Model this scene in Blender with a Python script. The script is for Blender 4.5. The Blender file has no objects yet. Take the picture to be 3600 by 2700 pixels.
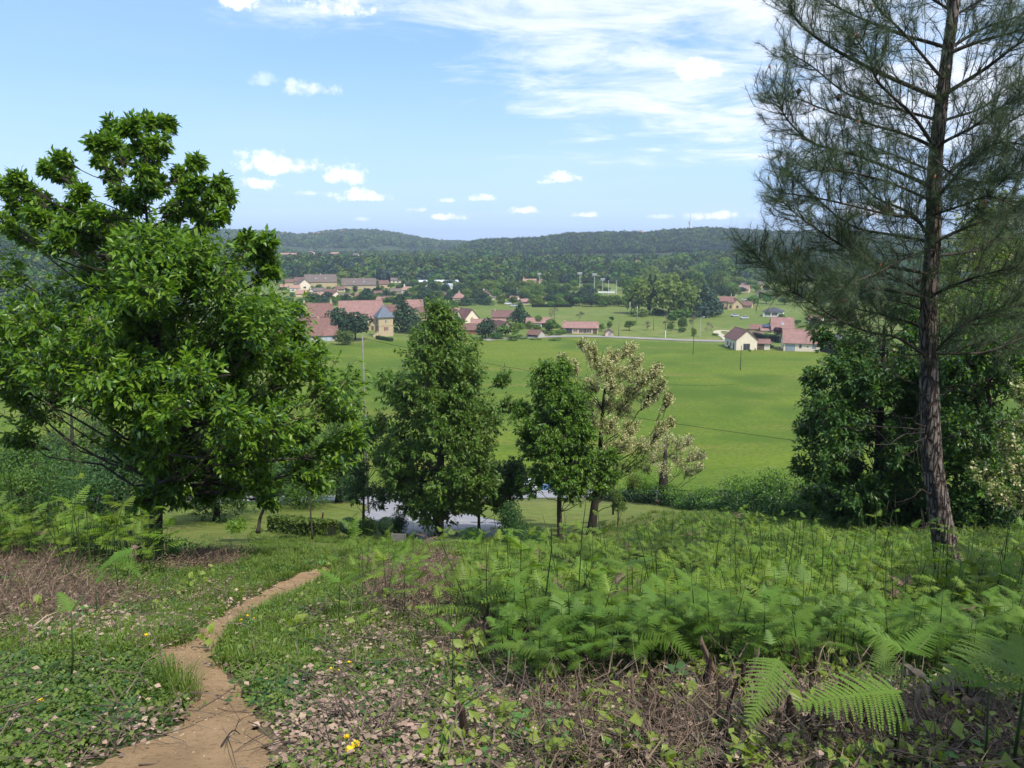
import bpy, math, random
import numpy as np
from mathutils import Vector, Matrix, Euler
R = math.radians
rng = np.random.default_rng(7)
random.seed(7)
scn = bpy.context.scene
COL = scn.collection

# ------------------------------------------------------------------ camera
F = 2717.5; CX = 1800.0; CY = 1350.0; PITCH = R(10.405); EYE = np.array([0.0, 0.0, 1.6])
cam_d = bpy.data.cameras.new('camera'); cam = bpy.data.objects.new('camera', cam_d); COL.objects.link(cam)
cam.location = EYE; cam.rotation_euler = (R(90) - PITCH, 0, 0)
cam_d.sensor_width = 36; cam_d.lens = F / 3600 * 36; cam_d.clip_start = 0.05; cam_d.clip_end = 12000
scn.camera = cam

# ------------------------------------------------------------------ light and exposure
SUN_EL, SUN_AZ = R(56), R(140)        # azimuth measured from +Y towards +X
sd = Vector((math.sin(SUN_AZ) * math.cos(SUN_EL), math.cos(SUN_AZ) * math.cos(SUN_EL), math.sin(SUN_EL)))
sun_d = bpy.data.lights.new('sun', 'SUN'); sun_d.energy = 4.1; sun_d.angle = R(0.6); sun_d.color = (1.0, 0.955, 0.88)
sun = bpy.data.objects.new('sun', sun_d); COL.objects.link(sun); sun.rotation_euler = sd.to_track_quat('Z', 'Y').to_euler()
scn.view_settings.view_transform = 'Standard'; scn.view_settings.look = 'None'
scn.view_settings.exposure = 0.5; scn.view_settings.gamma = 1.0; scn.view_settings.use_curve_mapping = False
cy = scn.cycles
cy.max_bounces = 7; cy.diffuse_bounces = 3; cy.glossy_bounces = 2; cy.transmission_bounces = 4; cy.volume_bounces = 0
cy.transparent_max_bounces = 6; cy.use_denoising = True; cy.caustics_reflective = False; cy.caustics_refractive = False
cy.sample_clamp_indirect = 6

world = bpy.data.worlds.new('World'); scn.world = world; world.use_nodes = True
def src_azel(su, sv):
    d = ray(su, sv); return math.atan2(d[0], d[1]), math.asin(d[2])
def ray(su, sv):
    cx_, cy_ = (su - CX) / F, (CY - sv) / F
    c, s = math.cos(PITCH), math.sin(PITCH)
    d = np.array([cx_, c + s * cy_, -s + c * cy_]); return d / np.linalg.norm(d)

def build_sky():
    nt = world.node_tree; N = nt.nodes; L = nt.links; N.clear()
    def nd(t, **k):
        n = N.new(t)
        for a, b in k.items(): setattr(n, a, b)
        return n
    def val(x, sock):
        if isinstance(x, (int, float)): sock.default_value = x
        else: L.new(x, sock)
    def m(op, a, b=None, c=None, clamp=False):
        n = nd('ShaderNodeMath', operation=op, use_clamp=clamp); val(a, n.inputs[0])
        if b is not None: val(b, n.inputs[1])
        if c is not None: val(c, n.inputs[2])
        return n.outputs[0]
    def ramp(x, lo, hi):
        n = nd('ShaderNodeMapRange', interpolation_type='SMOOTHSTEP'); val(x, n.inputs['Value'])
        n.inputs['From Min'].default_value = lo; n.inputs['From Max'].default_value = hi; return n.outputs['Result']
    tc = nd('ShaderNodeTexCoord').outputs['Generated']
    sep = nd('ShaderNodeSeparateXYZ'); L.new(tc, sep.inputs[0]); x, y, z = sep.outputs
    az = m('ARCTAN2', x, y); el = m('ARCSINE', z)
    sky = nd('ShaderNodeTexSky', sky_type='NISHITA'); sky.sun_disc = False
    sky.sun_elevation = SUN_EL; sky.sun_rotation = SUN_AZ; sky.air_density = 1.0; sky.dust_density = 0.4; sky.ozone_density = 2.2; sky.altitude = 200
    # small clouds low in the sky, in azimuth / elevation
    comb = nd('ShaderNodeCombineXYZ'); L.new(az, comb.inputs[0]); L.new(el, comb.inputs[1])
    ns = nd('ShaderNodeTexNoise'); L.new(comb.outputs[0], ns.inputs['Vector']); ns.inputs['Scale'].default_value = 55; ns.inputs['Detail'].default_value = 8; ns.inputs['Roughness'].default_value = 0.66
    nb = nd('ShaderNodeTexNoise'); L.new(comb.outputs[0], nb.inputs['Vector']); nb.inputs['Scale'].default_value = 16; nb.inputs['Detail'].default_value = 2
    nz = m('ADD', m('MULTIPLY', m('SUBTRACT', ns.outputs['Fac'], 0.5), 2.3), m('MULTIPLY', m('SUBTRACT', nb.outputs['Fac'], 0.5), 1.6))
    CL = [(1010, 585, 200, 52, 1.0), (1215, 625, 95, 36, .9), (895, 648, 90, 26, 1.0), (1295, 695, 120, 32, 1.0), (1990, 625, 85, 32, 1.0), (1930, 640, 40, 16, .7),
          (1700, 698, 62, 18, .7), (1575, 765, 62, 17, .9), (1835, 742, 85, 19, .9), (2065, 756, 60, 14, .8), (1570, 706, 34, 10, .5), (1460, 738, 45, 12, .5),
          (2530, 760, 120, 22, .75), (1080, 680, 50, 12, .4), (1270, 772, 40, 10, .4), (1100, 320, 110, 34, .55), (920, 285, 60, 30, .3), (2445, 250, 95, 40, .75),
          (830, 10, 90, 45, .95), (1190, 25, 170, 48, .75), (2320, 762, 50, 12, .4), (3080, 740, 150, 32, .7), (-500, 600, 220, 50, .9), (4100, 620, 260, 50, .9)]
    tot = None; under = None
    for cx_, cyy, rx, ry, op in CL:
        a0, e0 = src_azel(cx_, cyy)
        du = m('MULTIPLY', m('SUBTRACT', az, a0), F / rx)
        de = m('SUBTRACT', el, e0)
        dv = m('ADD', m('MULTIPLY', m('MAXIMUM', de, 0.0), F / ry), m('MULTIPLY', m('MINIMUM', de, 0.0), F / (ry * .62)))
        r2 = m('SQRT', m('ADD', m('MULTIPLY', du, du), m('MULTIPLY', dv, dv)))
        v = m('ADD', m('SUBTRACT', 1.02, r2), nz)
        s = m('MULTIPLY', ramp(v, 0.05, 0.80), op)
        s = m('MULTIPLY', s, ramp(r2, 1.75, 1.2))
        tot = s if tot is None else m('MAXIMUM', tot, s)
    # high thin cloud sheet, on a plane far above
    iz = m('DIVIDE', 1.0, m('MAXIMUM', m('ADD', z, 0.06), 0.03))
    pl = nd('ShaderNodeCombineXYZ'); L.new(m('MULTIPLY', x, iz), pl.inputs[0]); L.new(m('MULTIPLY', y, iz), pl.inputs[1])
    mp = nd('ShaderNodeMapping'); mp.inputs['Rotation'].default_value = (0, 0, R(-20)); mp.inputs['Scale'].default_value = (0.8, 1.0, 1); L.new(pl.outputs[0], mp.inputs[0])
    n2 = nd('ShaderNodeTexNoise'); L.new(mp.outputs[0], n2.inputs['Vector']); n2.inputs['Scale'].default_value = 1.9; n2.inputs['Detail'].default_value = 10; n2.inputs['Roughness'].default_value = 0.66; n2.inputs['Distortion'].default_value = 0.5
    n3 = nd('ShaderNodeTexNoise'); L.new(mp.outputs[0], n3.inputs['Vector']); n3.inputs['Scale'].default_value = 0.55; n3.inputs['Detail'].default_value = 3
    # sheet covers the sky above a slanting line that drops to the right
    s_line = m('ADD', m('MULTIPLY', m('SUBTRACT', az, src_azel(1500, 0)[0]), 0.34), m('SUBTRACT', el, src_azel(1500, 150)[1]))
    cov = m('ADD', m('MULTIPLY', ramp(s_line, -0.13, 0.10), 0.66), m('MULTIPLY', m('SUBTRACT', n3.outputs['Fac'], 0.5), 0.9))
    cir = ramp(m('ADD', cov, m('MULTIPLY', m('SUBTRACT', n2.outputs['Fac'], 0.60), 1.9)), 0.02, 0.62)
    cir = m('MULTIPLY', m('MULTIPLY', cir, ramp(el, 0.045, 0.12)), ramp(s_line, -0.15, -0.05))
    veil = m('MULTIPLY', ramp(n3.outputs['Fac'], 0.4, 0.8), 0.10)
    def mixc(f, a, b):
        n = nd('ShaderNodeMix', data_type='RGBA'); val(f, n.inputs[0])
        (L.new(a, n.inputs[6]) if not isinstance(a, tuple) else setattr(n.inputs[6], 'default_value', a))
        (L.new(b, n.inputs[7]) if not isinstance(b, tuple) else setattr(n.inputs[7], 'default_value', b))
        return n.outputs[2]
    c = sky.outputs[0]
    low = ramp(el, 0.26, -0.02)
    c = mixc(m('MULTIPLY', low, SKY['low']), c, SKY['lowcol'])
    c = mixc(SKY['lift'], c, SKY['liftcol'])
    c = mixc(veil, c, (8.0, 8.2, 8.8, 1))
    c = mixc(m('MULTIPLY', cir, .70), c, mixc(n2.outputs['Fac'], (7.2, 7.5, 8.6, 1), (10.5, 10.5, 10.9, 1)))
    shade = mixc(ramp(m('ADD', ns.outputs['Fac'], m('MULTIPLY', nb.outputs['Fac'], .5)), 0.55, 0.9), (6.9, 7.3, 8.8, 1), (11.5, 11.4, 11.6, 1))
    c = mixc(m('MULTIPLY', tot, .92), c, shade)
    bg = nd('ShaderNodeBackground'); L.new(c, bg.inputs[0]); bg.inputs[1].default_value = SKY['strength']
    out = nd('ShaderNodeOutputWorld'); L.new(bg.outputs[0], out.inputs[0])
HAZE = 0.00018
SKY = dict(low=.75, lowcol=(6.0, 6.9, 9.6, 1), lift=.45, liftcol=(3.2, 6.1, 10.6, 1), strength=0.1)
build_sky()
world.cycles.sampling_method = 'MANUAL'; world.cycles.sample_map_resolution = 512

# ------------------------------------------------------------------ terrain function
def sst(a, b, x):
    t = np.clip((x - a) / (b - a), 0, 1); return t * t * (3 - 2 * t)
PY = [-60, 0, 16, 24, 32, 40, 72, 90, 104, 118, 140]
PZ = [16, 0, -5.25, -8.6, -11.7, -14.4, -22.1, -28.4, -32.6, -34.2, -34.4]
RY = [-60, 0, 18, 38, 54, 72, 90, 104, 118, 140]
RZ = [16, 0, -5.76, -12.25, -17.7, -22.1, -28.4, -32.6, -34.2, -34.4]
def zskl(v, D, tree): return 1.6 + D * math.tan(math.atan((1350 - v) / F) - PITCH) - tree
AR = [(s - 1800) / F / 1.0167 for s in (1400, 1560, 1700, 1800, 1900, 2000, 2150, 2300, 2400, 2480, 2600, 2720, 2900, 3200, 3600, 4500)]
ZR = [zskl(v, 1600, 9) for v in (880, 856, 842, 838, 834, 820, 816, 812, 806, 800, 806, 813, 816, 826, 832, 830)]
AL = [(s - 1800) / F / 1.0167 for s in (-900, 0, 700, 800, 950, 1050, 1150, 1220, 1320, 1400, 1480, 1540, 1620, 1800, 3000)]
ZL = [zskl(v, 2600, 9) for v in (830, 815, 812, 815, 820, 830, 820, 814, 816, 827, 843, 851, 854, 858, 858)]
def hb(x, y):
    c = np.interp(y, PY, PZ); r = np.interp(y, RY, RZ)
    return c + (r - c) * sst(3, 9, x)
def bumps(x, y):
    return (.05 * np.sin(x * 1.9 + .7 * y) * np.sin(y * 1.3 - .4 * x + 1) + .07 * np.sin(x * .83 + 2) * np.cos(y * .71 + .3 * x)) * sst(60, 20, y)
def h(x, y):
    x = np.asarray(x, float); y = np.asarray(y, float)
    z = (hb(x, y - 1.5) + hb(x, y) * 2 + hb(x, y + 1.5)) / 4 + bumps(x, y)
    a = x / np.maximum(y, 50.)
    # wooded rise behind the village, the right hill, the left hill, the hill at the far left
    belt = -34.4 + sst(700, 900, y) * 9.5 + sst(650, 900, y) * sst(.1, .3, a) * 6
    hr = -34.4 + (np.interp(a, AR, ZR) + 34.4) * sst(930, 1600, y) ** .8 * sst(-.12, -.04, a) - sst(1600, 2400, y) * 50
    hl = -34.4 + (np.interp(a, AL, ZL) + 34.4) * sst(1350, 2600, y) ** .9 - sst(2600, 3600, y) * 80
    hn = -34.4 + 42 * sst(330, 650, y) * sst(-.50, -.62, a) - 0 * y
    far = np.maximum(np.maximum(belt - sst(1500, 2200, y) * 30, hr), np.maximum(hl, hn))
    return np.where(y > 300, np.maximum(far, -34.4), z)
def W(su, sv, Y):
    d = ray(su, sv); return EYE + d * (Y / d[1])
def G(su, sv):
    d = ray(su, sv); t = np.geomspace(1.5, 5000, 6000); p = EYE[:, None] + d[:, None] * t
    k = np.argmax(p[2] < h(p[0], p[1]) + 0.0)
    if k == 0: k = len(t) - 1
    t0, t1 = t[k - 1], t[k]
    for _ in range(14):
        tm = (t0 + t1) / 2; q = EYE + d * tm
        if q[2] < h(q[0], q[1]): t1 = tm
        else: t0 = tm
    return EYE + d * t1
def GXY(su, Y):          # ground point in the direction of column su, at depth Y
    d = ray(su, 1350); x = d[0] / d[1] * Y
    for _ in range(3):
        z = float(h(x, Y)); dz = Y * math.cos(PITCH) - (z - 1.6) * math.sin(PITCH); x = (su - CX) / F * dz
    return np.array([x, Y, float(h(x, Y))])
def pxm(p):              # photo pixels per metre at point p
    return F / ((p[1]) * math.cos(PITCH) - (p[2] - 1.6) * math.sin(PITCH))

# ------------------------------------------------------------------ object helpers
def tag(o, label=None, cat=None, group=None, kind=None):
    if label: o['label'] = label
    if cat: o['category'] = cat
    if group: o['group'] = group
    if kind: o['kind'] = kind
    return o
def link(name, data, parent=None, loc=None, rot=None, scale=None):
    o = bpy.data.objects.new(name, data); COL.objects.link(o)
    if parent is not None: o.parent = parent
    if loc is not None: o.location = loc
    if rot is not None: o.rotation_euler = rot
    if scale is not None: o.scale = scale if hasattr(scale, '__len__') else (scale,) * 3
    return o
def thing(name, label, cat, loc, rz=0, group=None):
    o = link(name, None, None, tuple(float(v) for v in loc), (0, 0, rz)); o.empty_display_size = .2
    return tag(o, label, cat, group)
def npmesh(name, V, Fc, mats, midx=None, smooth=False):
    V = np.asarray(V, np.float32); Fc = np.asarray(Fc, np.int32); k = Fc.shape[1]
    me = bpy.data.meshes.new(name); me.vertices.add(len(V)); me.vertices.foreach_set('co', V.ravel())
    me.loops.add(Fc.size); me.loops.foreach_set('vertex_index', Fc.ravel())
    me.polygons.add(len(Fc)); me.polygons.foreach_set('loop_start', np.arange(0, Fc.size, k, dtype=np.int32))
    me.polygons.foreach_set('loop_total', np.full(len(Fc), k, np.int32))
    for m_ in (mats if isinstance(mats, (list, tuple)) else [mats]): me.materials.append(m_)
    if midx is not None: me.polygons.foreach_set('material_index', np.asarray(midx, np.int32))
    me.polygons.foreach_set('use_smooth', np.full(len(Fc), smooth, bool))
    me.update(calc_edges=True); return me
class MB:
    """collects boxes, bars, tubes and prisms; build() links them as ONE mesh"""
    def __init__(s): s.v = []; s.f = []; s.m = []
    def add(s, vs, fs, mi=0):
        b = len(s.v); s.v += [tuple(map(float, v)) for v in vs]; s.f += [tuple(b + i for i in f) for f in fs]; s.m += [mi] * len(fs); return s
    def box(s, x0, x1, y0, y1, z0, z1, mi=0):
        return s.add([(x0, y0, z0), (x1, y0, z0), (x1, y1, z0), (x0, y1, z0), (x0, y0, z1), (x1, y0, z1), (x1, y1, z1), (x0, y1, z1)],
                     [(0, 3, 2, 1), (4, 5, 6, 7), (0, 1, 5, 4), (1, 2, 6, 5), (2, 3, 7, 6), (3, 0, 4, 7)], mi)
    def tube(s, pts, rad, n=6, mi=0, cap=True):
        pts = [np.asarray(p, float) for p in pts]; rad = rad if hasattr(rad, '__len__') else [rad] * len(pts)
        vs = []; fs = []
        for i, p in enumerate(pts):
            d = pts[min(i + 1, len(pts) - 1)] - pts[max(i - 1, 0)]; d = d / (np.linalg.norm(d) + 1e-9)
            a = np.cross(d, (0, 1, 0.3)); a /= np.linalg.norm(a) + 1e-9; b = np.cross(d, a)
            for k in range(n):
                t = 2 * math.pi * k / n; vs.append(p + (a * math.cos(t) + b * math.sin(t)) * rad[i])
        for i in range(len(pts) - 1):
            for k in range(n):
                fs.append((i * n + k, i * n + (k + 1) % n, (i + 1) * n + (k + 1) % n, (i + 1) * n + k))
        if cap: fs += [tuple(range(n))[::-1], tuple((len(pts) - 1) * n + k for k in range(n))]
        return s.add(vs, fs, mi)
    def mesh(s, name, mats, smooth=False):
        me = bpy.data.meshes.new(name); me.from_pydata(s.v, [], s.f)
        for m_ in (mats if isinstance(mats, (list, tuple)) else [mats]): me.materials.append(m_)
        me.polygons.foreach_set('material_index', s.m)
        if smooth: me.polygons.foreach_set('use_smooth', [True] * len(s.f))
        me.update(); return me
    def build(s, name, mats, parent=None, loc=None, smooth=False): return link(name, s.mesh(name, mats, smooth), parent, loc)
def batch(tv, tf, P, X, Y, Z, S):
    """stamp the template (tv, tf) at P with axes X, Y, Z and scales S (N or N,3)"""
    tv = np.asarray(tv, float); tf = np.asarray(tf, int); N = len(P)
    S = np.asarray(S, float); S = np.repeat(S[:, None], 3, 1) if S.ndim == 1 else S
    V = P[:, None, :] + (tv[None, :, 0, None] * S[:, None, 0, None]) * X[:, None, :] + (tv[None, :, 1, None] * S[:, None, 1, None]) * Y[:, None, :] + (tv[None, :, 2, None] * S[:, None, 2, None]) * Z[:, None, :]
    Fc = tf[None] + (np.arange(N) * len(tv))[:, None, None]
    return V.reshape(-1, 3), Fc.reshape(-1, tf.shape[1])
def nrm(a): return a / (np.linalg.norm(a, axis=-1, keepdims=True) + 1e-9)
def rdir(n, r=rng): return nrm(r.normal(size=(n, 3)))

# ------------------------------------------------------------------ materials
def newmat(name):
    m_ = bpy.data.materials.new(name); m_.use_nodes = True; nt = m_.node_tree; nt.nodes.clear(); return m_, nt
def c4(c): return (c[0], c[1], c[2], 1)
def pbsdf(nt, rough=.8, spec=.3):
    b = nt.nodes.new('ShaderNodeBsdfPrincipled'); b.inputs['Roughness'].default_value = rough; b.inputs['Specular IOR Level'].default_value = spec
    o = nt.nodes.new('ShaderNodeOutputMaterial'); nt.links.new(b.outputs[0], o.inputs[0]); return b, o
def nmix(nt, f, a, b, mode='MIX'):
    n = nt.nodes.new('ShaderNodeMix'); n.data_type = 'RGBA'; n.blend_type = mode
    for s_, v in ((n.inputs[0], f), (n.inputs[6], a), (n.inputs[7], b)):
        if isinstance(v, (int, float)): s_.default_value = v
        elif isinstance(v, tuple): s_.default_value = c4(v)
        else: nt.links.new(v, s_)
    return n.outputs[2]
def nramp(nt, x, lo, hi):
    n = nt.nodes.new('ShaderNodeMapRange'); n.interpolation_type = 'SMOOTHSTEP'; nt.links.new(x, n.inputs[0]); n.inputs[1].default_value = lo; n.inputs[2].default_value = hi; return n.outputs[0]
def nnoise(nt, scale, detail=4, rough=.55, vec=None, co='Object', dist=0, sc=None):
    tc = nt.nodes.new('ShaderNodeTexCoord') if vec is None else None
    v = tc.outputs[co] if vec is None else vec
    if sc is not None:
        mp = nt.nodes.new('ShaderNodeMapping'); mp.inputs['Scale'].default_value = sc; nt.links.new(v, mp.inputs[0]); v = mp.outputs[0]
    n = nt.nodes.new('ShaderNodeTexNoise'); nt.links.new(v, n.inputs['Vector']); n.inputs['Scale'].default_value = scale
    n.inputs['Detail'].default_value = detail; n.inputs['Roughness'].default_value = rough; n.inputs['Distortion'].default_value = dist; return n.outputs['Fac']
def nbump(nt, b, height, strength=.4, dist=.05):
    n = nt.nodes.new('ShaderNodeBump'); n.inputs['Strength'].default_value = strength; n.inputs['Distance'].default_value = dist
    nt.links.new(height, n.inputs['Height']); nt.links.new(n.outputs[0], b.inputs['Normal'])
def m_leaf(name, c1, c2, trans=.35, rough=.5, spec=.35, objrand=0.0, c3=None, tcol=None):
    m_, nt = newmat(name); b, o = pbsdf(nt, rough, spec)
    g = nt.nodes.new('ShaderNodeNewGeometry'); f = g.outputs['Random Per Island']
    col = nmix(nt, f, c1, c2)
    if c3: 
        col = nmix(nt, nramp(nt, nnoise(nt, 9.0, 2, co='Object'), .5, .7), col, c3)
    if objrand:
        oi = nt.nodes.new('ShaderNodeObjectInfo'); hs = nt.nodes.new('ShaderNodeHueSaturation')
        mr = nt.nodes.new('ShaderNodeMapRange'); nt.links.new(oi.outputs['Random'], mr.inputs[0]); mr.inputs[3].default_value = 1 - objrand; mr.inputs[4].default_value = 1 + objrand
        mh = nt.nodes.new('ShaderNodeMapRange'); w = nt.nodes.new('ShaderNodeTexWhiteNoise'); w.noise_dimensions = '1D'; nt.links.new(oi.outputs['Random'], w.inputs['W'])
        nt.links.new(w.outputs['Value'], mh.inputs[0]); mh.inputs[3].default_value = .5 - objrand * .07; mh.inputs[4].default_value = .5 + objrand * .07
        nt.links.new(mh.outputs[0], hs.inputs['Hue']); nt.links.new(mr.outputs[0], hs.inputs['Value']); nt.links.new(col, hs.inputs['Color']); col = hs.outputs[0]
    nt.links.new(col, b.inputs['Base Color'])
    if trans:
        t = nt.nodes.new('ShaderNodeBsdfTranslucent'); tc = nmix(nt, 1.0, col, tcol or (1.5, 1.5, .7), 'MULTIPLY'); nt.links.new(tc, t.inputs[0])
        mx = nt.nodes.new('ShaderNodeMixShader'); mx.inputs[0].default_value = trans
        nt.links.new(b.outputs[0], mx.inputs[1]); nt.links.new(t.outputs[0], mx.inputs[2]); nt.links.new(mx.outputs[0], o.inputs[0])
    return m_
def m_plain(name, c1, c2=None, scale=3, rough=.85, bump=.0, bscale=None, spec=.25, sc=None, detail=5, co='Object', bd=.03, objrand=0):
    m_, nt = newmat(name); b, o = pbsdf(nt, rough, spec)
    n = nnoise(nt, scale, detail, .6, co=co, sc=sc); col = nmix(nt, nramp(nt, n, .3, .7), c1, c2 or tuple(v * .8 for v in c1))
    if objrand:
        oi = nt.nodes.new('ShaderNodeObjectInfo'); mr = nt.nodes.new('ShaderNodeMapRange'); nt.links.new(oi.outputs['Random'], mr.inputs[0]); mr.inputs[3].default_value = 1 - objrand; mr.inputs[4].default_value = 1 + objrand
        hs = nt.nodes.new('ShaderNodeHueSaturation'); nt.links.new(mr.outputs[0], hs.inputs['Value']); nt.links.new(col, hs.inputs['Color']); col = hs.outputs[0]
    nt.links.new(col, b.inputs['Base Color'])
    if bump: nbump(nt, b, nnoise(nt, bscale or scale * 4, 5, .65, co=co, sc=sc), bump, bd)
    return m_
# ================================================================== THE SETTING
def m_ground():
    m_, nt = newmat('forest_floor_and_meadow'); b, o = pbsdf(nt, .95, .1)
    g = nt.nodes.new('ShaderNodeNewGeometry'); sp = nt.nodes.new('ShaderNodeSeparateXYZ'); nt.links.new(g.outputs['Position'], sp.inputs[0]); P = g.outputs['Position']
    n1 = nnoise(nt, .55, 5, .6, P); n2 = nnoise(nt, 5, 6, .7, P); n3 = nnoise(nt, 38, 4, .7, P); n4 = nnoise(nt, .02, 4, .6, P)
    soil = nmix(nt, nramp(nt, n3, .3, .7), (.060, .040, .025), (.16, .115, .075))
    moss = nmix(nt, nramp(nt, n2, .3, .7), (.040, .055, .018), (.085, .105, .032))
    near = nmix(nt, nramp(nt, n1, .40, .58), soil, moss)
    mead = nmix(nt, nramp(nt, n4, .35, .65), (.105, .140, .028), (.165, .175, .052))
    mead = nmix(nt, nramp(nt, nnoise(nt, .25, 5, .7, P), .35, .7), mead, (.075, .125, .025))
    c = nmix(nt, nramp(nt, sp.outputs[1], 14, 30), near, nmix(nt, nramp(nt, n2, .3, .7), (.085, .105, .03), (.12, .13, .045)))
    c = nmix(nt, nramp(nt, sp.outputs[1], 60, 90), c, mead)
    c = nmix(nt, nramp(nt, sp.outputs[1], 640, 760), c, (.035, .055, .022))
    nt.links.new(c, b.inputs['Base Color']); nbump(nt, b, n3, .5, .03); return m_
def sheet(name, P0, P1, mat, lift):     # P0, P1: lists of (x, y) of two edges, same length
    n = len(P0); k = 10; V = []
    for a, c in zip(P0, P1):
        for j in range(k + 1):
            t = j / k; x = a[0] + (c[0] - a[0]) * t; y = a[1] + (c[1] - a[1]) * t; V.append((x, y, float(h(x, y)) + lift))
    Fc = [(i * (k + 1) + j, i * (k + 1) + j + 1, (i + 1) * (k + 1) + j + 1, (i + 1) * (k + 1) + j) for i in range(n - 1) for j in range(k)]
    return tag(link(name, npmesh(name, V, Fc, mat, smooth=True)), kind='structure')
def catmull(P, per=8):
    P = [np.asarray(p, float) for p in P]; P = [2 * P[0] - P[1]] + P + [2 * P[-1] - P[-2]]; out = []
    for i in range(1, len(P) - 2):
        for t in np.arange(0, 1, 1 / per):
            a, b_, c, d = P[i - 1:i + 3]; out.append(.5 * ((2 * b_) + (-a + c) * t + (2 * a - 5 * b_ + 4 * c - d) * t * t + (-a + 3 * b_ - 3 * c + d) * t ** 3))
    return out + [P[-2]]

# ground: one sheet, fine near the path, coarse far away
ys = np.concatenate([np.arange(-30, 46, .22), np.arange(46, 130, 1.5), np.geomspace(130, 620, 60), np.geomspace(640, 5200, 110)])
ss = np.concatenate([-np.geomspace(1, .012, 130)[:-1] * 1, np.linspace(-.012, .012, 5), np.geomspace(.012, 1, 130)[1:]])
ss = np.linspace(-1, 1, 300)
YY, SS = np.meshgrid(ys, ss, indexing='ij'); XX = SS * (32 + np.maximum(YY, 0) * 1.0)
ZZ = h(XX, YY); nx = len(ss); V = np.stack([XX, YY, ZZ], -1).reshape(-1, 3)
ii, jj = np.meshgrid(np.arange(len(ys) - 1), np.arange(nx - 1), indexing='ij'); b0 = (ii * nx + jj).ravel()
tag(link('ground', npmesh('ground', V, np.stack([b0, b0 + 1, b0 + nx + 1, b0 + nx], 1), m_ground(), smooth=True)), kind='structure')

def m_field(name, ca, cb, cc, patch=None):
    m_, nt = newmat(name); b, o = pbsdf(nt, .9, .15); g = nt.nodes.new('ShaderNodeNewGeometry'); P = g.outputs['Position']
    n1 = nnoise(nt, .012, 5, .6, P, sc=(1, 2.2, 1), dist=.5); n2 = nnoise(nt, .06, 6, .65, P, sc=(.35, 1.4, 1)); n3 = nnoise(nt, 1.2, 6, .7, P)
    c = nmix(nt, nramp(nt, n1, .38, .62), ca, cb); c = nmix(nt, nramp(nt, n2, .48, .68), c, cc); n5 = nnoise(nt, .35, 5, .7, P, sc=(.12, 1.6, 1)); c = nmix(nt, nramp(nt, n5, .52, .70), c, tuple(v * .72 for v in cb)); c = nmix(nt, nramp(nt, n3, .35, .75), c, tuple(v * .62 for v in ca)); n6 = nnoise(nt, .9, 6, .8, P, sc=(.5, 1.1, 1)); c = nmix(nt, nramp(nt, n6, .54, .72), c, (.175, .165, .055)); n7 = nnoise(nt, .045, 3, .5, P); c = nmix(nt, nramp(nt, n7, .50, .68), c, tuple(v * .78 for v in ca))
    if patch:
        c = nmix(nt, nramp(nt, nnoise(nt, 2.2, 5, .75, P), .50, .66), c, patch)
    nt.links.new(c, b.inputs['Base Color']); nbump(nt, b, n3, .6, .15); return m_
mf = m_field('field_green', (.070, .125, .006), (.122, .170, .010), (.160, .160, .026))
fl = [W(2900, 1240, 265)[:2]] 
# field edge: follows the road and gardens on the far side
far_edge = [G(su, sv)[:2] for su, sv in ((300, 1215), (900, 1208), (1180, 1212), (1350, 1196), (1500, 1198), (1750, 1190), (1960, 1188), (2100, 1190), (2330, 1204), (2540, 1210), (2640, 1232), (2880, 1238), (2960, 1248), (3300, 1262))]
near_edge = [(-90, 92), (-50, 80), (-32, 76), (-24, 74), (-14, 73.5), (-4, 73.5), (6, 73), (12, 72.5), (20, 70.5), (28, 68), (34, 65), (42, 62), (60, 60), (90, 60)]
n = 60; T = np.linspace(0, 1, n)
fe = np.array(far_edge); ne = np.array(near_edge)
E0 = np.stack([np.interp(T, np.linspace(0, 1, len(ne)), ne[:, i]) for i in (0, 1)], 1); E1 = np.stack([np.interp(T, np.linspace(0, 1, len(fe)), fe[:, i]) for i in (0, 1)], 1)
k = 90; tt = np.linspace(0, 1, k + 1) ** 1.6
Vx = E0[:, None, 0] + (E1 - E0)[:, None, 0] * tt; Vy = E0[:, None, 1] + (E1 - E0)[:, None, 1] * tt
V = np.stack([Vx, Vy, h(Vx, Vy) + .10], -1).reshape(-1, 3)
ii, jj = np.meshgrid(np.arange(n - 1), np.arange(k), indexing='ij'); b0 = (ii * (k + 1) + jj).ravel()
tag(link('green_field', npmesh('green_field', V, np.stack([b0, b0 + 1, b0 + k + 2, b0 + k + 1], 1)[:, ::-1], mf, smooth=True)), kind='structure')
# lawn on the terrace below the bank
lawn_mat = m_field('lawn_grass', (.115, .155, .025), (.145, .170, .040), (.18, .165, .06))
tt = np.linspace(0, 1, 41)
xs = np.linspace(-34, 13, 70); VX, TT = np.meshgrid(xs, tt, indexing='ij')
y0 = np.interp(xs, [-34, -14, -6, 4, 13], [34, 29, 33, 33, 44]); y1 = np.interp(xs, [-34, -16, 0, 13], [62, 62, 62, 56])
VY = y0[:, None] + (y1 - y0)[:, None] * TT
V = np.stack([VX, VY, h(VX, VY) + .03], -1).reshape(-1, 3); ii, jj = np.meshgrid(np.arange(69), np.arange(40), indexing='ij'); b0 = (ii * 41 + jj).ravel()
tag(link('lawn', npmesh('lawn', V, np.stack([b0, b0 + 1, b0 + 42, b0 + 41], 1)[:, ::-1], lawn_mat, smooth=True)), kind='structure')

asphalt = m_plain('pale_asphalt', (.20, .20, .215), (.26, .255, .265), 1.5, .9, .3, 30)
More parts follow.
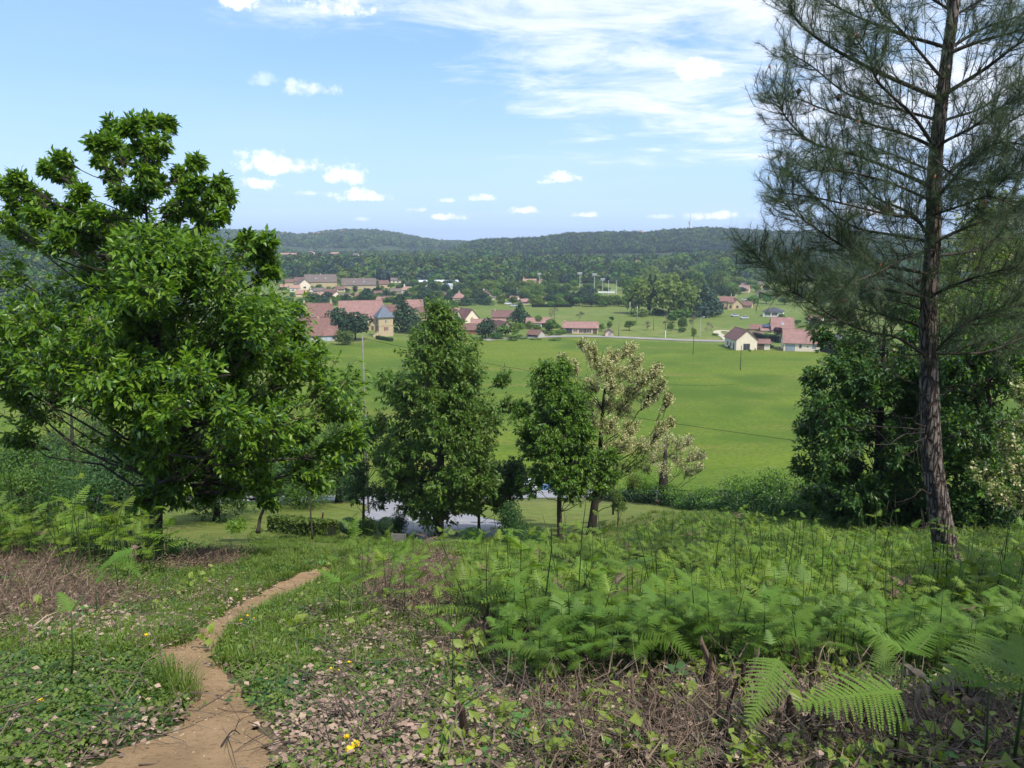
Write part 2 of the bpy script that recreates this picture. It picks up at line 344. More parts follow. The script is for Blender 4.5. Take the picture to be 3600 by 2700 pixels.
# driveway loop and parking strip
c0 = catmull([(-36, 64), (-20, 63.5), (-6, 65), (5, 66.5), (13, 64.5), (17.5, 60), (20.5, 52), (23, 42), (27, 30)], 8)
def ribbon(name, C, w, mat, lift, k=10):
    P0, P1 = [], []
    for i, p in enumerate(C):
        d = C[min(i + 1, len(C) - 1)] - C[max(i - 1, 0)]; d = d / np.linalg.norm(d); nn = np.array([-d[1], d[0]]); ww = (w[i] if hasattr(w, '__len__') else w) / 2
        P0.append(p - nn * ww); P1.append(p + nn * ww)
    return sheet(name, P0, P1, mat, lift)
ribbon('lower_road', c0, 5.5, asphalt, .055)
ribbon('driveway', catmull([(-11, 63), (-8, 57), (-6.5, 51), (-4.0, 46), (-2.4, 42), (-1.4, 38)], 8), [4.5 + 2.6 * math.sin(min(1, i / 20) * math.pi * .6) for i in range(41)], asphalt, .075)
ribbon('car_park', catmull([(-10, 72.5), (-2, 72.8), (7, 72.4), (15, 70)], 8), 7, asphalt, .065)
# road across the valley
vr = [G(su, sv)[:2] for su, sv in ((1700, 1197), (1760, 1192), (1980, 1183), (2110, 1184), (2300, 1192), (2450, 1198), (2570, 1200), (2750, 1202), (2900, 1204))]
ribbon('valley_road', catmull(vr, 6), 5, m_plain('worn_road', (.20, .19, .18), (.27, .25, .23), .3, .9), .16)
ribbon('gravel_lane', catmull([G(su, sv)[:2] for su, sv in ((2560, 1200), (2545, 1185), (2520, 1170), (2540, 1163), (2600, 1172))], 6), 3, m_plain('pale_gravel', (.42, .38, .28), (.35, .31, .22), .5, .9), .2)

# footpath of bare trodden earth
PTH = [(560, 2860, 560), (640, 2700, 560), (740, 2585, 275), (770, 2513, 185), (720, 2404, 150), (640, 2310, 165), (738, 2262, 90), (775, 2202, 100), (862, 2151, 110), (960, 2100, 100), (1023, 2064, 105), (1100, 2018, 72), (1133, 1978, 46), (1130, 1931, 60), (1090, 1910, 40)]
pc, pw = [], []
for su, sv, w in PTH:
    g_ = G(su, sv); pc.append(g_[:2]); pw.append(w / pxm(g_))
pcs = catmull(pc, 8); pws = np.interp(np.linspace(0, 1, len(pcs)), np.linspace(0, 1, len(pw)), pw)
pws = 1.18 * pws * (1 + .12 * np.sin(np.arange(len(pcs)) * 1.1) + .08 * np.sin(np.arange(len(pcs)) * 2.7))
PATH = np.array(pcs); PATHW = pws
def dpath(x, y):       # distance to path edge in metres (negative: on the path)
    dd = np.hypot(np.asarray(x)[..., None] - PATH[:, 0], np.asarray(y)[..., None] - PATH[:, 1]) - PATHW / 2; return dd.min(-1)
def m_path():
    m_, nt = newmat('trodden_earth'); b, o = pbsdf(nt, .95, .1); P = nt.nodes.new('ShaderNodeNewGeometry').outputs['Position']
    n1 = nnoise(nt, 2.2, 5, .6, P); n2 = nnoise(nt, 26, 6, .75, P); n3 = nnoise(nt, 90, 4, .7, P)
    c = nmix(nt, nramp(nt, n1, .35, .65), (.37, .245, .135), (.28, .185, .10)); c = nmix(nt, nramp(nt, n2, .52, .72), c, (.13, .085, .05)); c = nmix(nt, nramp(nt, n3, .62, .78), c, (.48, .36, .22))
    nt.links.new(c, b.inputs['Base Color']); nt2 = nt.nodes.new('ShaderNodeMath'); nt2.operation = 'ADD'; nt.links.new(n2, nt2.inputs[0]); nt.links.new(n3, nt2.inputs[1]); nbump(nt, b, nt2.outputs[0], .7, .03); return m_
ribbon('footpath', pcs, pws, m_path(), .02)

# air: haze over the whole valley
hz, nt = newmat('valley_haze'); vp = nt.nodes.new('ShaderNodeVolumePrincipled'); oo = nt.nodes.new('ShaderNodeOutputMaterial'); nt.links.new(vp.outputs[0], oo.inputs['Volume'])
vp.inputs['Color'].default_value = (.72, .84, 1, 1); vp.inputs['Density'].default_value = HAZE; vp.inputs['Anisotropy'].default_value = .3
hb_ = MB().box(-5400, 5400, -60, 5300, -190, 80); tag(hb_.build('haze', hz), kind='stuff', label='thin blue haze filling the air over the whole valley')
# ================================================================== VEGETATION TOOLS
LEAF_V = [(0, 0, 0), (.48, .21, .05), (.5, 0, -.01), (.48, -.21, .05), (1, 0, -.12)]
LEAF_F = [(0, 2, 1), (0, 3, 2), (1, 2, 4), (2, 3, 4)]
def frames(D, up=None, r=rng):
    """right-handed frames with X along D and Z roughly up"""
    n = len(D); Z0 = np.tile([0, 0, 1.], (n, 1)) + r.normal(size=(n, 3)) * (.35 if up is None else up)
    X = nrm(D); Y = nrm(np.cross(Z0, X)); Z = np.cross(X, Y); return X, Y, Z
def tubes(PA, PB, ra, rb, n=3):
    PA, PB = np.asarray(PA, float), np.asarray(PB, float); D = nrm(PB - PA); A = nrm(np.cross(D, np.array([.3, .5, .8]))); B = np.cross(D, A); N = len(PA)
    t = np.arange(n) * 2 * math.pi / n; c, s = np.cos(t)[None, :, None], np.sin(t)[None, :, None]; O = A[:, None] * c + B[:, None] * s
    V = np.concatenate([PA[:, None] + O * np.reshape(ra, (-1, 1, 1)), PB[:, None] + O * np.reshape(rb, (-1, 1, 1))], 1).reshape(-1, 3)
    k = np.arange(n); q = np.stack([k, (k + 1) % n, (k + 1) % n + n, k + n], 1); return V, (q[None] + (np.arange(N) * 2 * n)[:, None, None]).reshape(-1, 4)
def bez(a, b, c, n):
    t = np.linspace(0, 1, n)[:, None]; return (1 - t) ** 2 * a + 2 * t * (1 - t) * b + t * t * c

# materials of plants
M = {}
M['bark'] = m_plain('grey_brown_bark', (.075, .058, .045), (.035, .028, .022), 6, .95, .8, 18, sc=(1, 1, .25))
M['bark_dark'] = m_plain('dark_bark', (.045, .036, .028), (.022, .018, .014), 6, .95, .8, 18, sc=(1, 1, .25))
def m_bark():
    m_, nt = newmat('plated_pine_bark'); b, o = pbsdf(nt, .95, .15); tc = nt.nodes.new('ShaderNodeTexCoord'); mp = nt.nodes.new('ShaderNodeMapping'); mp.inputs['Scale'].default_value = (1, 1, .22); nt.links.new(tc.outputs['Object'], mp.inputs[0])
    n0 = nt.nodes.new('ShaderNodeTexNoise'); n0.inputs['Scale'].default_value = 9; n0.inputs['Detail'].default_value = 4; nt.links.new(mp.outputs[0], n0.inputs['Vector']); ad = nt.nodes.new('ShaderNodeMix'); ad.data_type = 'VECTOR'; ad.inputs[0].default_value = .09; nt.links.new(mp.outputs[0], ad.inputs[4]); nt.links.new(n0.outputs['Color'], ad.inputs[5])
    v = nt.nodes.new('ShaderNodeTexVoronoi'); v.feature = 'DISTANCE_TO_EDGE'; v.inputs['Scale'].default_value = 17; nt.links.new(ad.outputs[1], v.inputs['Vector']); e = nramp(nt, v.outputs['Distance'], .0, .22); n1 = nnoise(nt, 22, 6, .75, mp.outputs[0]); n2 = nnoise(nt, 3, 3, .6, mp.outputs[0])
    c = nmix(nt, nramp(nt, n1, .3, .7), (.26, .195, .165), (.16, .125, .11)); c = nmix(nt, nramp(nt, n2, .4, .7), c, (.20, .175, .15)); c = nmix(nt, e, (.05, .036, .030), c); nt.links.new(c, b.inputs['Base Color'])
    hm = nt.nodes.new('ShaderNodeMath'); hm.operation = 'MULTIPLY_ADD'; nt.links.new(n1, hm.inputs[0]); hm.inputs[1].default_value = .4; nt.links.new(e, hm.inputs[2]); nbump(nt, b, hm.outputs[0], 1.0, .05); return m_
M['pine_bark'] = m_bark()
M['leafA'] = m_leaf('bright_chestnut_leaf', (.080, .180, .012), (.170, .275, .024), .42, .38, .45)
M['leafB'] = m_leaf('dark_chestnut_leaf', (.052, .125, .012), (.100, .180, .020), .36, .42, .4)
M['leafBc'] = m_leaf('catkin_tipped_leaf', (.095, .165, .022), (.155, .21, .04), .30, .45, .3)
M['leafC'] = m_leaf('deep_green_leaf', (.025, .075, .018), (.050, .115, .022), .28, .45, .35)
M['leafY'] = m_leaf('yellow_green_leaf', (.13, .17, .03), (.20, .22, .05), .38, .5, .3)
M['blossom'] = m_leaf('cream_blossom', (.58, .55, .29), (.78, .73, .46), .42, .7, .1, tcol=(1.1, 1.05, .8))
M['ivy'] = m_leaf('grey_green_ivy', (.045, .06, .035), (.09, .10, .06), .15, .5, .3)
M['needle'] = m_leaf('pine_needle', (.048, .085, .038), (.095, .140, .062), .15, .5, .3)
M['cone'] = m_plain('orange_male_cone', (.30, .11, .04), (.20, .07, .03), 20, .8)
M['fern'] = m_leaf('bracken_green', (.095, .175, .014), (.155, .230, .024), .35, .5, .3, objrand=.22)
M['fern_hi'] = m_leaf('bracken_green_near', (.080, .165, .018), (.125, .210, .028), .35, .5, .3, objrand=.15)
M['fern_stem'] = m_plain('bracken_stem', (.045, .075, .018), (.03, .05, .014), 8, .6)
M['grass'] = m_leaf('grass_blade', (.070, .130, .015), (.14, .20, .035), .35, .5, .3, objrand=.25)
M['herb'] = m_leaf('low_herb_leaf', (.060, .110, .018), (.120, .175, .032), .3, .5, .3, objrand=.28)
M['dead'] = m_leaf('dead_leaf', (.12, .078, .055), (.34, .25, .185), .12, .8, .15, objrand=.3)
M['straw'] = m_leaf('dead_bracken', (.060, .042, .030), (.26, .185, .13), .1, .85, .1, objrand=.2)
M['twig'] = m_plain('dry_twig', (.16, .12, .09), (.07, .05, .04), 8, .9, objrand=.3)
M['far1'] = m_leaf('distant_broadleaf', (.038, .084, .020), (.085, .140, .030), .15, .7, .1, objrand=.55)
M['far2'] = m_leaf('distant_pine_crown', (.018, .042, .034), (.038, .068, .046), .08, .7, .1, objrand=.45)
M['far3'] = m_leaf('distant_light_crown', (.060, .105, .030), (.105, .150, .040), .15, .7, .1, objrand=.35)
M['g_mid'] = m_leaf('garden_tree_leaf', (.055, .12, .020), (.11, .18, .032), .25, .6, .2, objrand=.3)
M['g_light'] = m_leaf('plane_tree_leaf', (.10, .165, .030), (.17, .225, .050), .25, .6, .2, objrand=.12)
M['g_dark'] = m_leaf('conifer_needle', (.020, .048, .022), (.038, .072, .032), .08, .7, .15, objrand=.2)
M['g_blue'] = m_leaf('cedar_needle', (.022, .050, .034), (.042, .078, .048), .08, .7, .15, objrand=.15)
M['g_purple'] = m_leaf('purple_plum_leaf', (.035, .014, .026), (.060, .024, .036), .12, .6, .2, objrand=.1)
M['g_bush'] = m_leaf('bright_bush_leaf', (.055, .125, .018), (.10, .17, .03), .25, .6, .2, objrand=.25)
M['g_bare'] = m_plain('bare_twigs', (.17, .14, .11), (.11, .09, .07), 2, .9)

M['lime'] = m_leaf('lime_green_young_leaf', (.17, .24, .03), (.22, .28, .05), .4, .45, .35); M['dusky'] = m_leaf('dusky_bronze_leaf', (.10, .085, .055), (.15, .12, .09), .25, .5, .35); M['lance'] = m_leaf('lance_leaf', (.06, .16, .03), (.09, .20, .04), .35, .45, .35)
def lobes_from_profile(prof, n, Y, r_px, r=rng, thick=1.0, ctr=None):
    """prof: [(v, half width px, centre u)], sample lobe centres in the volume of revolution"""
    pv = [p[0] for p in prof]; out = []
    tries = 0
    while len(out) < n and tries < n * 60:
        tries += 1
        v = r.uniform(pv[0], pv[-1]); hw = np.interp(v, pv, [p[1] for p in prof]); cu = np.interp(v, pv, [p[2] for p in prof])
        if r.uniform() > hw / max(p[1] for p in prof) + .12: continue
        th = r.uniform(0, 2 * math.pi); rho = max(hw - r_px * .7, 0) * math.sqrt(r.uniform(.15, 1))
        u = cu + rho * math.cos(th); k = pxm(W(cu, v, Y)); out.append((u, v, r_px * r.uniform(.75, 1.2), rho * math.sin(th) * thick / k))
    return out
def build_tree(name, label, cat, trunk_px, Y, lobes, leafmats, leaf_len, tips=30, per_tip=8, aspect=1.0, bark='bark', seed=1, group=None, parts=0, droop=.25, mixf=None, twig_r=.006, flower=None, leafname='leaf', limb_k=.55, spread=1.0, imin=.17, nolimb=False):
    r = np.random.default_rng(seed)
    # trunk_px: (u, v, diameter px, dY) from the base up
    T = np.array([W(u, v, Y + dy) for u, v, d, dy in trunk_px]); TR = np.array([d / pxm(p) / 2 for (u, v, d, dy), p in zip(trunk_px, T)])
    T[0] -= (0, 0, .15); base = T[0].copy(); base[2] = float(h(base[0], base[1]))
    root = thing(name, label, cat, base, 0, group); B = base
    mb = MB(); S = catmull(list(T), 4); RR = np.interp(np.linspace(0, 1, len(S)), np.linspace(0, 1, len(T)), TR); RR[0] *= 1.35; RR[1] *= 1.1
    mb.tube([p - B for p in S], list(RR), 12); mb.build('trunk', M[bark], root, smooth=True)
    S = np.array(S)
    TA, TB, RA, RB = [], [], [], []; tipP, tipD = [], []
    for (u, v, rp, dy) in lobes:
        C = W(u, v, Y + dy); rad = rp / pxm(C)
        if not nolimb:
            hd = np.hypot(C[0] - S[:, 0], C[1] - S[:, 1]); cost = np.abs(S[:, 2] - (C[2] - limb_k * hd - .15 * rad)) + hd * .05; i = int(np.argmin(cost[max(2, int(len(S) * imin)):])) + max(2, int(len(S) * imin))
            A = S[i]; midp = (A + C) / 2 + np.array([0, 0, -.12 * np.linalg.norm(C - A)]) + r.normal(size=3) * .06 * np.linalg.norm(C - A)
            L = bez(A, midp, C, 6); L[1:-1] += r.normal(size=(4, 3)) * .03 * np.linalg.norm(C - A)
            ln = np.linalg.norm(C - A); r0 = min(RR[i] * .55, .007 * ln + .009); rr_ = np.linspace(r0, .008, 6)
            TA += list(L[:-1]); TB += list(L[1:]); RA += list(rr_[:-1]); RB += list(rr_[1:])
        else: L = np.array([C, C, C])
        d = rdir(tips, r); d[:, 2] += .15; rr = rad * r.uniform(.35, 1.0, tips) ** .6
        P = C + d * rr[:, None] * np.array([1, 1, aspect]) * spread
        st = L[r.integers(len(L) // 2, len(L), tips)] * .6 + C * .4
        if nolimb: st = C + (P - C) * .3
        mid = (st + P) / 2 + r.normal(size=(tips, 3)) * .08 * rad
        TA += list(st) + list(mid); TB += list(mid) + list(P); RA += [twig_r * 1.5] * tips + [twig_r] * tips; RB += [twig_r] * tips + [twig_r * .5] * tips
        for q, dd in ((P, P - mid), (mid + (P - mid) * .45, P - st), (mid, P - st)):
            tipP.append(q); tipD.append(nrm(dd + r.normal(size=dd.shape) * .02))
    Vt, Ft = tubes(np.array(TA) - B, np.array(TB) - B, RA, RB, 4)
    tag(link('branches', npmesh('branches', Vt, Ft, M[bark]), root), kind='stuff')
    P = np.concatenate(tipP); D = np.concatenate(tipD); n = len(P)
    # rosette of leaves round every tip
    P = np.repeat(P, per_tip, 0); D = np.repeat(D, per_tip, 0); N = len(P)
    sd_ = nrm(np.cross(D, rdir(N, r))); tilt = r.uniform(.25, 1.25, N)[:, None]
    LD = nrm(D * np.cos(tilt) + sd_ * np.sin(tilt) + np.array([0, 0, -droop]) * r.uniform(.3, 1.6, (N, 1)))
    P = P + r.normal(size=P.shape) * leaf_len * .22
    X, Yv, Z = frames(LD, .45, r); sc = leaf_len * r.uniform(.65, 1.15, N)
    mi = np.zeros(N, int)
    if len(leafmats) > 1: mi = (r.uniform(size=N) < (mixf if mixf is not None else .3)).astype(int)
    order = np.argsort(P @ np.array([0, 1, 0]) * 1.0) if parts else np.arange(N)
    own = order[:parts * 12:12] if parts else np.array([], int); keep = np.ones(N, bool); keep[own] = False
    V, Fc = batch(LEAF_V, LEAF_F, (P - B)[keep], X[keep], Yv[keep], Z[keep], sc[keep])
    tag(link('foliage', npmesh('foliage', V, Fc, leafmats, np.repeat(mi[keep], len(LEAF_F)), smooth=False), root), kind='stuff')
    if parts:
        lm = [npmesh(leafname, LEAF_V, LEAF_F, m_) for m_ in leafmats]
        for i in own:
            o = link(leafname, lm[mi[i]], root); mt = Matrix(((X[i][0], Yv[i][0], Z[i][0]), (X[i][1], Yv[i][1], Z[i][1]), (X[i][2], Yv[i][2], Z[i][2]))) * float(sc[i])
            o.matrix_local = Matrix.Translation(Vector(P[i] - B)) @ mt.to_4x4()
    if flower:
        fn, flen, fm, ftop = flower; idx = r.choice(n, fn, p=None if ftop is None else None); Pq = np.concatenate(tipP)[idx]
        if ftop is not None: Pq = Pq[Pq[:, 2] > np.quantile(np.concatenate(tipP)[:, 2], ftop)]
        k = 9; q = np.repeat(Pq, k, 0) + r.normal(size=(len(Pq) * k, 3)) * flen * .35; q[:, 2] -= np.tile(np.linspace(0, flen * .9, k), len(Pq))
        X, Yv, Z = frames(rdir(len(q), r), 1, r); V, Fc = batch([(-.5, -.45, 0), (.5, -.35, .15), (.45, .5, 0), (-.4, .4, .1)], [(0, 1, 2), (0, 2, 3)], q - B, X, Yv, Z, flen * .42 * r.uniform(.6, 1.2, len(q)))
        tag(link('blossoms', npmesh('blossoms', V, Fc, M[fm]), root), kind='stuff')
    return root

# ---- scatter: ONE stuff object that draws many small copies of prototype meshes
def scatter(name, protos, P, yaw, S, var=None, tilt=None, label=None, kind='stuff'):
    P = np.asarray(P, np.float32); n = len(P); me = bpy.data.meshes.new(name); me.vertices.add(n); me.vertices.foreach_set('co', P.ravel())
    rot = np.zeros((n, 3), np.float32); rot[:, 2] = yaw
    if tilt is not None: rot[:, :2] = tilt
    a = me.attributes.new('rot', 'FLOAT_VECTOR', 'POINT'); a.data.foreach_set('vector', rot.ravel())
    a = me.attributes.new('scl', 'FLOAT', 'POINT'); a.data.foreach_set('value', np.asarray(S, np.float32) * np.ones(n, np.float32))
    var = np.zeros(n, np.int32) if var is None else np.asarray(var, np.int32)
    a = me.attributes.new('variant', 'INT', 'POINT'); a.data.foreach_set('value', var)
    ob = link(name, me); ng = bpy.data.node_groups.new(name, 'GeometryNodeTree'); ng.interface.new_socket('Geometry', in_out='INPUT', socket_type='NodeSocketGeometry'); ng.interface.new_socket('Geometry', in_out='OUTPUT', socket_type='NodeSocketGeometry')
    N = ng.nodes; L = ng.links; gi = N.new('NodeGroupInput'); go = N.new('NodeGroupOutput'); jn = N.new('GeometryNodeJoinGeometry'); L.new(jn.outputs[0], go.inputs[0])
    def attr(nm, t):
        q = N.new('GeometryNodeInputNamedAttribute'); q.data_type = t; q.inputs[0].default_value = nm; return q.outputs[0]
    ra, sa, va = attr('rot', 'FLOAT_VECTOR'), attr('scl', 'FLOAT'), attr('variant', 'INT')
    for k, po in enumerate(protos):
        oi = N.new('GeometryNodeObjectInfo'); oi.inputs['Object'].default_value = po; oi.inputs['As Instance'].default_value = True
        cp = N.new('FunctionNodeCompare'); cp.data_type = 'INT'; cp.operation = 'EQUAL'; L.new(va, cp.inputs[2]); cp.inputs[3].default_value = k
        ip = N.new('GeometryNodeInstanceOnPoints'); L.new(gi.outputs[0], ip.inputs['Points']); L.new(cp.outputs[0], ip.inputs['Selection']); L.new(oi.outputs['Geometry'], ip.inputs['Instance'])
        L.new(ra, ip.inputs['Rotation']); L.new(sa, ip.inputs['Scale']); L.new(ip.outputs[0], jn.inputs[0])
    md = ob.modifiers.new('scatter', 'NODES'); md.node_group = ng
    return tag(ob, label, kind=kind)
def proto(name, me): return bpy.data.objects.new(name, me)     # a prototype, not linked to the scene

# ---- prototype crowns for far and middle-distance trees (unit: crown about 1 m radius, 2 m high, base at z = 0)
def crown_mesh(name, mats, n, size, shape='round', seed=0, trunk=.18, lumps=9, mi_trunk=1):
    r = np.random.default_rng(seed)
    if shape == 'round': C = rdir(lumps, r) * r.uniform(.25, .62, (lumps, 1)); C[:, 2] = C[:, 2] * .95 + .92; rad = r.uniform(.32, .5, lumps)
    elif shape == 'egg': C = rdir(lumps, r) * r.uniform(.2, .7, (lumps, 1)); C[:, 2] = C[:, 2] * 1.05 + .95; C[:, :2] *= 1 - .25 * np.abs(C[:, 2:3] - .9); rad = r.uniform(.28, .42, lumps)
    elif shape == 'cone':
        zz = np.linspace(.2, 1.9, lumps); th = r.uniform(0, 6.28, lumps); ro = (2 - zz) * .33; C = np.stack([np.cos(th) * ro, np.sin(th) * ro, zz], 1); rad = (2.05 - zz) * .36 + .06
    elif shape == 'column': zz = np.linspace(.2, 1.85, lumps); C = np.stack([r.normal(size=lumps) * .04, r.normal(size=lumps) * .04, zz], 1); rad = .2 * np.sin(np.clip(zz / 2 * 3.0 + .25, 0, 3.1)) + .06
    elif shape == 'pine': C = rdir(lumps, r) * r.uniform(.2, .6, (lumps, 1)); C[:, 2] = C[:, 2] * .45 + 1.35; rad = r.uniform(.25, .42, lumps)
    elif shape == 'bush': C = rdir(lumps, r) * r.uniform(.2, .6, (lumps, 1)); C[:, 2] = np.abs(C[:, 2]) * .7 + .4; rad = r.uniform(.35, .5, lumps)
    k = r.choice(lumps, n, p=rad ** 2 / (rad ** 2).sum()); d = rdir(n, r); d[:, 2] = np.where(d[:, 2] < -.5, -d[:, 2], d[:, 2])
    P = C[k] + d * rad[k][:, None] * r.uniform(.72, 1.08, (n, 1)); 
    if shape == 'cone': P[:, 2] -= .12 * np.hypot(P[:, 0], P[:, 1])
    Zv = nrm(d + r.normal(size=(n, 3)) * .55); X = nrm(np.cross(Zv, rdir(n, r))); Y_ = np.cross(Zv, X)
    V, Fc = batch([(-.5, -.4, 0), (.45, -.5, .12), (.5, .4, 0), (-.4, .5, .14)], [(0, 1, 2), (0, 2, 3)], P, X, Y_, Zv, size * r.uniform(.6, 1.4, n))
    V = list(V); Fc = list(map(tuple, Fc)); mi = [0] * len(Fc); b = len(V)
    mb = MB()
    if trunk:
        top = .9 if shape != 'column' else .5
        mb.tube([(0, 0, -.15), (.01, 0, .4), (0, .01, top)], [.055 * trunk / .18, .04 * trunk / .18, .02 * trunk / .18], 6)
        for c in C[:5]: mb.tube([(0, 0, .35), tuple(c * .6 + np.array([0, 0, .1])), tuple(c)], [.022, .014, .006], 4)
    tris = [t for f in mb.f for t in [(f[0], f[i], f[i + 1]) for i in range(1, len(f) - 1)]]
    V += list(mb.v); Fc += [tuple(b + i for i in t) for t in tris]; mi += [mi_trunk] * len(tris)
    return npmesh(name, np.array(V), np.array(Fc), mats, mi)
def bare_mesh(name, mat, seed=0, dense=170, fuzz=None):
    r = np.random.default_rng(seed); A = []; Bq = []; ra = []; rb = []
    def grow(p, d, l, rad, lev):
        q = p + d * l; A.append(p); Bq.append(q); ra.append(rad); rb.append(rad * .65)
        if lev == 0: return
        for _ in range(r.integers(3, 5)):
            dd = nrm(d + r.normal(size=3) * .55 + np.array([0, 0, .12])); grow(p + d * l * r.uniform(.55, 1), dd, l * r.uniform(.6, .8), rad * .55, lev - 1)
    grow(np.array([0, 0, -.1]), np.array([0, 0, 1.]), .55, .035, 5)
    V, Fc = tubes(np.array(A), np.array(Bq), np.maximum(ra, .006), np.maximum(rb, .005), 3); return npmesh(name, V, Fc, mat)
# ================================================================== FAR WOODS (stuff) and VILLAGE TREES (things)
fp = [proto('far_crown', crown_mesh('far_crown', [M['far1'], M['bark_dark']], 190, .24, 'round', 100 + i, 0, 8)) for i in range(4)] + \
     [proto('far_pine_crown', crown_mesh('far_pine_crown', [M['far2'], M['bark_dark']], 170, .2, 'round', 110 + i, 0, 8)) for i in range(3)] + \
     [proto('far_light_crown', crown_mesh('far_light_crown', [M['far3'], M['bark_dark']], 190, .24, 'round', 120, 0, 8))]
def woods(name, label, n, a0, a1, y0, y1, size, keep, var, seed, power=1.0):
    r = np.random.default_rng(seed); y = y0 + (y1 - y0) * r.uniform(0, 1, n) ** power; a = r.uniform(a0, a1, n); x = a * y
    k = keep(a, y, x); x, y, a = x[k], y[k], a[k]; z = h(x, y); s = size * r.uniform(.5, 1.35, len(x))
    tl = r.normal(size=(len(x), 2)) * .12
    return scatter(name, fp, np.stack([x, y, z - s * .45], 1), r.uniform(0, 6.28, len(x)), s, var(a, y, x, r), tl, label)
def vmix(pine):
    def f(a, y, x, r):
        pn = pine(a, y, x) if callable(pine) else pine; u = r.uniform(size=len(a)); v = r.integers(0, 4, len(a)); v = np.where(u < pn, r.integers(4, 7, len(a)), v); v = np.where((nz(x, y, .021, 1.5) > .55) & (v < 4), 7, v); return np.where(r.uniform(size=len(a)) < .05, 7, v)
    return f
def nz(x, y, f, s=0): return np.sin(x * f + s) * np.sin(y * f * 1.3 + s * 2) + .5 * np.sin(x * f * 2.7 + y * f * 1.9 + s)
woods('right_hill_woods', 'dark bluish green woods covering the long hill on the horizon', 15000, -.125, .80, 1180, 1660, 6.6, lambda a, y, x: (h(x, y) > -30) & ~((np.abs(a - .165) < .017) & (y > 1490) & (y < 1590)), vmix(lambda a, y, x: np.where(a > -.05, .72, .35)), 1)
woods('left_hill_woods', 'hazy blue-green woods on the far hill beyond the village', 15000, -.62, .02, 1950, 2660, 10.5, lambda a, y, x: nz(x, y, .012) > -.72, vmix(.35), 2)
woods('valley_woods', 'broad dark belt of trees across the valley behind the village', 6000, -.62, .95, 690, 1010, 7.0, lambda a, y, x: (y > 688 + 70 * sst(-.1, -.3, a) + 20 * nz(x, y, .02)) & ~((a > .245) & (a < .42) & (y < 800) & (nz(x, y, .03, 1) > -.2)), vmix(.35), 3, 1.25)
woods('plain_trees', 'hazy scattered trees on the low land before the far hill', 3800, -.62, .0, 1000, 1900, 6.5, lambda a, y, x: nz(x, y, .01, 2) > -.25, vmix(.2), 4)
woods('wooded_slope', 'green woods on the slope behind the left chestnut', 4200, -1.0, -.47, 360, 690, 4.6, lambda a, y, x: (h(x, y) > -33.5) & (h(x, y) < 60), vmix(.25), 5)
woods('right_slope_woods', 'blue-green woods seen through the branches of the pine', 2600, .40, 1.0, 480, 760, 5.5, lambda a, y, x: nz(x, y, .02, 3) > -.9 + 0 * a, vmix(.6), 6)

# ---- countable trees of the valley: one thing each
PR = {'round': [crown_mesh('crown', [M['g_mid'], M['bark_dark']], 1500, .105, 'round', 200 + i, .18, 13) for i in range(4)],
      'light': [crown_mesh('crown', [M['g_light'], M['bark_dark']], 2600, .085, 'egg', 210 + i, .18, 26) for i in range(2)],
      'conifer': [crown_mesh('crown', [M['g_dark'], M['bark_dark']], 1700, .10, 'cone', 220 + i, .14, 16) for i in range(2)],
      'cedar': [crown_mesh('crown', [M['g_blue'], M['bark_dark']], 1700, .10, 'cone', 230 + i, .16, 12) for i in range(2)],
      'pine': [crown_mesh('crown', [M['g_dark'], M['bark_dark']], 1600, .10, 'round', 240 + i, .18, 14) for i in range(2)],
      'column': [crown_mesh('crown', [M['g_dark'], M['bark_dark']], 1300, .08, 'column', 250 + i, .12, 16) for i in range(2)],
      'purple': [crown_mesh('crown', [M['g_purple'], M['bark_dark']], 1100, .12, 'round', 260, .18, 10)],
      'bush': [crown_mesh('crown', [M['g_bush'], M['bark_dark']], 900, .13, 'bush', 270 + i, .1, 10) for i in range(3)],
      'darkbush': [crown_mesh('crown', [M['g_mid'], M['bark_dark']], 900, .13, 'bush', 280 + i, .1, 10) for i in range(2)],
      'yellow': [crown_mesh('crown', [m_leaf('yellow_broom_flower', (.45, .33, .02), (.6, .42, .03), .1), M['bark_dark']], 500, .15, 'bush', 290, 0, 8)],
      'bare': [bare_mesh('crown', M['g_bare'], 300 + i) for i in range(3)]}
NM = {'round': ('broadleaf_tree', 'tree'), 'light': ('plane_tree', 'tree'), 'conifer': ('spruce_tree', 'tree'), 'cedar': ('cedar_tree', 'tree'), 'pine': ('evergreen_tree', 'tree'), 'column': ('cypress_tree', 'tree'),
      'purple': ('plum_tree', 'tree'), 'bush': ('garden_bush', 'bush'), 'darkbush': ('dark_bush', 'bush'), 'yellow': ('broom_bush', 'bush'), 'bare': ('bare_tree', 'tree')}
rt = np.random.default_rng(31)
def vtree(kind, su, sv, hp, wp, label, group=None, Y=None):
    p = G(su, sv) if Y is None else GXY(su, Y); k = pxm(p); me = PR[kind][rt.integers(len(PR[kind]))]; nm, cat = NM[kind]
    W_ = {'cone': .62}.get(kind, None); wr = {'conifer': .62, 'cedar': .66, 'column': .27, 'bare': .85}.get(kind, .92); hh = {'bush': 1.35, 'darkbush': 1.35, 'yellow': 1.35, 'bare': 1.85, 'conifer': 2.05, 'cedar': 2.05, 'column': 2.0}.get(kind, 1.95)
    o = link(nm, me, None, tuple(p - (0, 0, .1)), (0, 0, rt.uniform(0, 6.28)), (wp / k / 2 / wr, wp / k / 2 / wr, hp / k / hh)); return tag(o, label, cat, group)
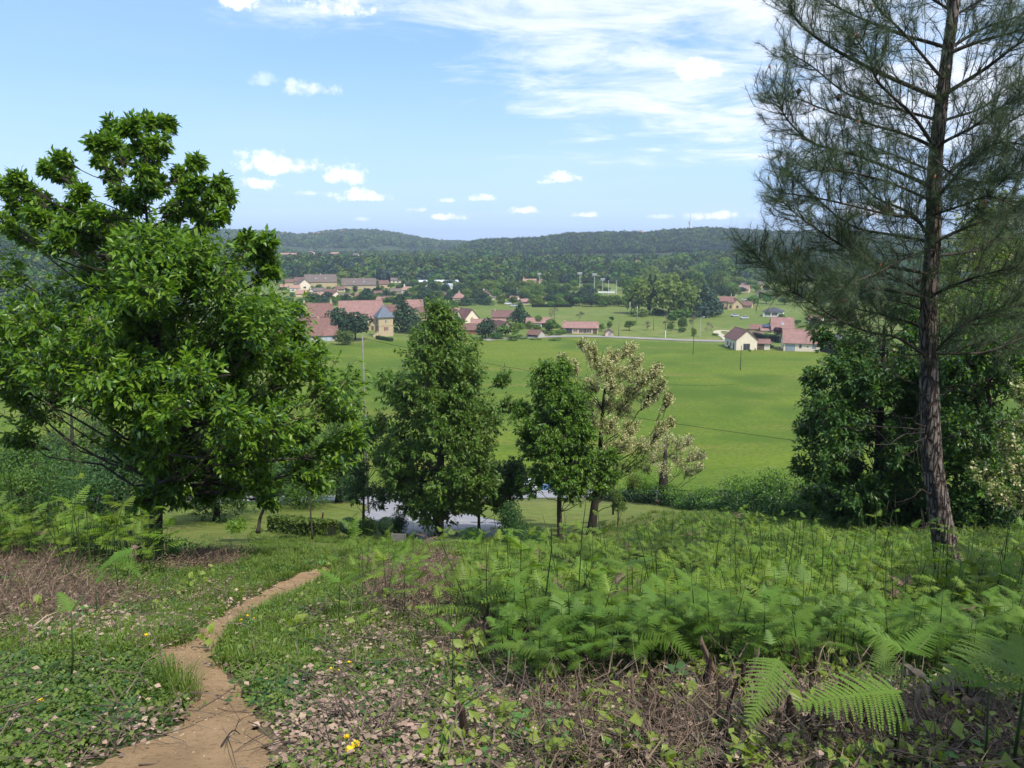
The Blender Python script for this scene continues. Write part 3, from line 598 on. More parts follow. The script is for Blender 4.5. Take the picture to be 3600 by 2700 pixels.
TT_ = [ # kind, base u, base v, height px, width px, label
 ('pine', 1195, 1190, 120, 115, 'dark spreading evergreen between the long barn and the stone dovecote'),
 ('pine', 1250, 1196, 112, 120, 'broad dark evergreen standing left of the stone dovecote'),
 ('round', 1213, 1212, 62, 76, 'bright green round tree beside the right end of the long barn'),
 ('conifer', 1420, 1168, 128, 82, 'tall black-green spruce right of the stone dovecote'),
 ('cedar', 1505, 1100, 95, 55, 'dark cedar behind the top of the big chestnut'),
 ('round', 1590, 1108, 65, 55, 'dark green tree behind the pointed white gables'),
 ('conifer', 1828, 1142, 82, 52, 'dense dark conifer beside the pair of cream gables'),
 ('pine', 1707, 1190, 78, 84, 'round grey-green evergreen in front of the pink roofed farm'),
 ('bush', 1768, 1182, 52, 62, 'bright green bush below the cream gable with the brown shutter'),
 ('round', 1815, 1184, 62, 66, 'fresh green tree left of the sagging shed'),
 ('bush', 1745, 1192, 26, 60, 'low clipped green bush at the field edge before the farm'),
 ('bush', 1805, 1190, 26, 70, 'low clipped green hedge bush beside the sagging shed'),
 ('round', 1893, 1148, 44, 52, 'leafy green tree in front of the open pink roofed shed'),
 ('darkbush', 1862, 1156, 34, 44, 'dark bush below the open pink roofed shed'),
 ('round', 1940, 1164, 46, 54, 'dark olive tree left of the pink bungalow'),
 ('yellow', 1665, 1150, 16, 20, 'small yellow flowering broom beside the farm wall'),
 ('bare', 1950, 1120, 62, 62, 'greyish bare tree behind the dark olive tree'),
 ('bare', 2038, 1128, 50, 46, 'small bare tree above the pink bungalow'),
 ('round', 2114, 1164, 30, 26, 'round green shrub tree at the right end of the bungalow'),
 ('bush', 2143, 1152, 25, 26, 'dark green shrub between bungalow and meadow'),
 ('round', 2151, 1130, 22, 20, 'small upright tree alone in the upper meadow'),
 ('round', 2212, 1162, 44, 46, 'loose green tree in the meadow above the valley road'),
 ('bare', 2275, 1160, 44, 48, 'pinkish bare bush tree in the meadow'),
 ('darkbush', 2358, 1162, 34, 30, 'dark shrub beside the wooden pole with a white foot'),
 ('round', 2398, 1160, 56, 44, 'deep green tree in the middle of the meadow'),
 ('bush', 2398, 1168, 22, 34, 'round clipped bush at the foot of the deep green meadow tree'),
 ('bare', 2436, 1152, 66, 52, 'tall bare tree right of the deep green meadow tree'),
 ('bare', 2485, 1168, 56, 48, 'bare spreading tree by the street lamp'),
 ('bare', 2336, 1150, 34, 30, 'thin bare shrub behind the pole with a white foot'),
 ('column', 2283, 1102, 142, 26, 'left one of the pair of tall dark cypresses'),
 ('column', 2300, 1104, 142, 20, 'right one of the pair of tall dark cypresses'),
 ('light', 2245, 1104, 144, 130, 'pale green plane tree left of the two cypresses'),
 ('light', 2350, 1108, 156, 159, 'largest pale green plane tree right of the two cypresses'),
 ('light', 2410, 1112, 142, 116, 'pale green plane tree at the right end of the plane tree group'),
 ('darkbush', 2318, 1108, 26, 60, 'dark bushes at the foot of the two cypresses'),
 ('darkbush', 2365, 1134, 48, 56, 'dark shrub mass in front of the plane trees'),
 ('light', 2380, 1102, 120, 110, 'broad pale green plane tree in the middle of the plane tree group'),
 ('darkbush', 2250, 1112, 34, 80, 'dark bushes under the left plane tree'),
 ('darkbush', 2400, 1116, 38, 90, 'dark bushes under the right plane trees'),
 ('cedar', 2470, 1112, 118, 84, 'large blue-green cedar right of the plane trees'),
 ('cedar', 2500, 1108, 95, 60, 'second blue-green cedar behind the large one'),
 ('round', 2455, 1030, 80, 60, 'dark tree behind the blue-green cedars'),
 ('round', 2520, 1040, 84, 64, 'mid green tree above the cedars'),
 ('round', 2575, 1052, 58, 66, 'leafy tree left of the sandstone farmhouse'),
 ('round', 2385, 960, 78, 100, 'dark domed tree standing highest in the mid valley grove'),
 ('light', 2320, 965, 68, 60, 'yellowish green tree beside the dark domed tree'),
 ('light', 2290, 1000, 70, 60, 'light green tree above the left plane tree'),
 ('round', 2240, 985, 56, 60, 'green tree at the left of the mid valley grove'),
 ('light', 2430, 1000, 70, 70, 'light green tree above the right plane tree'),
 ('round', 2350, 1010, 60, 80, 'green tree filling the middle of the grove'),
 ('conifer', 2607, 968, 56, 34, 'tall dark conifer on the slope among the villas'),
 ('pine', 2625, 975, 34, 44, 'dark rounded pine at the foot of the slope conifer'),
 ('pine', 2588, 1002, 22, 30, 'dark tree right of the yellow dovecote tower'),
 ('purple', 2732, 1182, 34, 44, 'purple-leaved plum between the two cream houses'),
 ('darkbush', 2670, 1178, 22, 34, 'green bush behind the left cream house'),
 ('purple', 1160, 1050, 24, 30, 'dark purple plum beside the white terraced house'),
 ('purple', 1235, 1052, 20, 24, 'purple plum right of the gabled row'),
 ('purple', 1248, 1032, 24, 20, 'dark purple tree in front of the second long roof'),
 ('purple', 1296, 1026, 14, 22, 'small purple tree below the second long roof'),
 ('purple', 1400, 1020, 14, 18, 'small purple tree left of the orange roofed house'),
 ('conifer', 1285, 1068, 58, 46, 'big dark conifer behind the long red roofs'),
 ('conifer', 1216, 1066, 38, 40, 'dark conifer below the gabled row'),
 ('round', 1120, 1070, 26, 46, 'green tree right of the slate roof turret'),
 ('round', 1250, 1068, 30, 34, 'light tree between the conifers behind the red roofs'),
 ('conifer', 1330, 1030, 26, 34, 'dark conifer right of the second long roof'),
 ('cedar', 1358, 1046, 34, 30, 'blue-green cedar left of the grey bungalow'),
 ('bush', 1370, 1062, 22, 70, 'yellow-green hedge bush behind the dark roofs'),
 ('darkbush', 1065, 1035, 14, 20, 'dark hedge bush by the gabled house end'),
 ('conifer', 1085, 1062, 40, 26, 'slim dark conifer beside the white terraced house'),
 ('round', 1825, 1000, 0, 0, None)]
for t in TT_:
    if t[5]: vtree(t[0], t[1], t[2], t[3], t[4], t[5])
# garden and street trees between the houses
def band(n, u0, u1, v0, v1, hp, wp, kinds, label, group, seed):
    global rt; rt = np.random.default_rng(seed)
    for i in range(n):
        u = u0 + (u1 - u0) * (i + rt.uniform(.1, .9)) / n; v = rt.uniform(v0, v1); s = rt.uniform(.8, 1.45); k = kinds[rt.integers(len(kinds))]
        lab = {'round': 'leafy green', 'light': 'pale green', 'conifer': 'dark pointed', 'cedar': 'blue-green pointed', 'pine': 'dark round', 'bush': 'low green', 'darkbush': 'low dark', 'bare': 'greyish bare', 'purple': 'purple'}[k]
        cat = NM[k][1]
        vtree(k, u, v, hp * s * (.55 if 'bush' in k else 1), wp * s, f'{lab} {cat} {label}', f'{lab} {cat} {label}')
band(16, 960, 1420, 985, 992, 26, 34, ['round', 'round', 'light', 'pine'], 'behind the upper village roofs', 'x', 51)
band(14, 1010, 1440, 1034, 1054, 20, 22, ['round', 'bush', 'conifer', 'round', 'darkbush'], 'in the gardens of the upper village', 'x', 52)
band(12, 1420, 1620, 1006, 1024, 30, 34, ['round', 'light', 'pine', 'conifer'], 'in front of the white factory', 'x', 53)
band(20, 1560, 2120, 1010, 1024, 32, 40, ['round', 'light', 'round', 'bush', 'round'], 'in the row above the bungalows', 'x', 54)
band(18, 1560, 2080, 1032, 1052, 30, 34, ['round', 'conifer', 'cedar', 'round', 'pine', 'light'], 'among the bungalows', 'x', 55)
band(12, 1560, 1990, 1060, 1082, 26, 30, ['round', 'bush', 'conifer', 'darkbush'], 'above the farm roofs', 'x', 56)
band(12, 1990, 2230, 1070, 1080, 34, 40, ['round', 'darkbush', 'round', 'pine'], 'along the hedge left of the plane trees', 'x', 57)
band(8, 2470, 2700, 1010, 1030, 34, 36, ['round', 'pine', 'light'], 'between the villas on the slope', 'x', 58)
band(10, 2490, 2760, 955, 985, 26, 36, ['round', 'pine', 'round'], 'above the villas on the slope', 'x', 59)
band(7, 1750, 1990, 1192, 1198, 14, 34, ['bush', 'darkbush'], 'along the far edge of the green field', 'x', 60)
band(10, 2500, 2900, 1172, 1182, 16, 22, ['bush', 'darkbush'], 'in the gardens of the cream houses', 'x', 61)
band(12, 2620, 3100, 1050, 1085, 34, 40, ['round', 'round', 'pine', 'bare'], 'in the meadows behind the pine branches', 'x', 62)
band(14, 2, 960, 1080, 1130, 44, 60, ['round', 'light', 'pine', 'conifer'], 'in the village hidden by the big left tree', 'x', 63)
band(14, 2, 960, 1150, 1215, 44, 66, ['round', 'light', 'pine', 'bush'], 'at the field edge behind the big left tree', 'x', 64)
band(10, 1040, 1330, 880, 905, 12, 16, ['round', 'conifer', 'round'], 'round the white buildings below the far hill', 'x', 65)
band(12, 960, 1100, 1150, 1170, 26, 26, ['bush', 'round'], 'behind the long barn roof', 'x', 66)
band(26, 985, 1440, 1008, 1030, 17, 24, ['round', 'bush', 'round', 'conifer', 'light'], 'between the roofs of the upper village', 'x', 71)
band(22, 1420, 1650, 1030, 1060, 30, 32, ['round', 'conifer', 'light', 'bush', 'pine'], 'between the factory and the farm', 'x', 72)
band(26, 1560, 2150, 1018, 1034, 30, 38, ['round', 'light', 'round', 'bush'], 'between the bungalows and the woods', 'x', 73)
band(18, 1620, 2030, 1046, 1066, 24, 30, ['round', 'bush', 'conifer', 'round', 'bush'], 'in front of the bungalows', 'x', 74)
band(16, 1840, 2260, 1062, 1076, 30, 40, ['round', 'pine', 'round', 'darkbush'], 'in the hedgerow above the meadow', 'x', 75)
band(8, 1540, 1640, 1130, 1150, 30, 36, ['round', 'bush', 'pine'], 'left of the farm gables', 'x', 76)
band(12, 2480, 2960, 980, 1012, 34, 40, ['round', 'pine', 'round', 'light'], 'round the ochre villas', 'x', 77)
band(10, 2540, 2960, 1020, 1050, 26, 36, ['round', 'bush', 'pine', 'conifer'], 'below the ochre villas', 'x', 78)
band(9, 2180, 2300, 985, 1060, 60, 60, ['round', 'light', 'round'], 'at the left of the plane tree grove', 'x', 79)
band(10, 2420, 2580, 960, 1060, 66, 60, ['round', 'pine', 'round'], 'at the right of the plane tree grove', 'x', 80)
band(10, 1880, 1990, 1150, 1180, 22, 34, ['darkbush', 'bush', 'round'], 'left of the pink bungalow', 'x', 81)
band(16, 1000, 1330, 1056, 1074, 28, 34, ['round', 'bush', 'conifer', 'pine', 'round'], 'behind the long red barn roofs', 'x', 83)
band(12, 985, 1330, 992, 1004, 22, 34, ['round', 'pine', 'light', 'round'], 'just above the upper village', 'x', 84)
band(10, 1400, 1560, 1060, 1090, 40, 40, ['round', 'pine', 'conifer', 'round'], 'behind the tip of the middle chestnut', 'x', 85)
band(8, 2680, 2960, 1120, 1150, 26, 34, ['round', 'pine', 'bush'], 'behind the wide pink roof', 'x', 82)
vtree('round', 1845, 985, 30, 30, 'round green tree in front of the orange farmhouse at the wood edge')
vtree('bush', 2636, 1236, 10, 13, 'small round shrub at the corner of the left cream house')
vtree('bush', 2872, 1242, 16, 14, 'round shrub at the right corner of the pink roofed house')
vtree('darkbush', 2570, 1224, 14, 24, 'dark shrub along the side wall of the left cream house')
vtree('bush', 2700, 1222, 14, 40, 'light green shrubs between the carport and the pink roofed house')
# ================================================================== HOUSES
def m_roof(name, c1, c2, sp=2.6):
    m_, nt = newmat(name); b, o = pbsdf(nt, .85, .2); tc = nt.nodes.new('ShaderNodeTexCoord').outputs['Object']
    n1 = nnoise(nt, .8, 6, .7, tc); n2 = nnoise(nt, 6, 5, .8, tc); n3 = nnoise(nt, .25, 3, .5, tc)
    c = nmix(nt, nramp(nt, n1, .3, .7), c1, c2); c = nmix(nt, nramp(nt, n2, .5, .8), c, tuple(v * .55 for v in c2)); c = nmix(nt, nramp(nt, n3, .55, .75), c, tuple(v * 1.15 for v in c1))
    nt.links.new(c, b.inputs['Base Color']); w = nt.nodes.new('ShaderNodeTexWave'); w.bands_direction = 'Z'; w.inputs['Scale'].default_value = sp; w.inputs['Distortion'].default_value = .6; nt.links.new(tc, w.inputs['Vector'])
    nbump(nt, b, w.outputs['Fac'], .5, .08); return m_
RF = {'pink': m_roof('pink_tile_roof', (.30, .175, .15), (.22, .125, .108)), 'brown': m_roof('brown_tile_roof', (.175, .100, .078), (.115, .070, .058)),
      'rust': m_roof('rust_tile_roof', (.225, .12, .10), (.15, .085, .072)), 'orange': m_roof('orange_tile_roof', (.34, .205, .155), (.26, .16, .125)), 'grey': m_roof('grey_brown_roof', (.16, .125, .11), (.12, .095, .085)),
      'slate': m_roof('blue_slate_roof', (.15, .175, .21), (.11, .13, .165)), 'dark': m_roof('dark_slate_roof', (.075, .075, .085), (.05, .05, .06)), 'plum': m_roof('plum_tile_roof', (.17, .095, .085), (.13, .07, .065)), 'metal': m_roof('white_metal_roof', (.60, .64, .70), (.52, .56, .62))}
WL = {'cream': m_plain('cream_render', (.72, .62, .48), (.66, .56, .43), .8, .9, .2, 20), 'white': m_plain('white_render', (.74, .71, .64), (.66, .63, .56), .8, .9, .2, 20), 'stone': m_plain('golden_stone', (.50, .40, .25), (.37, .29, .18), 2.2, .95, .6, 5),
      'grey': m_plain('grey_plank_wall', (.42, .41, .37), (.34, .33, .29), 1.5, .9, .4, 6, sc=(1, 1, 4)), 'yellow': m_plain('ochre_render', (.60, .45, .22), (.50, .37, .19), 1, .9), 'red': m_plain('rusty_red_wall', (.30, .12, .075), (.22, .09, .06), 2, .9), 'pinkw': m_plain('pink_cream_render', (.60, .45, .33), (.52, .39, .28), 1, .9)}
M['glass'] = m_plain('dark_window_glass', (.03, .035, .045), (.05, .055, .065), 1, .12, spec=.6); M['glass_light'] = m_plain('curtained_glass', (.22, .26, .30), (.30, .34, .38), 1, .2, spec=.6)
M['frame_w'] = m_plain('white_window_frame', (.72, .72, .70), None, 3, .6); M['frame_g'] = m_plain('grey_window_frame', (.22, .23, .25), None, 3, .6); M['shut_brown'] = m_plain('brown_shutter', (.13, .065, .04), None, 3, .7); M['shut_red'] = m_plain('red_shutter', (.30, .075, .05), None, 3, .7)
M['door_grey'] = m_plain('pale_blue_door', (.42, .47, .52), (.36, .41, .46), 2, .7); M['wood'] = m_plain('weathered_wood', (.14, .10, .07), (.09, .065, .05), 3, .9, sc=(1, 1, .3)); M['concrete'] = m_plain('pale_concrete', (.46, .44, .40), (.36, .34, .31), 2, .9, .2); M['solar'] = m_plain('solar_panel', (.05, .07, .12), None, 2, .2, spec=.7)
M['pole_grey'] = m_plain('weathered_pole', (.20, .19, .17), (.13, .12, .11), 2, .9, .3); M['metal'] = m_plain('galvanised_metal', (.45, .46, .47), None, 2, .4); M['white'] = m_plain('white_paint', (.75, .75, .73), None, 2, .6)
def slab(mb, a, b, c, d, t=.16):
    a, b, c, d = [np.array(p, float) for p in (a, b, c, d)]; n = nrm(np.cross(b - a, d - a)); n = n if n[2] > 0 else -n
    V = [a, b, c, d, a + n * t, b + n * t, c + n * t, d + n * t]; mb.add(V, [(0, 1, 2, 3), (4, 7, 6, 5), (0, 4, 5, 1), (1, 5, 6, 2), (2, 6, 7, 3), (3, 7, 4, 0)])
def opening(root, x, z, w, hh, y, kind, s=1, name=None):
    fr = MB(); t = .07; col = {'w': 'frame_w', 'g': 'frame_g', 's': 'frame_w', 'r': 'frame_w', 'l': 'frame_g', 'd': 'door_grey', 'b': 'wood', 'o': 'frame_g', 'k': 'wood'}[kind]
    if kind in 'db': o = MB().box(x - w / 2, x + w / 2, y - .07, y + .05, z, z + hh).build('door', M[col], root); MB().box(x - .03, x + .03, y - .10, y - .071, z + .1, z + hh - .1).build('seam', M['wood'], o); return
    fr.box(x - w / 2, x - w / 2 + t, y - .06, y + .04, z, z + hh); fr.box(x + w / 2 - t, x + w / 2, y - .06, y + .04, z, z + hh)
    fr.box(x - w / 2 + t, x + w / 2 - t, y - .06, y + .04, z + hh - t, z + hh); fr.box(x - w / 2 + t, x + w / 2 - t, y - .08, y + .04, z, z + t); fr.box(x - .03, x + .03, y - .05, y + .03, z + t, z + hh - t)
    o = fr.build('window', M[col], root); MB().box(x - w / 2 + t, x + w / 2 - t, y - .02, y + .02, z + t, z + hh - t).build('pane', M['glass_light' if kind == 'l' else 'glass'], o)
    if kind in 'sr':
        for q in (-1, 1):
            xx = x + q * w * .76; MB().box(xx - w * .25, xx + w * .25, y - .09, y - .01, z, z + hh).build('shutter', M['shut_brown' if kind == 's' else 'shut_red'], o)
HN = 0
def house(su, sv, wpx, wallpx, roofpx, dep, yaw, wall, roof, label, kind='gable', wins=(), chim=(), cat='house', name='house', Y=None, over=.35, sky=0, side=(), endwall=True):
    p = G(su, sv) if Y is None else GXY(su, Y); k = pxm(p); ca = math.cos(R(yaw)); w = wpx / k / ca; yaw = yaw - math.degrees(math.atan2(p[0], p[1])); wh = wallpx / k; rh = roofpx / k
    root = thing(name, label, cat, p, R(yaw)); x0, x1 = -w / 2, w / 2; d = dep; b = MB(); z0 = -.6
    if kind in ('gable', 'hip', 'flat', 'pyr', 'shed'):
        b.box(x0, x1, 0, d, z0, wh)
        if kind == 'gable':
            for q in (x0 + .005, x1 - .005): b.add([(q, 0.01, wh - .01), (q, d - .01, wh - .01), (q, d / 2, wh + rh - .05)], [(0, 1, 2) if q > 0 else (0, 2, 1)])
    else:
        b.box(x0, x1, 0, d, z0, wh)
        for q in (.005, d - .005): b.add([(x0 + .01, q, wh - .01), (x1 - .01, q, wh - .01), (0, q, wh + rh - .05)], [(0, 1, 2) if q < 1 else (0, 2, 1)])
    b.build('wall', WL[wall], root); r_ = MB(); o = over; sl = rh / (d / 2)
    if kind == 'gable':
        e = wh - o * sl; slab(r_, (x0 - .3, -o, e), (x1 + .3, -o, e), (x1 + .3, d / 2, wh + rh), (x0 - .3, d / 2, wh + rh)); slab(r_, (x0 - .3, d + o, e), (x1 + .3, d + o, e), (x1 + .3, d / 2 + .01, wh + rh), (x0 - .3, d / 2 + .01, wh + rh))
        r_.tube([(x0 - .32, d / 2, wh + rh + .14), (x1 + .32, d / 2, wh + rh + .14)], .14, 6)
    elif kind == 'gable_front':
        sl = rh / (w / 2); e = wh - o * sl; slab(r_, (x0 - o, -.3, e), (0, -.3, wh + rh), (0, d + .3, wh + rh), (x0 - o, d + .3, e)); slab(r_, (x1 + o, -.3, e), (.01, -.3, wh + rh), (.01, d + .3, wh + rh), (x1 + o, d + .3, e))
        r_.tube([(0, -.32, wh + rh + .14), (0, d + .32, wh + rh + .14)], .14, 6)
    elif kind in ('hip', 'pyr'):
        i = min(d / 2, w / 2 - .05) if kind == 'hip' else w / 2 - .02; A = [(x0 - o, -o, wh), (x1 + o, -o, wh), (x1 + o, d + o, wh), (x0 - o, d + o, wh)]; B_ = [(x0 + i, d / 2, wh + rh), (x1 - i, d / 2, wh + rh)]
        r_.add(A + B_ + [(a[0], a[1], a[2] - .14) for a in A], [(0, 1, 5, 4), (1, 2, 5), (2, 3, 4, 5), (3, 0, 4), (0, 6, 7, 1), (1, 7, 8, 2), (2, 8, 9, 3), (3, 9, 6, 0), (6, 9, 8, 7)])
    elif kind == 'flat': r_.box(x0 - o, x1 + o, -o, d + o, wh, wh + rh)
    elif kind == 'shed': slab(r_, (x0 - .3, -o, wh), (x1 + .3, -o, wh), (x1 + .3, d + o, wh + rh), (x0 - .3, d + o, wh + rh))
    ro = r_.build('roof', RF[roof], root)
    for fx, hh in chim:
        c = MB(); X = x0 + fx * w; zt = wh + rh + hh; yy = d / 2; c.box(X - .4, X + .4, yy - .35, yy + .35, wh + rh * .4, zt); c.box(X - .48, X + .48, yy - .43, yy + .43, zt, zt + .12); c.box(X - .15, X + .15, yy - .15, yy + .15, zt + .12, zt + .4); c.build('chimney', WL['white' if wall == 'white' else 'stone'], ro)
    for j in range(sky):
        X = x0 + w * (.35 + .3 * j) if sky > 1 else x0 + w * .5; t = .45; yy = d / 2 * t; zz = wh + rh * t + .2
        slab(mbs := MB(), (X - .5, yy - .45, zz - .45 * sl), (X + .5, yy - .45, zz - .45 * sl), (X + .5, yy + .45, zz + .45 * sl), (X - .5, yy + .45, zz + .45 * sl), .06); mbs.build('skylight', M['glass_light'], ro)
    for fx, fz, ww, hh, kd in wins: opening(root, x0 + fx * w, fz * wh if fz < 3 else fz, ww, hh, 0, kd)
    return root, k, w, wh, rh

def H(*a, **k): return house(*a, **k)
DT = lambda *x: list(x)
# --- the farm group on the left
H(1078, 1201, 214, 21, 55, 12, -1, 'grey', 'rust', 'long low barn with a huge worn red-brown roof and pale doors at the field edge', wins=[(.30, .0, 2.2, 1.7, 'd'), (.82, 0, 3, 1.8, 'd'), (.45, .3, 1.1, .9, 'g'), (.67, .35, 1.2, .8, 'g'), (.94, .35, 1.2, .9, 'g')], chim=[(.70, .3)], name='barn', cat='barn')
H(1122, 1136, 100, 26, 42, 11, 3, 'stone', 'rust', 'tall old house with a red-brown roof and small dormer behind the long barn', wins=[(.3, 1.05, 1, 1.2, 'w')], chim=[(.96, 1.2), (.04, 1.4)], Y=345)
H(1050, 1128, 42, 26, 40, 9, 0, 'stone', 'slate', 'stone turret house with a steep blue slate roof beside the old house', kind='hip', wins=[(.5, .3, .9, 1.3, 'w')], Y=352)
r0 = H(1272, 1152, 150, 26, 56, 14, 2, 'stone', 'pink', 'large barn with a long pink tiled roof behind the dovecote', wins=[(.8, .3, 1.2, 1.4, 'w'), (.92, .3, 1.2, 1.4, 'w')], name='farm_building', cat='farm building', Y=338)
H(1310, 1164, 26, 20, 15, 5, 0, 'stone', 'brown', 'small stone outhouse with a brown gable just left of the dovecote', kind='gable_front', wins=[(.5, .1, 1, 1.7, 'b')], name='outhouse', cat='outhouse', Y=318)
# stone dovecote tower
dv = H(1358, 1183, 50, 68, 41, 5.4, 17, 'stone', 'slate', 'square golden stone dovecote tower with a pointed slate roof', kind='pyr', wins=[(.5, .70, .75, 1.25, 'w'), (.5, .30, .8, 1.5, 'r')], name='dovecote', cat='tower', over=.5)
_, k_, w_, wh_, rh_ = dv; MB().box(-w_ / 2 - .12, w_ / 2 + .12, -.12, 5.52, wh_ * .56, wh_ * .56 + .18).build('string_course', WL['stone'], dv[0]); MB().box(-w_ / 2 - .08, w_ / 2 + .08, -.08, 5.48, wh_ * .93, wh_ * .985).build('cornice', WL['stone'], dv[0])
MB().tube([(0, 2.7, wh_ + rh_ - .1), (0, 2.7, wh_ + rh_ + .8)], [.1, .02], 6).build('finial', M['metal'], dv[0])
for zz in (.30, .68): MB().box(-w_ / 2 - .03, -w_ / 2 + .05, 2.2, 3.1, wh_ * zz, wh_ * zz + 1.4).build('shutter', M['shut_red'], dv[0])
st = MB(); [st.box(-w_ / 2 - .6 - .45 * i, -w_ / 2 - .15 - .45 * i, -.2, 1.2, -.3, 2.0 - .33 * i) for i in range(5)]; st.build('stairs', WL['stone'], dv[0])
H(1352, 1110, 92, 22, 22, 9, 0, 'stone', 'brown', 'low dark brown roofed building behind the pink barn', Y=370, name='farm_building', cat='farm building')
H(1381, 1122, 26, 16, 32, 9, 0, 'stone', 'plum', 'narrow plum roofed wing with a round skylight right of the dovecote', sky=1, Y=352)
H(1458, 1078, 62, 20, 32, 10, 4, 'stone', 'pink', 'stone house with a broad pink roof behind the black-green spruce', Y=385)
H(1462, 1112, 44, 34, 22, 10, -24, 'stone', 'brown', 'stone gabled house in front of the broad pink roof', kind='gable_front', wins=[(.5, .55, .8, 1, 'w')], Y=345)
# --- upper village
H(1130, 1024, 108, 24, 24, 12, 3, 'stone', 'grey', 'very long house with a grey-brown roof and four skylights, upper village', Y=610, sky=2, chim=[(.5, .8)])
H(1072, 1024, 40, 20, 17, 12, 14, 'cream', 'grey', 'cream gabled end house left of the very long grey-brown roof', kind='gable_front', Y=592, wins=[(.5, .3, 2, 1.4, 'g')])
H(1055, 1000, 36, 14, 12, 10, 0, 'stone', 'brown', 'dark brown roofed house peeping out above the cream gabled end', Y=660)
H(1143, 1004, 34, 18, 9, 12, 0, 'pinkw', 'orange', 'pale orange roof rising behind the very long grey-brown roof', kind='hip', Y=650)
H(1018, 998, 30, 12, 10, 10, 0, 'stone', 'brown', 'brown roofed house at the left edge of the upper village', Y=650)
H(1262, 1024, 118, 14, 22, 12, -2, 'stone', 'grey', 'second very long grey-brown roofed house with skylights', Y=605, sky=2, chim=[(.63, .6)])
H(1247, 1002, 26, 14, 9, 9, 0, 'stone', 'brown', 'small brown roof showing above the second long house', Y=655)
H(1352, 1020, 34, 14, 12, 9, 10, 'stone', 'brown', 'brown roofed house between the second long house and the orange roof', Y=618)
H(1392, 992, 36, 8, 8, 9, 0, 'cream', 'grey', 'small cream bungalow with a grey roof against the dark woods', Y=700, wins=[(.3, .2, 1.4, 1.2, 'g'), (.7, .2, 1.4, 1.2, 'g')])
H(1038, 1021, 36, 12, 9, 9, 6, 'white', 'orange', 'white house with an orange roof at the left end of the gardens', Y=575, wins=[(.3, .2, 1, 1.2, 's'), (.72, .2, 1, 1.2, 's')])
H(1060, 1040, 38, 10, 12, 9, 0, 'pinkw', 'orange', 'low orange roofed house below the cream gabled end', Y=520)
H(1120, 1056, 50, 17, 10, 9, -3, 'white', 'orange', 'white two-storey house with an orange roof beside the purple plum', Y=482, wins=[(.3, .45, 1.3, 1.3, 'g'), (.58, .45, 1.3, 1.3, 'g'), (.3, .02, 1.3, 1.1, 's')])
H(1140, 1056, 16, 8, 5, 5, -3, 'white', 'orange', 'small porch house in front of the white two-storey house', kind='gable_front', Y=470, name='annexe', cat='annexe')
H(1124, 1030, 42, 14, 8, 9, -6, 'cream', 'grey', 'cream house with a grey-beige roof and paired windows', Y=540, wins=[(.2, .2, 1.3, 1.5, 'g'), (.5, .2, 1.3, 1.5, 'g')])
H(1163, 1034, 44, 10, 11, 9, 4, 'pinkw', 'brown', 'first brown roofed house of the stepped row', Y=530)
H(1184, 1040, 30, 10, 12, 9, 24, 'cream', 'brown', 'gabled house in the middle of the stepped row', kind='gable_front', Y=510)
H(1210, 1042, 40, 9, 8, 9, -4, 'white', 'grey', 'low white walled house of the stepped row', Y=500)
H(1230, 1042, 28, 12, 8, 9, 14, 'stone', 'pink', 'gabled end house of the stepped row facing the gardens', kind='gable_front', Y=492, wins=[(.5, .1, 2, 1.6, 'b')])
H(1178, 1052, 14, 5, 6, 6, 0, 'pinkw', 'orange', 'small orange garage roof below the stepped row', Y=470, name='garage', cat='garage')
H(1330, 1042, 28, 10, 7, 8, 0, 'cream', 'brown', 'little cream house alone between the conifers', Y=525)
H(1393, 1037, 36, 9, 9, 9, 8, 'stone', 'grey', 'flat grey-beige bungalow left of the chimneyed white house', Y=545)
H(1426, 1038, 28, 16, 10, 9, -20, 'white', 'orange', 'white house with an orange roof and a tall chimney', Y=540, chim=[(.1, 1.6)], wins=[(.5, .3, 1, 1.2, 'g')])
for i_, (u_, v_, w_, Y_, wl_, rf_, lb_) in enumerate(((1000, 1012, 26, 600, 'cream', 'orange', 'cream cottage left of the white house with an orange roof'), (1096, 1034, 24, 548, 'white', 'brown', 'small white house between the gabled end and the paired windows house'), (1200, 1020, 26, 575, 'cream', 'brown', 'cream house in the gap between the two very long roofs'), (1262, 1046, 26, 500, 'pinkw', 'rust', 'pinkish cottage right of the stepped row'), (1290, 1050, 24, 495, 'white', 'grey', 'white cottage beside the big dark conifer'),
    (1336, 1058, 26, 470, 'cream', 'pink', 'cream house below the little lone house'), (1372, 1056, 26, 478, 'stone', 'brown', 'stone cottage among the yellow-green hedges'), (1412, 1060, 24, 465, 'white', 'pink', 'white cottage above the broad pink roof'), (1450, 1046, 28, 505, 'cream', 'brown', 'cream house right of the tall chimney house'), (1484, 1052, 26, 490, 'white', 'rust', 'white house behind the dark cedar'), (1508, 1036, 26, 530, 'cream', 'orange', 'cream house below the left end of the factory'), (1350, 1006, 26, 650, 'cream', 'brown', 'cream house by the dark woods right of the second long roof'), (1450, 1008, 26, 640, 'white', 'grey', 'white house just left of the factory'), (1650, 1040, 26, 520, 'white', 'pink', 'white cottage between the hipped house and the tall villa'), (1850, 1062, 26, 455, 'cream', 'pink', 'cream cottage left of the flat orange roofs'))):
    H(u_, v_, w_, 9, 8, 8, [8, -12, 20, 0][i_ % 4], wl_, rf_, lb_, Y=Y_, kind=['gable', 'gable_front', 'gable'][i_ % 3], wins=[(.28, .2, 1.1, 1.2, 's'), (.7, .2, 1.1, 1.2, 's')], chim=[(.2, .5)] if i_ % 2 else [])
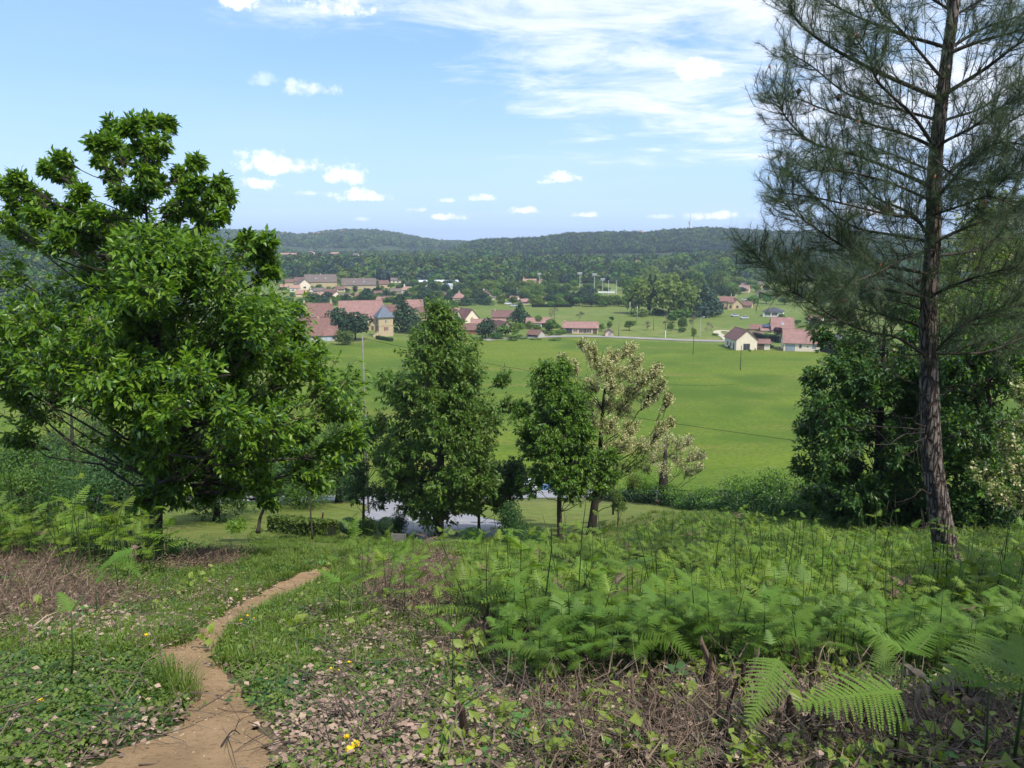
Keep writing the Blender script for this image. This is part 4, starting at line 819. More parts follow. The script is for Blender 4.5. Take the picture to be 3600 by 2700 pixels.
# --- factory and bungalows
H(1532, 1012, 160, 12, 5, 30, 0, 'white', 'metal', 'long low factory with a white metal roof before the woods', kind='flat', Y=640, name='factory_hall', cat='factory', wins=[(.1, .3, 5, 1, 'g'), (.4, .3, 5, 1, 'g')])
H(1572, 1024, 38, 13, 8, 12, 0, 'white', 'metal', 'square white block standing in front of the factory', kind='flat', Y=590, name='warehouse', cat='warehouse')
H(1551, 1042, 34, 6, 7, 9, 0, 'stone', 'brown', 'low brown roofed house below the white block', Y=520)
H(1618, 1060, 50, 16, 18, 11, 6, 'pinkw', 'pink', 'square house with a pink hipped roof and central chimney', kind='hip', Y=470, chim=[(.5, .6)], wins=[(.25, .3, 1.3, 1.2, 's'), (.7, .3, 1.3, 1.2, 's')])
H(1704, 1046, 44, 15, 12, 11, 6, 'white', 'plum', 'tall white villa with a dark hipped roof and chimney', kind='hip', Y=505, chim=[(.5, .5)], wins=[(.3, .35, 1.2, 1.3, 's'), (.7, .35, 1.2, 1.3, 's')])
H(1733, 1048, 16, 6, 5, 5, 0, 'white', 'grey', 'white conservatory at the right foot of the tall villa', kind='shed', Y=495, name='conservatory', cat='conservatory')
H(1757, 1048, 14, 6, 8, 8, 0, 'pinkw', 'orange', 'orange gable end glimpsed between two trees', Y=500)
H(1803, 1060, 26, 10, 10, 8, -16, 'white', 'pink', 'white house with a pink roof right of the tall villa', Y=470, wins=[(.5, .2, 1.1, 1.2, 'g')])
H(1880, 1056, 28, 4, 7, 9, 0, 'cream', 'orange', 'pale flat orange roof at the end of the bungalows', Y=470)
H(1920, 1054, 36, 5, 8, 9, -8, 'cream', 'orange', 'second pale orange roof half hidden by trees', Y=480)
H(1862, 1001, 46, 9, 9, 10, 0, 'yellow', 'orange', 'orange farmhouse at the edge of the woods', Y=672, chim=[(.05, 1.5)], wins=[(.2, .2, 1.2, 1.3, 's'), (.5, .2, 1.2, 1.3, 's')])
H(1908, 1000, 24, 8, 10, 9, 10, 'yellow', 'orange', 'gabled right wing of the orange farmhouse', kind='gable_front', Y=668)
H(2104, 1060, 38, 11, 9, 9, 0, 'white', 'dark', 'small white house with a dark hipped roof below the sports ground', kind='hip', Y=450, wins=[(.3, .2, 1, 1.2, 'g')])
# --- pink farm in the centre
H(1607, 1114, 30, 26, 24, 9, 26, 'cream', 'plum', 'narrow cream gable with a dark roof and a round attic window', kind='gable_front', Y=345, wins=[(.5, 1.02, .8, .8, 'g')])
H(1612, 1094, 34, 16, 14, 9, -8, 'white', 'orange', 'orange roofed house tucked behind the narrow cream gable', Y=375)
H(1660, 1110, 48, 16, 30, 10, 30, 'cream', 'plum', 'steep cream gable with a plum roof, tallest of the farm', kind='gable_front', Y=350, chim=[])
H(1716, 1128, 120, 17, 16, 8, 0, 'pinkw', 'pink', 'long pink roofed wing joining the farm gables', Y=322, chim=[(.03, .6)], wins=[(.3, .2, 1, 1.2, 'w')])
H(1766, 1102, 74, 12, 20, 9, 0, 'stone', 'plum', 'dark plum roofed house behind the long pink wing', Y=360, chim=[(.15, .6)])
H(1756, 1138, 28, 14, 24, 9, 28, 'cream', 'plum', 'first of the pair of small cream gables at the end of the pink wing', kind='gable_front', Y=312)
H(1783, 1143, 34, 18, 24, 9, 24, 'cream', 'plum', 'second small cream gable with a brown shuttered window', kind='gable_front', Y=305, wins=[(.5, .75, .9, 1.1, 's')])
H(1650, 1146, 50, 14, 17, 8, 0, 'red', 'brown', 'low rusty red shed with a brown roof below the cream gables', Y=306, name='shed', cat='shed')
sh = H(1892, 1128, 84, 16, 14, 9, -1, 'white', 'pink', 'open pink roofed shed with a dark bay beside the leafy tree', Y=330, name='open_shed', cat='shed', wins=[(.08, .1, 1.6, 1.6, 'g')]); MB().box(sh[2] * .15, sh[2] * .48, -.05, .04, 0, sh[3] * .9).build('dark_bay_panel', M['glass'], sh[0])  # dark panel on the wall stands in for the shaded open bay
sg = H(1872, 1188, 40, 12, 14, 5, -30, 'grey', 'brown', 'sagging old shed with a curved brown roof at the field edge', Y=None, name='old_shed', cat='shed', kind='gable'); MB().box(-sg[2] * .4, sg[2] * .4, -.06, .04, sg[3] * .45, sg[3] * .92).build('dark_bay_panel', M['glass'], sg[0])  # dark sheet over the front plays the shade inside the opening
bg_ = H(2040, 1173, 122, 20, 17, 9, -2, 'pinkw', 'pink', 'long pink bungalow with brown shutters beyond the green field', wins=[(.17, .02, 2.6, 2.0, 'g'), (.36, .35, .7, 1, 's'), (.56, .2, 1.2, 1.4, 's'), (.72, .2, 1.2, 1.4, 's'), (.92, .02, 1.6, 2, 'b')], chim=[(.03, .3)])
H(2142, 1183, 28, 15, 9, 4, 6, 'pinkw', 'grey', 'little square garden kiosk right of the pink bungalow', kind='gable_front', wins=[(.6, .3, 1.3, 1.1, 'l')], name='garden_kiosk', cat='kiosk')
# --- right hand houses
lc = H(2624, 1232, 70, 38, 32, 11, 22, 'cream', 'plum', 'cream house with a steep gable facing the green field and a dark plum roof', kind='gable_front', wins=[(.50, .03, 2.3, 2.2, 'g'), (.92, .04, .5, .5, 'g')])
for yy in (1.8, 4.6, 7.4): MB().box(-lc[2] / 2 - .04, -lc[2] / 2 + .05, yy, yy + (.9 if yy > 2 else 1.0), .9 if yy > 2 else .0, 2.2).build('window', M['shut_brown'], lc[0])
cp = H(2682, 1230, 46, 22, 11, 6, 4, 'cream', 'rust', 'low carport with a brown roof attached right of the steep gable', name='carport', cat='carport', wins=[(.25, 0, 3, 2.1, 'b')])
rc = H(2818, 1236, 120, 30, 42, 10, 7, 'cream', 'pink', 'cream house with a wide pink roof and a large glazed door at the field edge', wins=[(.18, .02, 3, 2.2, 'l'), (.46, .42, .8, 1.1, 'g'), (.66, .5, .4, .6, 'g'), (.84, .4, 1.3, 1.1, 'l')])
MB().box(-rc[2] / 2 - .04, -rc[2] / 2 + .05, 1.2, 2.3, 0, 2.1).build('side_door', M['shut_brown'], rc[0])
H(2752, 1160, 74, 12, 38, 9, 8, 'cream', 'pink', 'house with a tall pink roof and one skylight behind the plum tree', sky=1, Y=310)
pv = H(2694, 1156, 34, 6, 12, 6, 6, 'cream', 'pink', 'low pink lean-to with a blue solar panel', Y=312, name='lean_to', cat='lean-to'); slab(q := MB(), (-1.2, 1.2, 2.0), (1.4, 1.2, 2.0), (1.4, 2.6, 3.0), (-1.2, 2.6, 3.0), .08); q.build('solar_panel', M['solar'], pv[0])
H(2655, 1158, 40, 6, 12, 7, -6, 'pinkw', 'rust', 'low rust roofed barn behind the steep gable', Y=318, name='barn', cat='barn')
H(2625, 1180, 110, 10, 12, 6, 3, 'stone', 'rust', 'long low outbuilding behind the steep gable', Y=290, name='outbuilding', cat='outbuilding')
H(2826, 1176, 90, 8, 12, 7, 3, 'stone', 'plum', 'low wall-like outbuilding behind the wide pink roof', Y=296, name='outbuilding', cat='outbuilding')
H(2716, 1120, 66, 18, 14, 10, -4, 'white', 'dark', 'grey-white house with a dark hipped slate roof', kind='hip', Y=378, wins=[(.25, .3, 1.2, 1.4, 's'), (.6, .3, 1.2, 1.4, 's')])
H(2552, 1096, 44, 26, 14, 10, -4, 'stone', 'rust', 'sandstone farmhouse with a rust roof beyond the meadow', Y=425, wins=[(.25, .3, 1.2, 1.6, 'g'), (.65, .3, 1.2, 1.6, 'g')])
H(2568, 1098, 20, 26, 12, 5, -4, 'yellow', 'rust', 'square stair wing standing in front of the sandstone farmhouse', kind='hip', Y=418, name='stair_wing', cat='wing', wins=[(.5, .2, 1.1, 1.8, 'g')])
H(2592, 1098, 34, 16, 18, 8, 20, 'stone', 'rust', 'right hand stone wing of the sandstone farmhouse', kind='gable_front', Y=422, wins=[(.5, .2, 1.2, 1.5, 'g')])
H(2624, 1098, 34, 10, 12, 8, -6, 'stone', 'brown', 'low stone barn half hidden by the bare trees', Y=428, name='barn', cat='barn')
H(2688, 1052, 56, 10, 9, 9, 0, 'white', 'grey', 'long grey roofed house above the car park on the slope', Y=520)
H(2724, 1052, 26, 10, 9, 8, 16, 'white', 'brown', 'small white gable at the end of the long grey roof', kind='gable_front', Y=512)
H(2608, 1028, 44, 13, 12, 9, -8, 'pinkw', 'pink', 'pink house with two dormers on the slope', Y=560, sky=2, wins=[(.3, .2, 1.2, 1.3, 's')])
H(2568, 1001, 15, 17, 10, 4, 10, 'yellow', 'rust', 'small ochre dovecote tower on the slope', kind='pyr', Y=600, name='dovecote', cat='tower', wins=[(.5, .5, .8, 1, 'b')])
H(2622, 1000, 34, 10, 7, 9, -5, 'yellow', 'grey', 'ochre villa right of the small ochre tower', Y=615, wins=[(.3, .2, 1.3, 1.4, 's')])
H(2660, 997, 40, 12, 8, 9, 4, 'yellow', 'grey', 'larger ochre villa with a balcony at the right of the slope', Y=620, wins=[(.3, .3, 1.3, 1.4, 's'), (.7, .3, 1.3, 1.4, 's')])
H(2536, 952, 30, 12, 12, 9, -8, 'white', 'brown', 'white villa with a steep dark roof high on the wooded slope', Y=760, wins=[(.7, .2, 1.3, 1.4, 's')]); H(2523, 953, 12, 17, 8, 6, 0, 'white', 'brown', 'square stair tower of the white villa on the slope', kind='pyr', Y=750, name='stair_tower', cat='tower')
H(2580, 948, 16, 5, 4, 8, 0, 'white', 'grey', 'tiny white bungalow right of the white villa', Y=780)
H(2648, 950, 40, 8, 6, 9, 0, 'cream', 'pink', 'pink roofed bungalow high on the slope', Y=770, wins=[(.3, .2, 1.6, 1.4, 'g'), (.7, .2, 1.6, 1.4, 'g')])
H(2912, 1206, 64, 26, 14, 9, -10, 'white', 'dark', 'white house with a dark roof behind the pine branches', Y=268, wins=[(.3, .1, 2, 2, 'g'), (.7, .1, 1.2, 2, 'g')])
H(2968, 1136, 76, 14, 28, 10, 16, 'cream', 'plum', 'house with a wide plum roof seen through the pine branches', Y=350)
H(2862, 1136, 40, 14, 10, 9, -10, 'white', 'orange', 'small white house between the branches of the pine', Y=345)
# --- behind the left tree
for u, v, w_, wl, lb, Y_ in ((70, 1130, 60, 'white', 'white house glimpsed through the far left leaves', 330), (150, 1112, 70, 'pinkw', 'pink house glimpsed through the left leaves', 350), (330, 1130, 50, 'white', 'pale house seen between the limbs of the left tree', 330),
                         (640, 1128, 64, 'yellow', 'ochre house showing through the middle of the left tree', 345), (800, 1150, 80, 'stone', 'stone house showing low through the left tree', 310), (930, 1100, 60, 'cream', 'cream house behind the right side of the left tree', 380), (960, 1150, 60, 'stone', 'stone cottage next to the barn behind the leaves', 300)):
    H(u, v, w_, 20, 16, 9, 5, wl, 'rust', lb, Y=Y_, wins=[(.3, .2, 1.1, 1.3, 's'), (.7, .2, 1.1, 1.3, 's')])
# --- the far hill
rh_r = np.random.default_rng(5)
FH = ['pink', 'cream', 'white', 'ochre', 'pale', 'tiny', 'stone', 'orange', 'buff', 'rosy', 'sandy', 'ivory', 'light', 'beige', 'faded', 'chalky']
for i, (u, v, w_) in enumerate(((996, 838, 12), (1060, 842, 14), (1078, 848, 12), (1100, 844, 16), (1118, 846, 14), (1128, 854, 12), (1145, 850, 14), (1158, 856, 12), (1170, 838, 14), (1205, 836, 14), (1112, 864, 14), (1132, 862, 14), (1098, 862, 12), (1262, 842, 10), (1335, 845, 10), (1270, 850, 10))):
    pl = ['by the left shoulder', 'at the upper left of the hamlet', 'second from the upper left of the hamlet', 'in the top row of the hamlet', 'at the centre of the hamlet', 'below the centre of the hamlet', 'right of the centre of the hamlet', 'at the right of the hamlet', 'near the crest', 'close under the summit', 'at the bottom of the hamlet', 'at the lower right of the hamlet', 'at the lower left of the hamlet', 'right of the summit', 'above the pale terraces', 'below the right summit'][i]
    d_ = ray(u, v); Yh = 2380 - i * 4; p = np.array([d_[0] / d_[1] * Yh, Yh, 0]); p[2] = float(h(p[0], p[1])); k = pxm(p)
    root = thing('hill_house', f'{FH[i]} far house {pl} on the distant hill', 'house', p); zz = max(9, EYE[2] + d_[2] / d_[1] * Yh - p[2]); w = w_ / k
    MB().box(-w / 2, w / 2, 0, 9, -2, zz + 4).build('wall', WL[['pinkw', 'cream', 'white', 'yellow'][i % 4]], root); q = MB(); slab(q, (-w / 2 - .5, -1, zz + 4), (w / 2 + .5, -1, zz + 4), (w / 2 + .5, 4.5, zz + 7), (-w / 2 - .5, 4.5, zz + 7)); slab(q, (-w / 2 - .5, 10, zz + 4), (w / 2 + .5, 10, zz + 4), (w / 2 + .5, 4.51, zz + 7), (-w / 2 - .5, 4.51, zz + 7)); q.build('roof', RF['orange'], root)
def farbox(u, v, wp, hp, rp, Yh, wall, roof, label, name='house', cat='house', dep=14):
    d_ = ray(u, v); p = np.array([d_[0] / d_[1] * Yh, Yh, 0]); p[2] = float(h(p[0], p[1])); k = pxm(p); root = thing(name, label, cat, p); w = wp / k; z0 = EYE[2] + d_[2] / d_[1] * Yh - p[2]; hh = hp / k; rr = rp / k
    MB().box(-w / 2, w / 2, 0, dep, min(-2, z0), z0 + hh).build('wall', WL[wall], root); q = MB(); slab(q, (-w / 2 - .5, -1, z0 + hh), (w / 2 + .5, -1, z0 + hh), (w / 2 + .5, dep / 2, z0 + hh + rr), (-w / 2 - .5, dep / 2, z0 + hh + rr)); slab(q, (-w / 2 - .5, dep + 1, z0 + hh), (w / 2 + .5, dep + 1, z0 + hh), (w / 2 + .5, dep / 2 + .01, z0 + hh + rr), (-w / 2 - .5, dep / 2 + .01, z0 + hh + rr)); q.build('roof', RF[roof], root)
    n = max(2, int(w / 9))
    for i in range(n):
        x = -w / 2 + w * (i + .5) / n; MB().box(x - 1, x + 1, -.12, -.02, z0 + hh * .3, z0 + hh * .7).build('window', M['glass'], root)
    return root
farbox(1008, 904, 62, 9, 5, 1080, 'pinkw', 'orange', 'long orange roofed institution on rising ground below the far hill')
farbox(1176, 902, 26, 9, 6, 1090, 'cream', 'orange', 'cream farmhouse with an orange roof below the far hill'); farbox(1090, 919, 42, 5, 2, 960, 'white', 'metal', 'low white sheds shining among the trees below the far hill', 'white_shed', 'shed')
farbox(1172, 920, 16, 6, 2, 955, 'white', 'metal', 'small white hall right of the low white sheds', 'white_hall', 'hall'); farbox(1250, 902, 18, 6, 5, 1100, 'white', 'grey', 'grey roofed white house below the far hill'); farbox(1090, 892, 16, 6, 4, 1150, 'cream', 'grey', 'cream house half hidden above the low white sheds')
farbox(2256, 828, 20, 8, 6, 1510, 'pinkw', 'orange', 'pink house in the clearing at the top of the long wooded hill'); farbox(2222, 928, 60, 6, 6, 820, 'pinkw', 'orange', 'old pink farmhouse almost hidden in the woods above the grove')
# water tower with mast on the hill top
d_ = ray(2425, 806); Yh = 1600; p = np.array([d_[0] / d_[1] * Yh, Yh, 0]); p[2] = float(h(p[0], p[1])); tw = thing('water_tower', 'pale water tower with a thin mast on top of the wooded hill', 'tower', p)
MB().tube([(0, 0, -2), (0, 0, 17)], [2.2, 2.0], 14).build('shaft', WL['white'], tw); MB().tube([(0, 0, 17), (0, 0, 20), (0, 0, 24)], [2.0, 2.9, 2.9], 14).build('tank', WL['white'], tw); MB().tube([(1, 0, 24), (1, 0, 38)], [.35, .2], 6).build('mast', M['metal'], tw)

# ------------------------------------------------------------------ poles, lamps, goals, barriers
def pole(u, v, topv, dpx, mat, label, cat='pole', name='utility_pole', arm=True, Y=None, white=False):
    p = G(u, v) if Y is None else GXY(u, Y); k = pxm(p); hh = (v - topv) / k if Y is None else None
    if hh is None: d_ = ray(u, topv); hh = EYE[2] + d_[2] / d_[1] * Y - p[2]
    root = thing(name, label, cat, p); rr = dpx / k / 2; MB().tube([(0, 0, -.4), (0, 0, hh)], [rr * 1.15, rr * .75], 10).build('shaft', M[mat], root, smooth=True)
    if arm: MB().box(-.7, .7, -.06, .06, hh - .5, hh - .38).build('cross_arm', M[mat], root); [MB().tube([(x, 0, hh - .38), (x, 0, hh - .18)], .05, 6).build('insulator', M['white'], root) for x in (-.6, 0, .6)]
    if white: MB().tube([(0, 0, 0), (0, 0, 3)], rr * 1.25, 10).build('white_foot', M['white'], root)
    return p + (0, 0, hh)
pt1 = pole(1296, 1400, 1178, 6.5, 'pole_grey', 'tall pale concrete pole rising behind the left tree', Y=52, arm=False)
pole(2339, 1188, 1108, 2.6, 'wood', 'wooden pole with a white foot beside the valley road', white=True)
pole(2214, 1108, 1061, 2.2, 'concrete', 'pale pole left of the plane trees', arm=False); pole(2239, 1128, 1075, 2.2, 'concrete', 'pole in front of the left plane tree', arm=False); pole(2175, 1184, 1135, 2, 'wood', 'thin dark pole by the garden kiosk', arm=False)
pole(2297, 1160, 1108, 2, 'wood', 'thin pole below the cypresses', arm=False); pole(2602, 1302, 1214, 3.4, 'wood', 'wooden pole standing alone in the green field before the steep gable', arm=False)
pole(2570, 1057, 1032, 2, 'concrete', 'left one of two pale masts by the slope', arm=False); pole(2586, 1060, 1032, 2, 'concrete', 'right one of two pale masts by the slope', arm=False); pole(2258, 1118, 1090, 1.6, 'wood', 'short pole below the left plane tree', arm=False)
pt2 = pole(2155, 1700, 1446, 7, 'wood', 'grey pole hidden in the flowering acacia', Y=48, arm=False)
def floodlight(u, v, tv, label):
    p = G(u, v); k = pxm(p); hh = (v - tv) / k; root = thing('floodlight_mast', label, 'floodlight', p); MB().tube([(0, 0, -.3), (0, 0, hh)], [.28, .18], 8).build('mast', M['metal'], root)
    for z_ in (0, .9): MB().box(-1.6, 1.6, -.3, .3, hh + z_, hh + z_ + .6).build('lamp_bank', M['metal'], root)
floodlight(1896, 1004, 966, 'floodlight mast beside the orange farmhouse'); floodlight(2038, 1027, 965, 'left floodlight mast of the sports ground'); floodlight(2089, 1030, 969, 'middle floodlight mast of the sports ground'); floodlight(2118, 1030, 986, 'short right floodlight mast of the sports ground')
p = G(2461, 1184); root = thing('street_lamp', 'street lamp by the bare spreading tree', 'street lamp', p); MB().tube([(0, 0, -.3), (0, 0, 7.2), (.9, 0, 7.7)], [.1, .07, .06], 8).build('pole', M['metal'], root); MB().box(.8, 1.5, -.15, .15, 7.62, 7.78).build('lamp_head', M['white'], root)
p = G(2153, 1035); root = thing('rugby_goal', 'white rugby goal posts on the sports ground', 'goal', p); w_ = 5.6
for x in (-w_ / 2, w_ / 2): MB().tube([(x, 0, -.2), (x, 0, 10)], .12, 6).build('post', M['white'], root)
MB().tube([(-w_ / 2, 0, 3), (w_ / 2, 0, 3)], .12, 6).build('crossbar', M['white'], root)
for u, v, w_, lb in ((2068, 1024, 42, 'long white barrier at the left of the sports ground'), (2132, 1032, 60, 'white barrier in front of the goal posts')):
    p = G(u, v); k = pxm(p); root = thing('white_barrier', lb, 'barrier', p); MB().box(-w_ / k / 2, w_ / k / 2, -.06, .06, .35, 1.5).build('board', M['white'], root); [MB().box(x - .08, x + .08, .061, .2, -.2, 1.5).build('post', M['metal'], root) for x in (-w_ / k * .4, 0, w_ / k * .4)]
# sapling with a bare stem in the green field
p = G(2436, 1247); k = pxm(p); root = thing('field_sapling', 'young tree on a long bare stem standing in the green field', 'tree', p); MB().tube([(0, 0, -.3), (.1, 0, 3), (0, 0, 8.2)], [.12, .09, .04], 6).build('trunk', M['bark'], root); o = link('crown', PR['round'][1], root, (0, 0, 5.1), None, (1.05, 1.05, 2.2))
# clipped hedges by the houses
def hedge(u0, v0, u1, v1, hp, th, label, leaf, seed, name='hedge', n=None):
    a, b = G(u0, v0), G(u1, v1); L_ = np.linalg.norm(b - a); hh = hp / pxm((a + b) / 2); r = np.random.default_rng(seed); n = n or int(L_ * hh * 45 / max(.5, hh)); ls = .16 if L_ > 12 else .1
    root = thing(name, label, 'hedge', a); t = r.uniform(0, 1, n); d_ = (b - a)[:2] / np.linalg.norm((b - a)[:2]); nn = np.array([-d_[1], d_[0]]); s = r.integers(0, 3, n); off = np.where(s == 0, -th / 2, np.where(s == 1, th / 2, r.uniform(-th / 2, th / 2, n))); z = np.where(s == 2, hh, r.uniform(0, hh, n))
    XY = a[:2] + (b - a)[:2] * t[:, None] + nn * (off + r.normal(size=n) * .05)[:, None]; P = np.column_stack([XY, h(XY[:, 0], XY[:, 1]) + z + r.normal(size=n) * .06]); X, Y_, Z = frames(rdir(n, r), 1, r)
    V, Fc = batch([(-.5, -.4, 0), (.5, -.4, .1), (.5, .4, 0), (-.5, .4, .1)], [(0, 1, 2), (0, 2, 3)], P - a, X, Y_, Z, ls * 1.6 * r.uniform(.7, 1.4, n)); tag(link('foliage', npmesh('foliage', V, Fc, M[leaf]), root), kind='stuff')
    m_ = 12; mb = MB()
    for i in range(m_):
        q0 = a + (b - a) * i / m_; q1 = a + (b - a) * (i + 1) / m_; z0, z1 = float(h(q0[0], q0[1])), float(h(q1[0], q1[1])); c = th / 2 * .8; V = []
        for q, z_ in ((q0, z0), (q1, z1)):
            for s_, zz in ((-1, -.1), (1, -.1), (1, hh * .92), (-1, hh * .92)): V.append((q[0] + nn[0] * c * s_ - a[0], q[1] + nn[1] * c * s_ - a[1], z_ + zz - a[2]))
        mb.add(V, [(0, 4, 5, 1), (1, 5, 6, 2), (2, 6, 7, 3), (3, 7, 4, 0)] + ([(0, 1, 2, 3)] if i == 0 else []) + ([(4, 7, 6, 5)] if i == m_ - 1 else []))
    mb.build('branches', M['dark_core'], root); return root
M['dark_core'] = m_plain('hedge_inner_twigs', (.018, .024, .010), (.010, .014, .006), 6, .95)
hedge(2648, 1190, 2700, 1202, 22, 1.2, 'dark clipped hedge behind the steep cream gable', 'g_dark', 1, n=1500); hedge(2706, 1200, 2742, 1206, 24, 1.2, 'dark clipped hedge left of the wide pink roof', 'g_dark', 2, n=1300); hedge(2884, 1232, 2950, 1250, 24, 1.4, 'dark hedge running down beside the wide pink roofed house', 'g_dark', 3, n=1800)
hedge(1326, 1192, 1378, 1201, 12, 1.4, 'bright clipped hedge at the foot of the dovecote', 'g_bush', 4, n=1500); hedge(1870, 1080, 2010, 1080, 10, 1.4, 'dark hedge above the meadow', 'g_dark', 5, n=1500); hedge(2010, 1062, 2230, 1066, 16, 2, 'long dark hedge below the sports ground', 'g_mid', 6, n=3000)
# ------------------------------------------------------------------ cars
def m_paint(n_, c): m_, nt = newmat(n_); b, o = pbsdf(nt, .28, .6); b.inputs['Base Color'].default_value = c4(c); b.inputs['Coat Weight'].default_value = .6; return m_
M['rubber'] = m_plain('tyre_rubber', (.02, .02, .02), None, 5, .9); M['tail'] = m_paint('red_lamp_glass', (.4, .02, .02))
def car(p, yaw, paint, label, detail=True, L_=4.2):
    root = thing('parked_car', label, 'car', p, yaw); w = .86; l = L_ / 2
    prof = [(-l, .45), (-l * .98, .78), (-l * .80, .88), (-l * .46, .93), (l * .52, .95), (l * .92, .90), (l, .70), (l * .98, .38)]; low = [(l * .9, .28), (-l * .9, .28)]
    ring = prof + low; n = len(ring); V = []; 
    for s, sc in ((-1, 1), (-.97, 1.0), (.97, 1.0), (1, 1)):
        for x, z in ring: V.append((x * (1 if abs(s) < 1 else .985), s * w, z if abs(s) < 1 else z * .97 + .015))
    Fs = [tuple(range(n)), tuple(range(3 * n, 4 * n))[::-1]] + [(a * n + i, (a + 1) * n + i, (a + 1) * n + (i + 1) % n, a * n + (i + 1) % n) for a in range(3) for i in range(n)]
    MB().add(V, Fs).build('body', paint, root)
    lowr = [(-l * .46, .93), (l * .62, .95)]; top = [(-l * .10, 1.42), (l * .36, 1.42)]; V = [(lowr[0][0], -w * .95, .93), (lowr[1][0], -w * .95, .95), (lowr[1][0], w * .95, .95), (lowr[0][0], w * .95, .93), (top[0][0], -w * .74, 1.40), (top[1][0], -w * .74, 1.40), (top[1][0], w * .74, 1.40), (top[0][0], w * .74, 1.40)]
    MB().add(V, [(0, 1, 5, 4), (1, 2, 6, 5), (2, 3, 7, 6), (3, 0, 4, 7), (4, 5, 6, 7)]).build('window', M['glass'], root)
    MB().box(top[0][0] - .05, top[1][0] + .05, -w * .76, w * .76, 1.402, 1.46).build('roof', paint, root)
    for x in (-l * .62, l * .62):
        for s in (-1, 1):
            q = MB().tube([(x, s * (w - .2), .31), (x, s * (w + .01), .31)], .31, 16).build('wheel', M['rubber'], root, smooth=False)
            MB().tube([(x, s * (w + .005), .31), (x, s * (w + .03), .31)], .19, 12).build('rim', M['metal'], q)
    for s in (-1, 1): MB().box(l * .965, l + .01, s * w * .72 - .14, s * w * .72 + .14, .66, .82).build('tail_lamp', M['tail'], root); MB().box(-l - .01, -l * .965, s * w * .7 - .16, s * w * .7 + .16, .62, .76).build('headlight', M['white'], root)
    return root
P_blue, P_white, P_silver = m_paint('blue_paint', (.07, .18, .42)), m_paint('white_car_paint', (.72, .73, .75)), m_paint('silver_paint', (.40, .43, .47))
car(GXY(1655, 72.6), R(8), P_blue, 'blue car parked behind the big middle chestnut, most visible of three'); car(GXY(1812, 72.8), R(4), P_white, 'white car parked between the two chestnuts'); car(GXY(1968, 72.6), R(10), P_blue, 'blue car parked behind the thin chestnut trunk')
for u, v, yw, pn, lb in ((1869, 1067, 10, P_white, 'white car parked beyond the dense dark conifer'), (1786, 1070, 0, P_white, 'white van-like car in the garden left of the conifer'), (1806, 1078, 20, P_silver, 'pale car roof just above the plum roof'),
                      (2618, 1056, 5, P_silver, 'first silver car in the row on the slope'), (2634, 1057, 5, P_white, 'white car in the row on the slope'), (2583, 1113, 30, P_silver, 'silver car at the left end of the dark bushes by the meadow'), (2617, 1121, 20, P_silver, 'silver car at the right end of the dark bushes by the meadow'), (2888, 1204, 15, P_white, 'white car beside the dark hedge of the pink roofed house')):
    car(G(u, v), R(yw), pn, lb)
# overhead wires
def wire(a, b, sag, label, rad=.012):
    a, b = np.array(a), np.array(b); t = np.linspace(0, 1, 30)[:, None]; P = a + (b - a) * t; P[:, 2] -= sag * 4 * (t[:, 0] * (1 - t[:, 0])); mb = MB(); mb.tube([p - a for p in P], rad, 5); o = mb.build('overhead_wire', M['rubber'], None, tuple(a)); return tag(o, label, 'wire')
wire(pt2 + (0, 0, -.2), W(3300, 1610, 47), .12, 'thin dark wire crossing the field right of the flowering acacia', .014)
wire(pt1 + (0, 0, -.2), W(2602, 1350, 90), 1.2, 'thin wire crossing the field from the concrete pole', .014)
# ================================================================== THE NEAR TREES
# big chestnut on the left
prof = [(860, 330, 520), (930, 470, 510), (980, 540, 520), (1050, 620, 560), (1200, 690, 600), (1350, 720, 620), (1460, 670, 640), (1560, 480, 720), (1640, 260, 720)]
L = lobes_from_profile(prof, 120, 17, 100, np.random.default_rng(3)) + lobes_from_profile([(900, 200, 600), (1100, 330, 620), (1400, 420, 640), (1560, 300, 640)], 30, 17, 100, np.random.default_rng(303), thick=.6)
spikes = [(395, 440, 34), (380, 500, 42), (430, 540, 40), (460, 450, 40), (520, 430, 34), (560, 500, 44), (540, 560, 46), (500, 610, 46), (400, 610, 38), (420, 680, 40), (350, 560, 34), (330, 500, 26), (215, 560, 30), (165, 590, 26), (235, 620, 36), (275, 680, 40), (310, 750, 46), (350, 810, 44), (60, 640, 34), (20, 660, 34), (105, 680, 38), (150, 710, 34), (55, 740, 44), (120, 760, 40), (20, 790, 50),
          (180, 780, 34), (245, 745, 22), (640, 620, 36), (690, 570, 24), (655, 680, 44), (610, 740, 50), (780, 640, 30), (800, 690, 38), (745, 700, 36), (700, 640, 22), (560, 660, 46), (470, 720, 50), (720, 780, 52), (770, 760, 40), (500, 520, 30), (590, 440, 26), (420, 780, 44), (330, 760, 46), (385, 830, 50), (300, 840, 50), (235, 800, 40), (460, 850, 50), (520, 830, 50), (620, 820, 50), (520, 670, 36), (680, 730, 44), (200, 850, 50), (90, 830, 46), (862, 840, 22), (885, 850, 14), (940, 850, 24), (925, 900, 28), (960, 950, 30), (1010, 1080, 44), (1040, 1160, 34), (1080, 1250, 60), (1150, 1350, 70), (1230, 1420, 66), (1255, 1530, 56), (1190, 1600, 60), (1080, 1650, 50),
          (520, 1760, 50), (620, 1740, 62), (720, 1740, 44), (560, 1690, 60), (650, 1680, 70), (930, 1700, 56), (960, 1760, 34), (820, 1700, 60), (1120, 1690, 44), (0, 950, 90), (10, 1150, 100), (-60, 1300, 120), (20, 1420, 90), (60, 1530, 60), (1010, 1290, 80)]
rs = np.random.default_rng(4); L += [(u, v, r * (.72 if v < 820 else 1), float(rs.uniform(-1.2, 1.2))) for u, v, r in spikes]
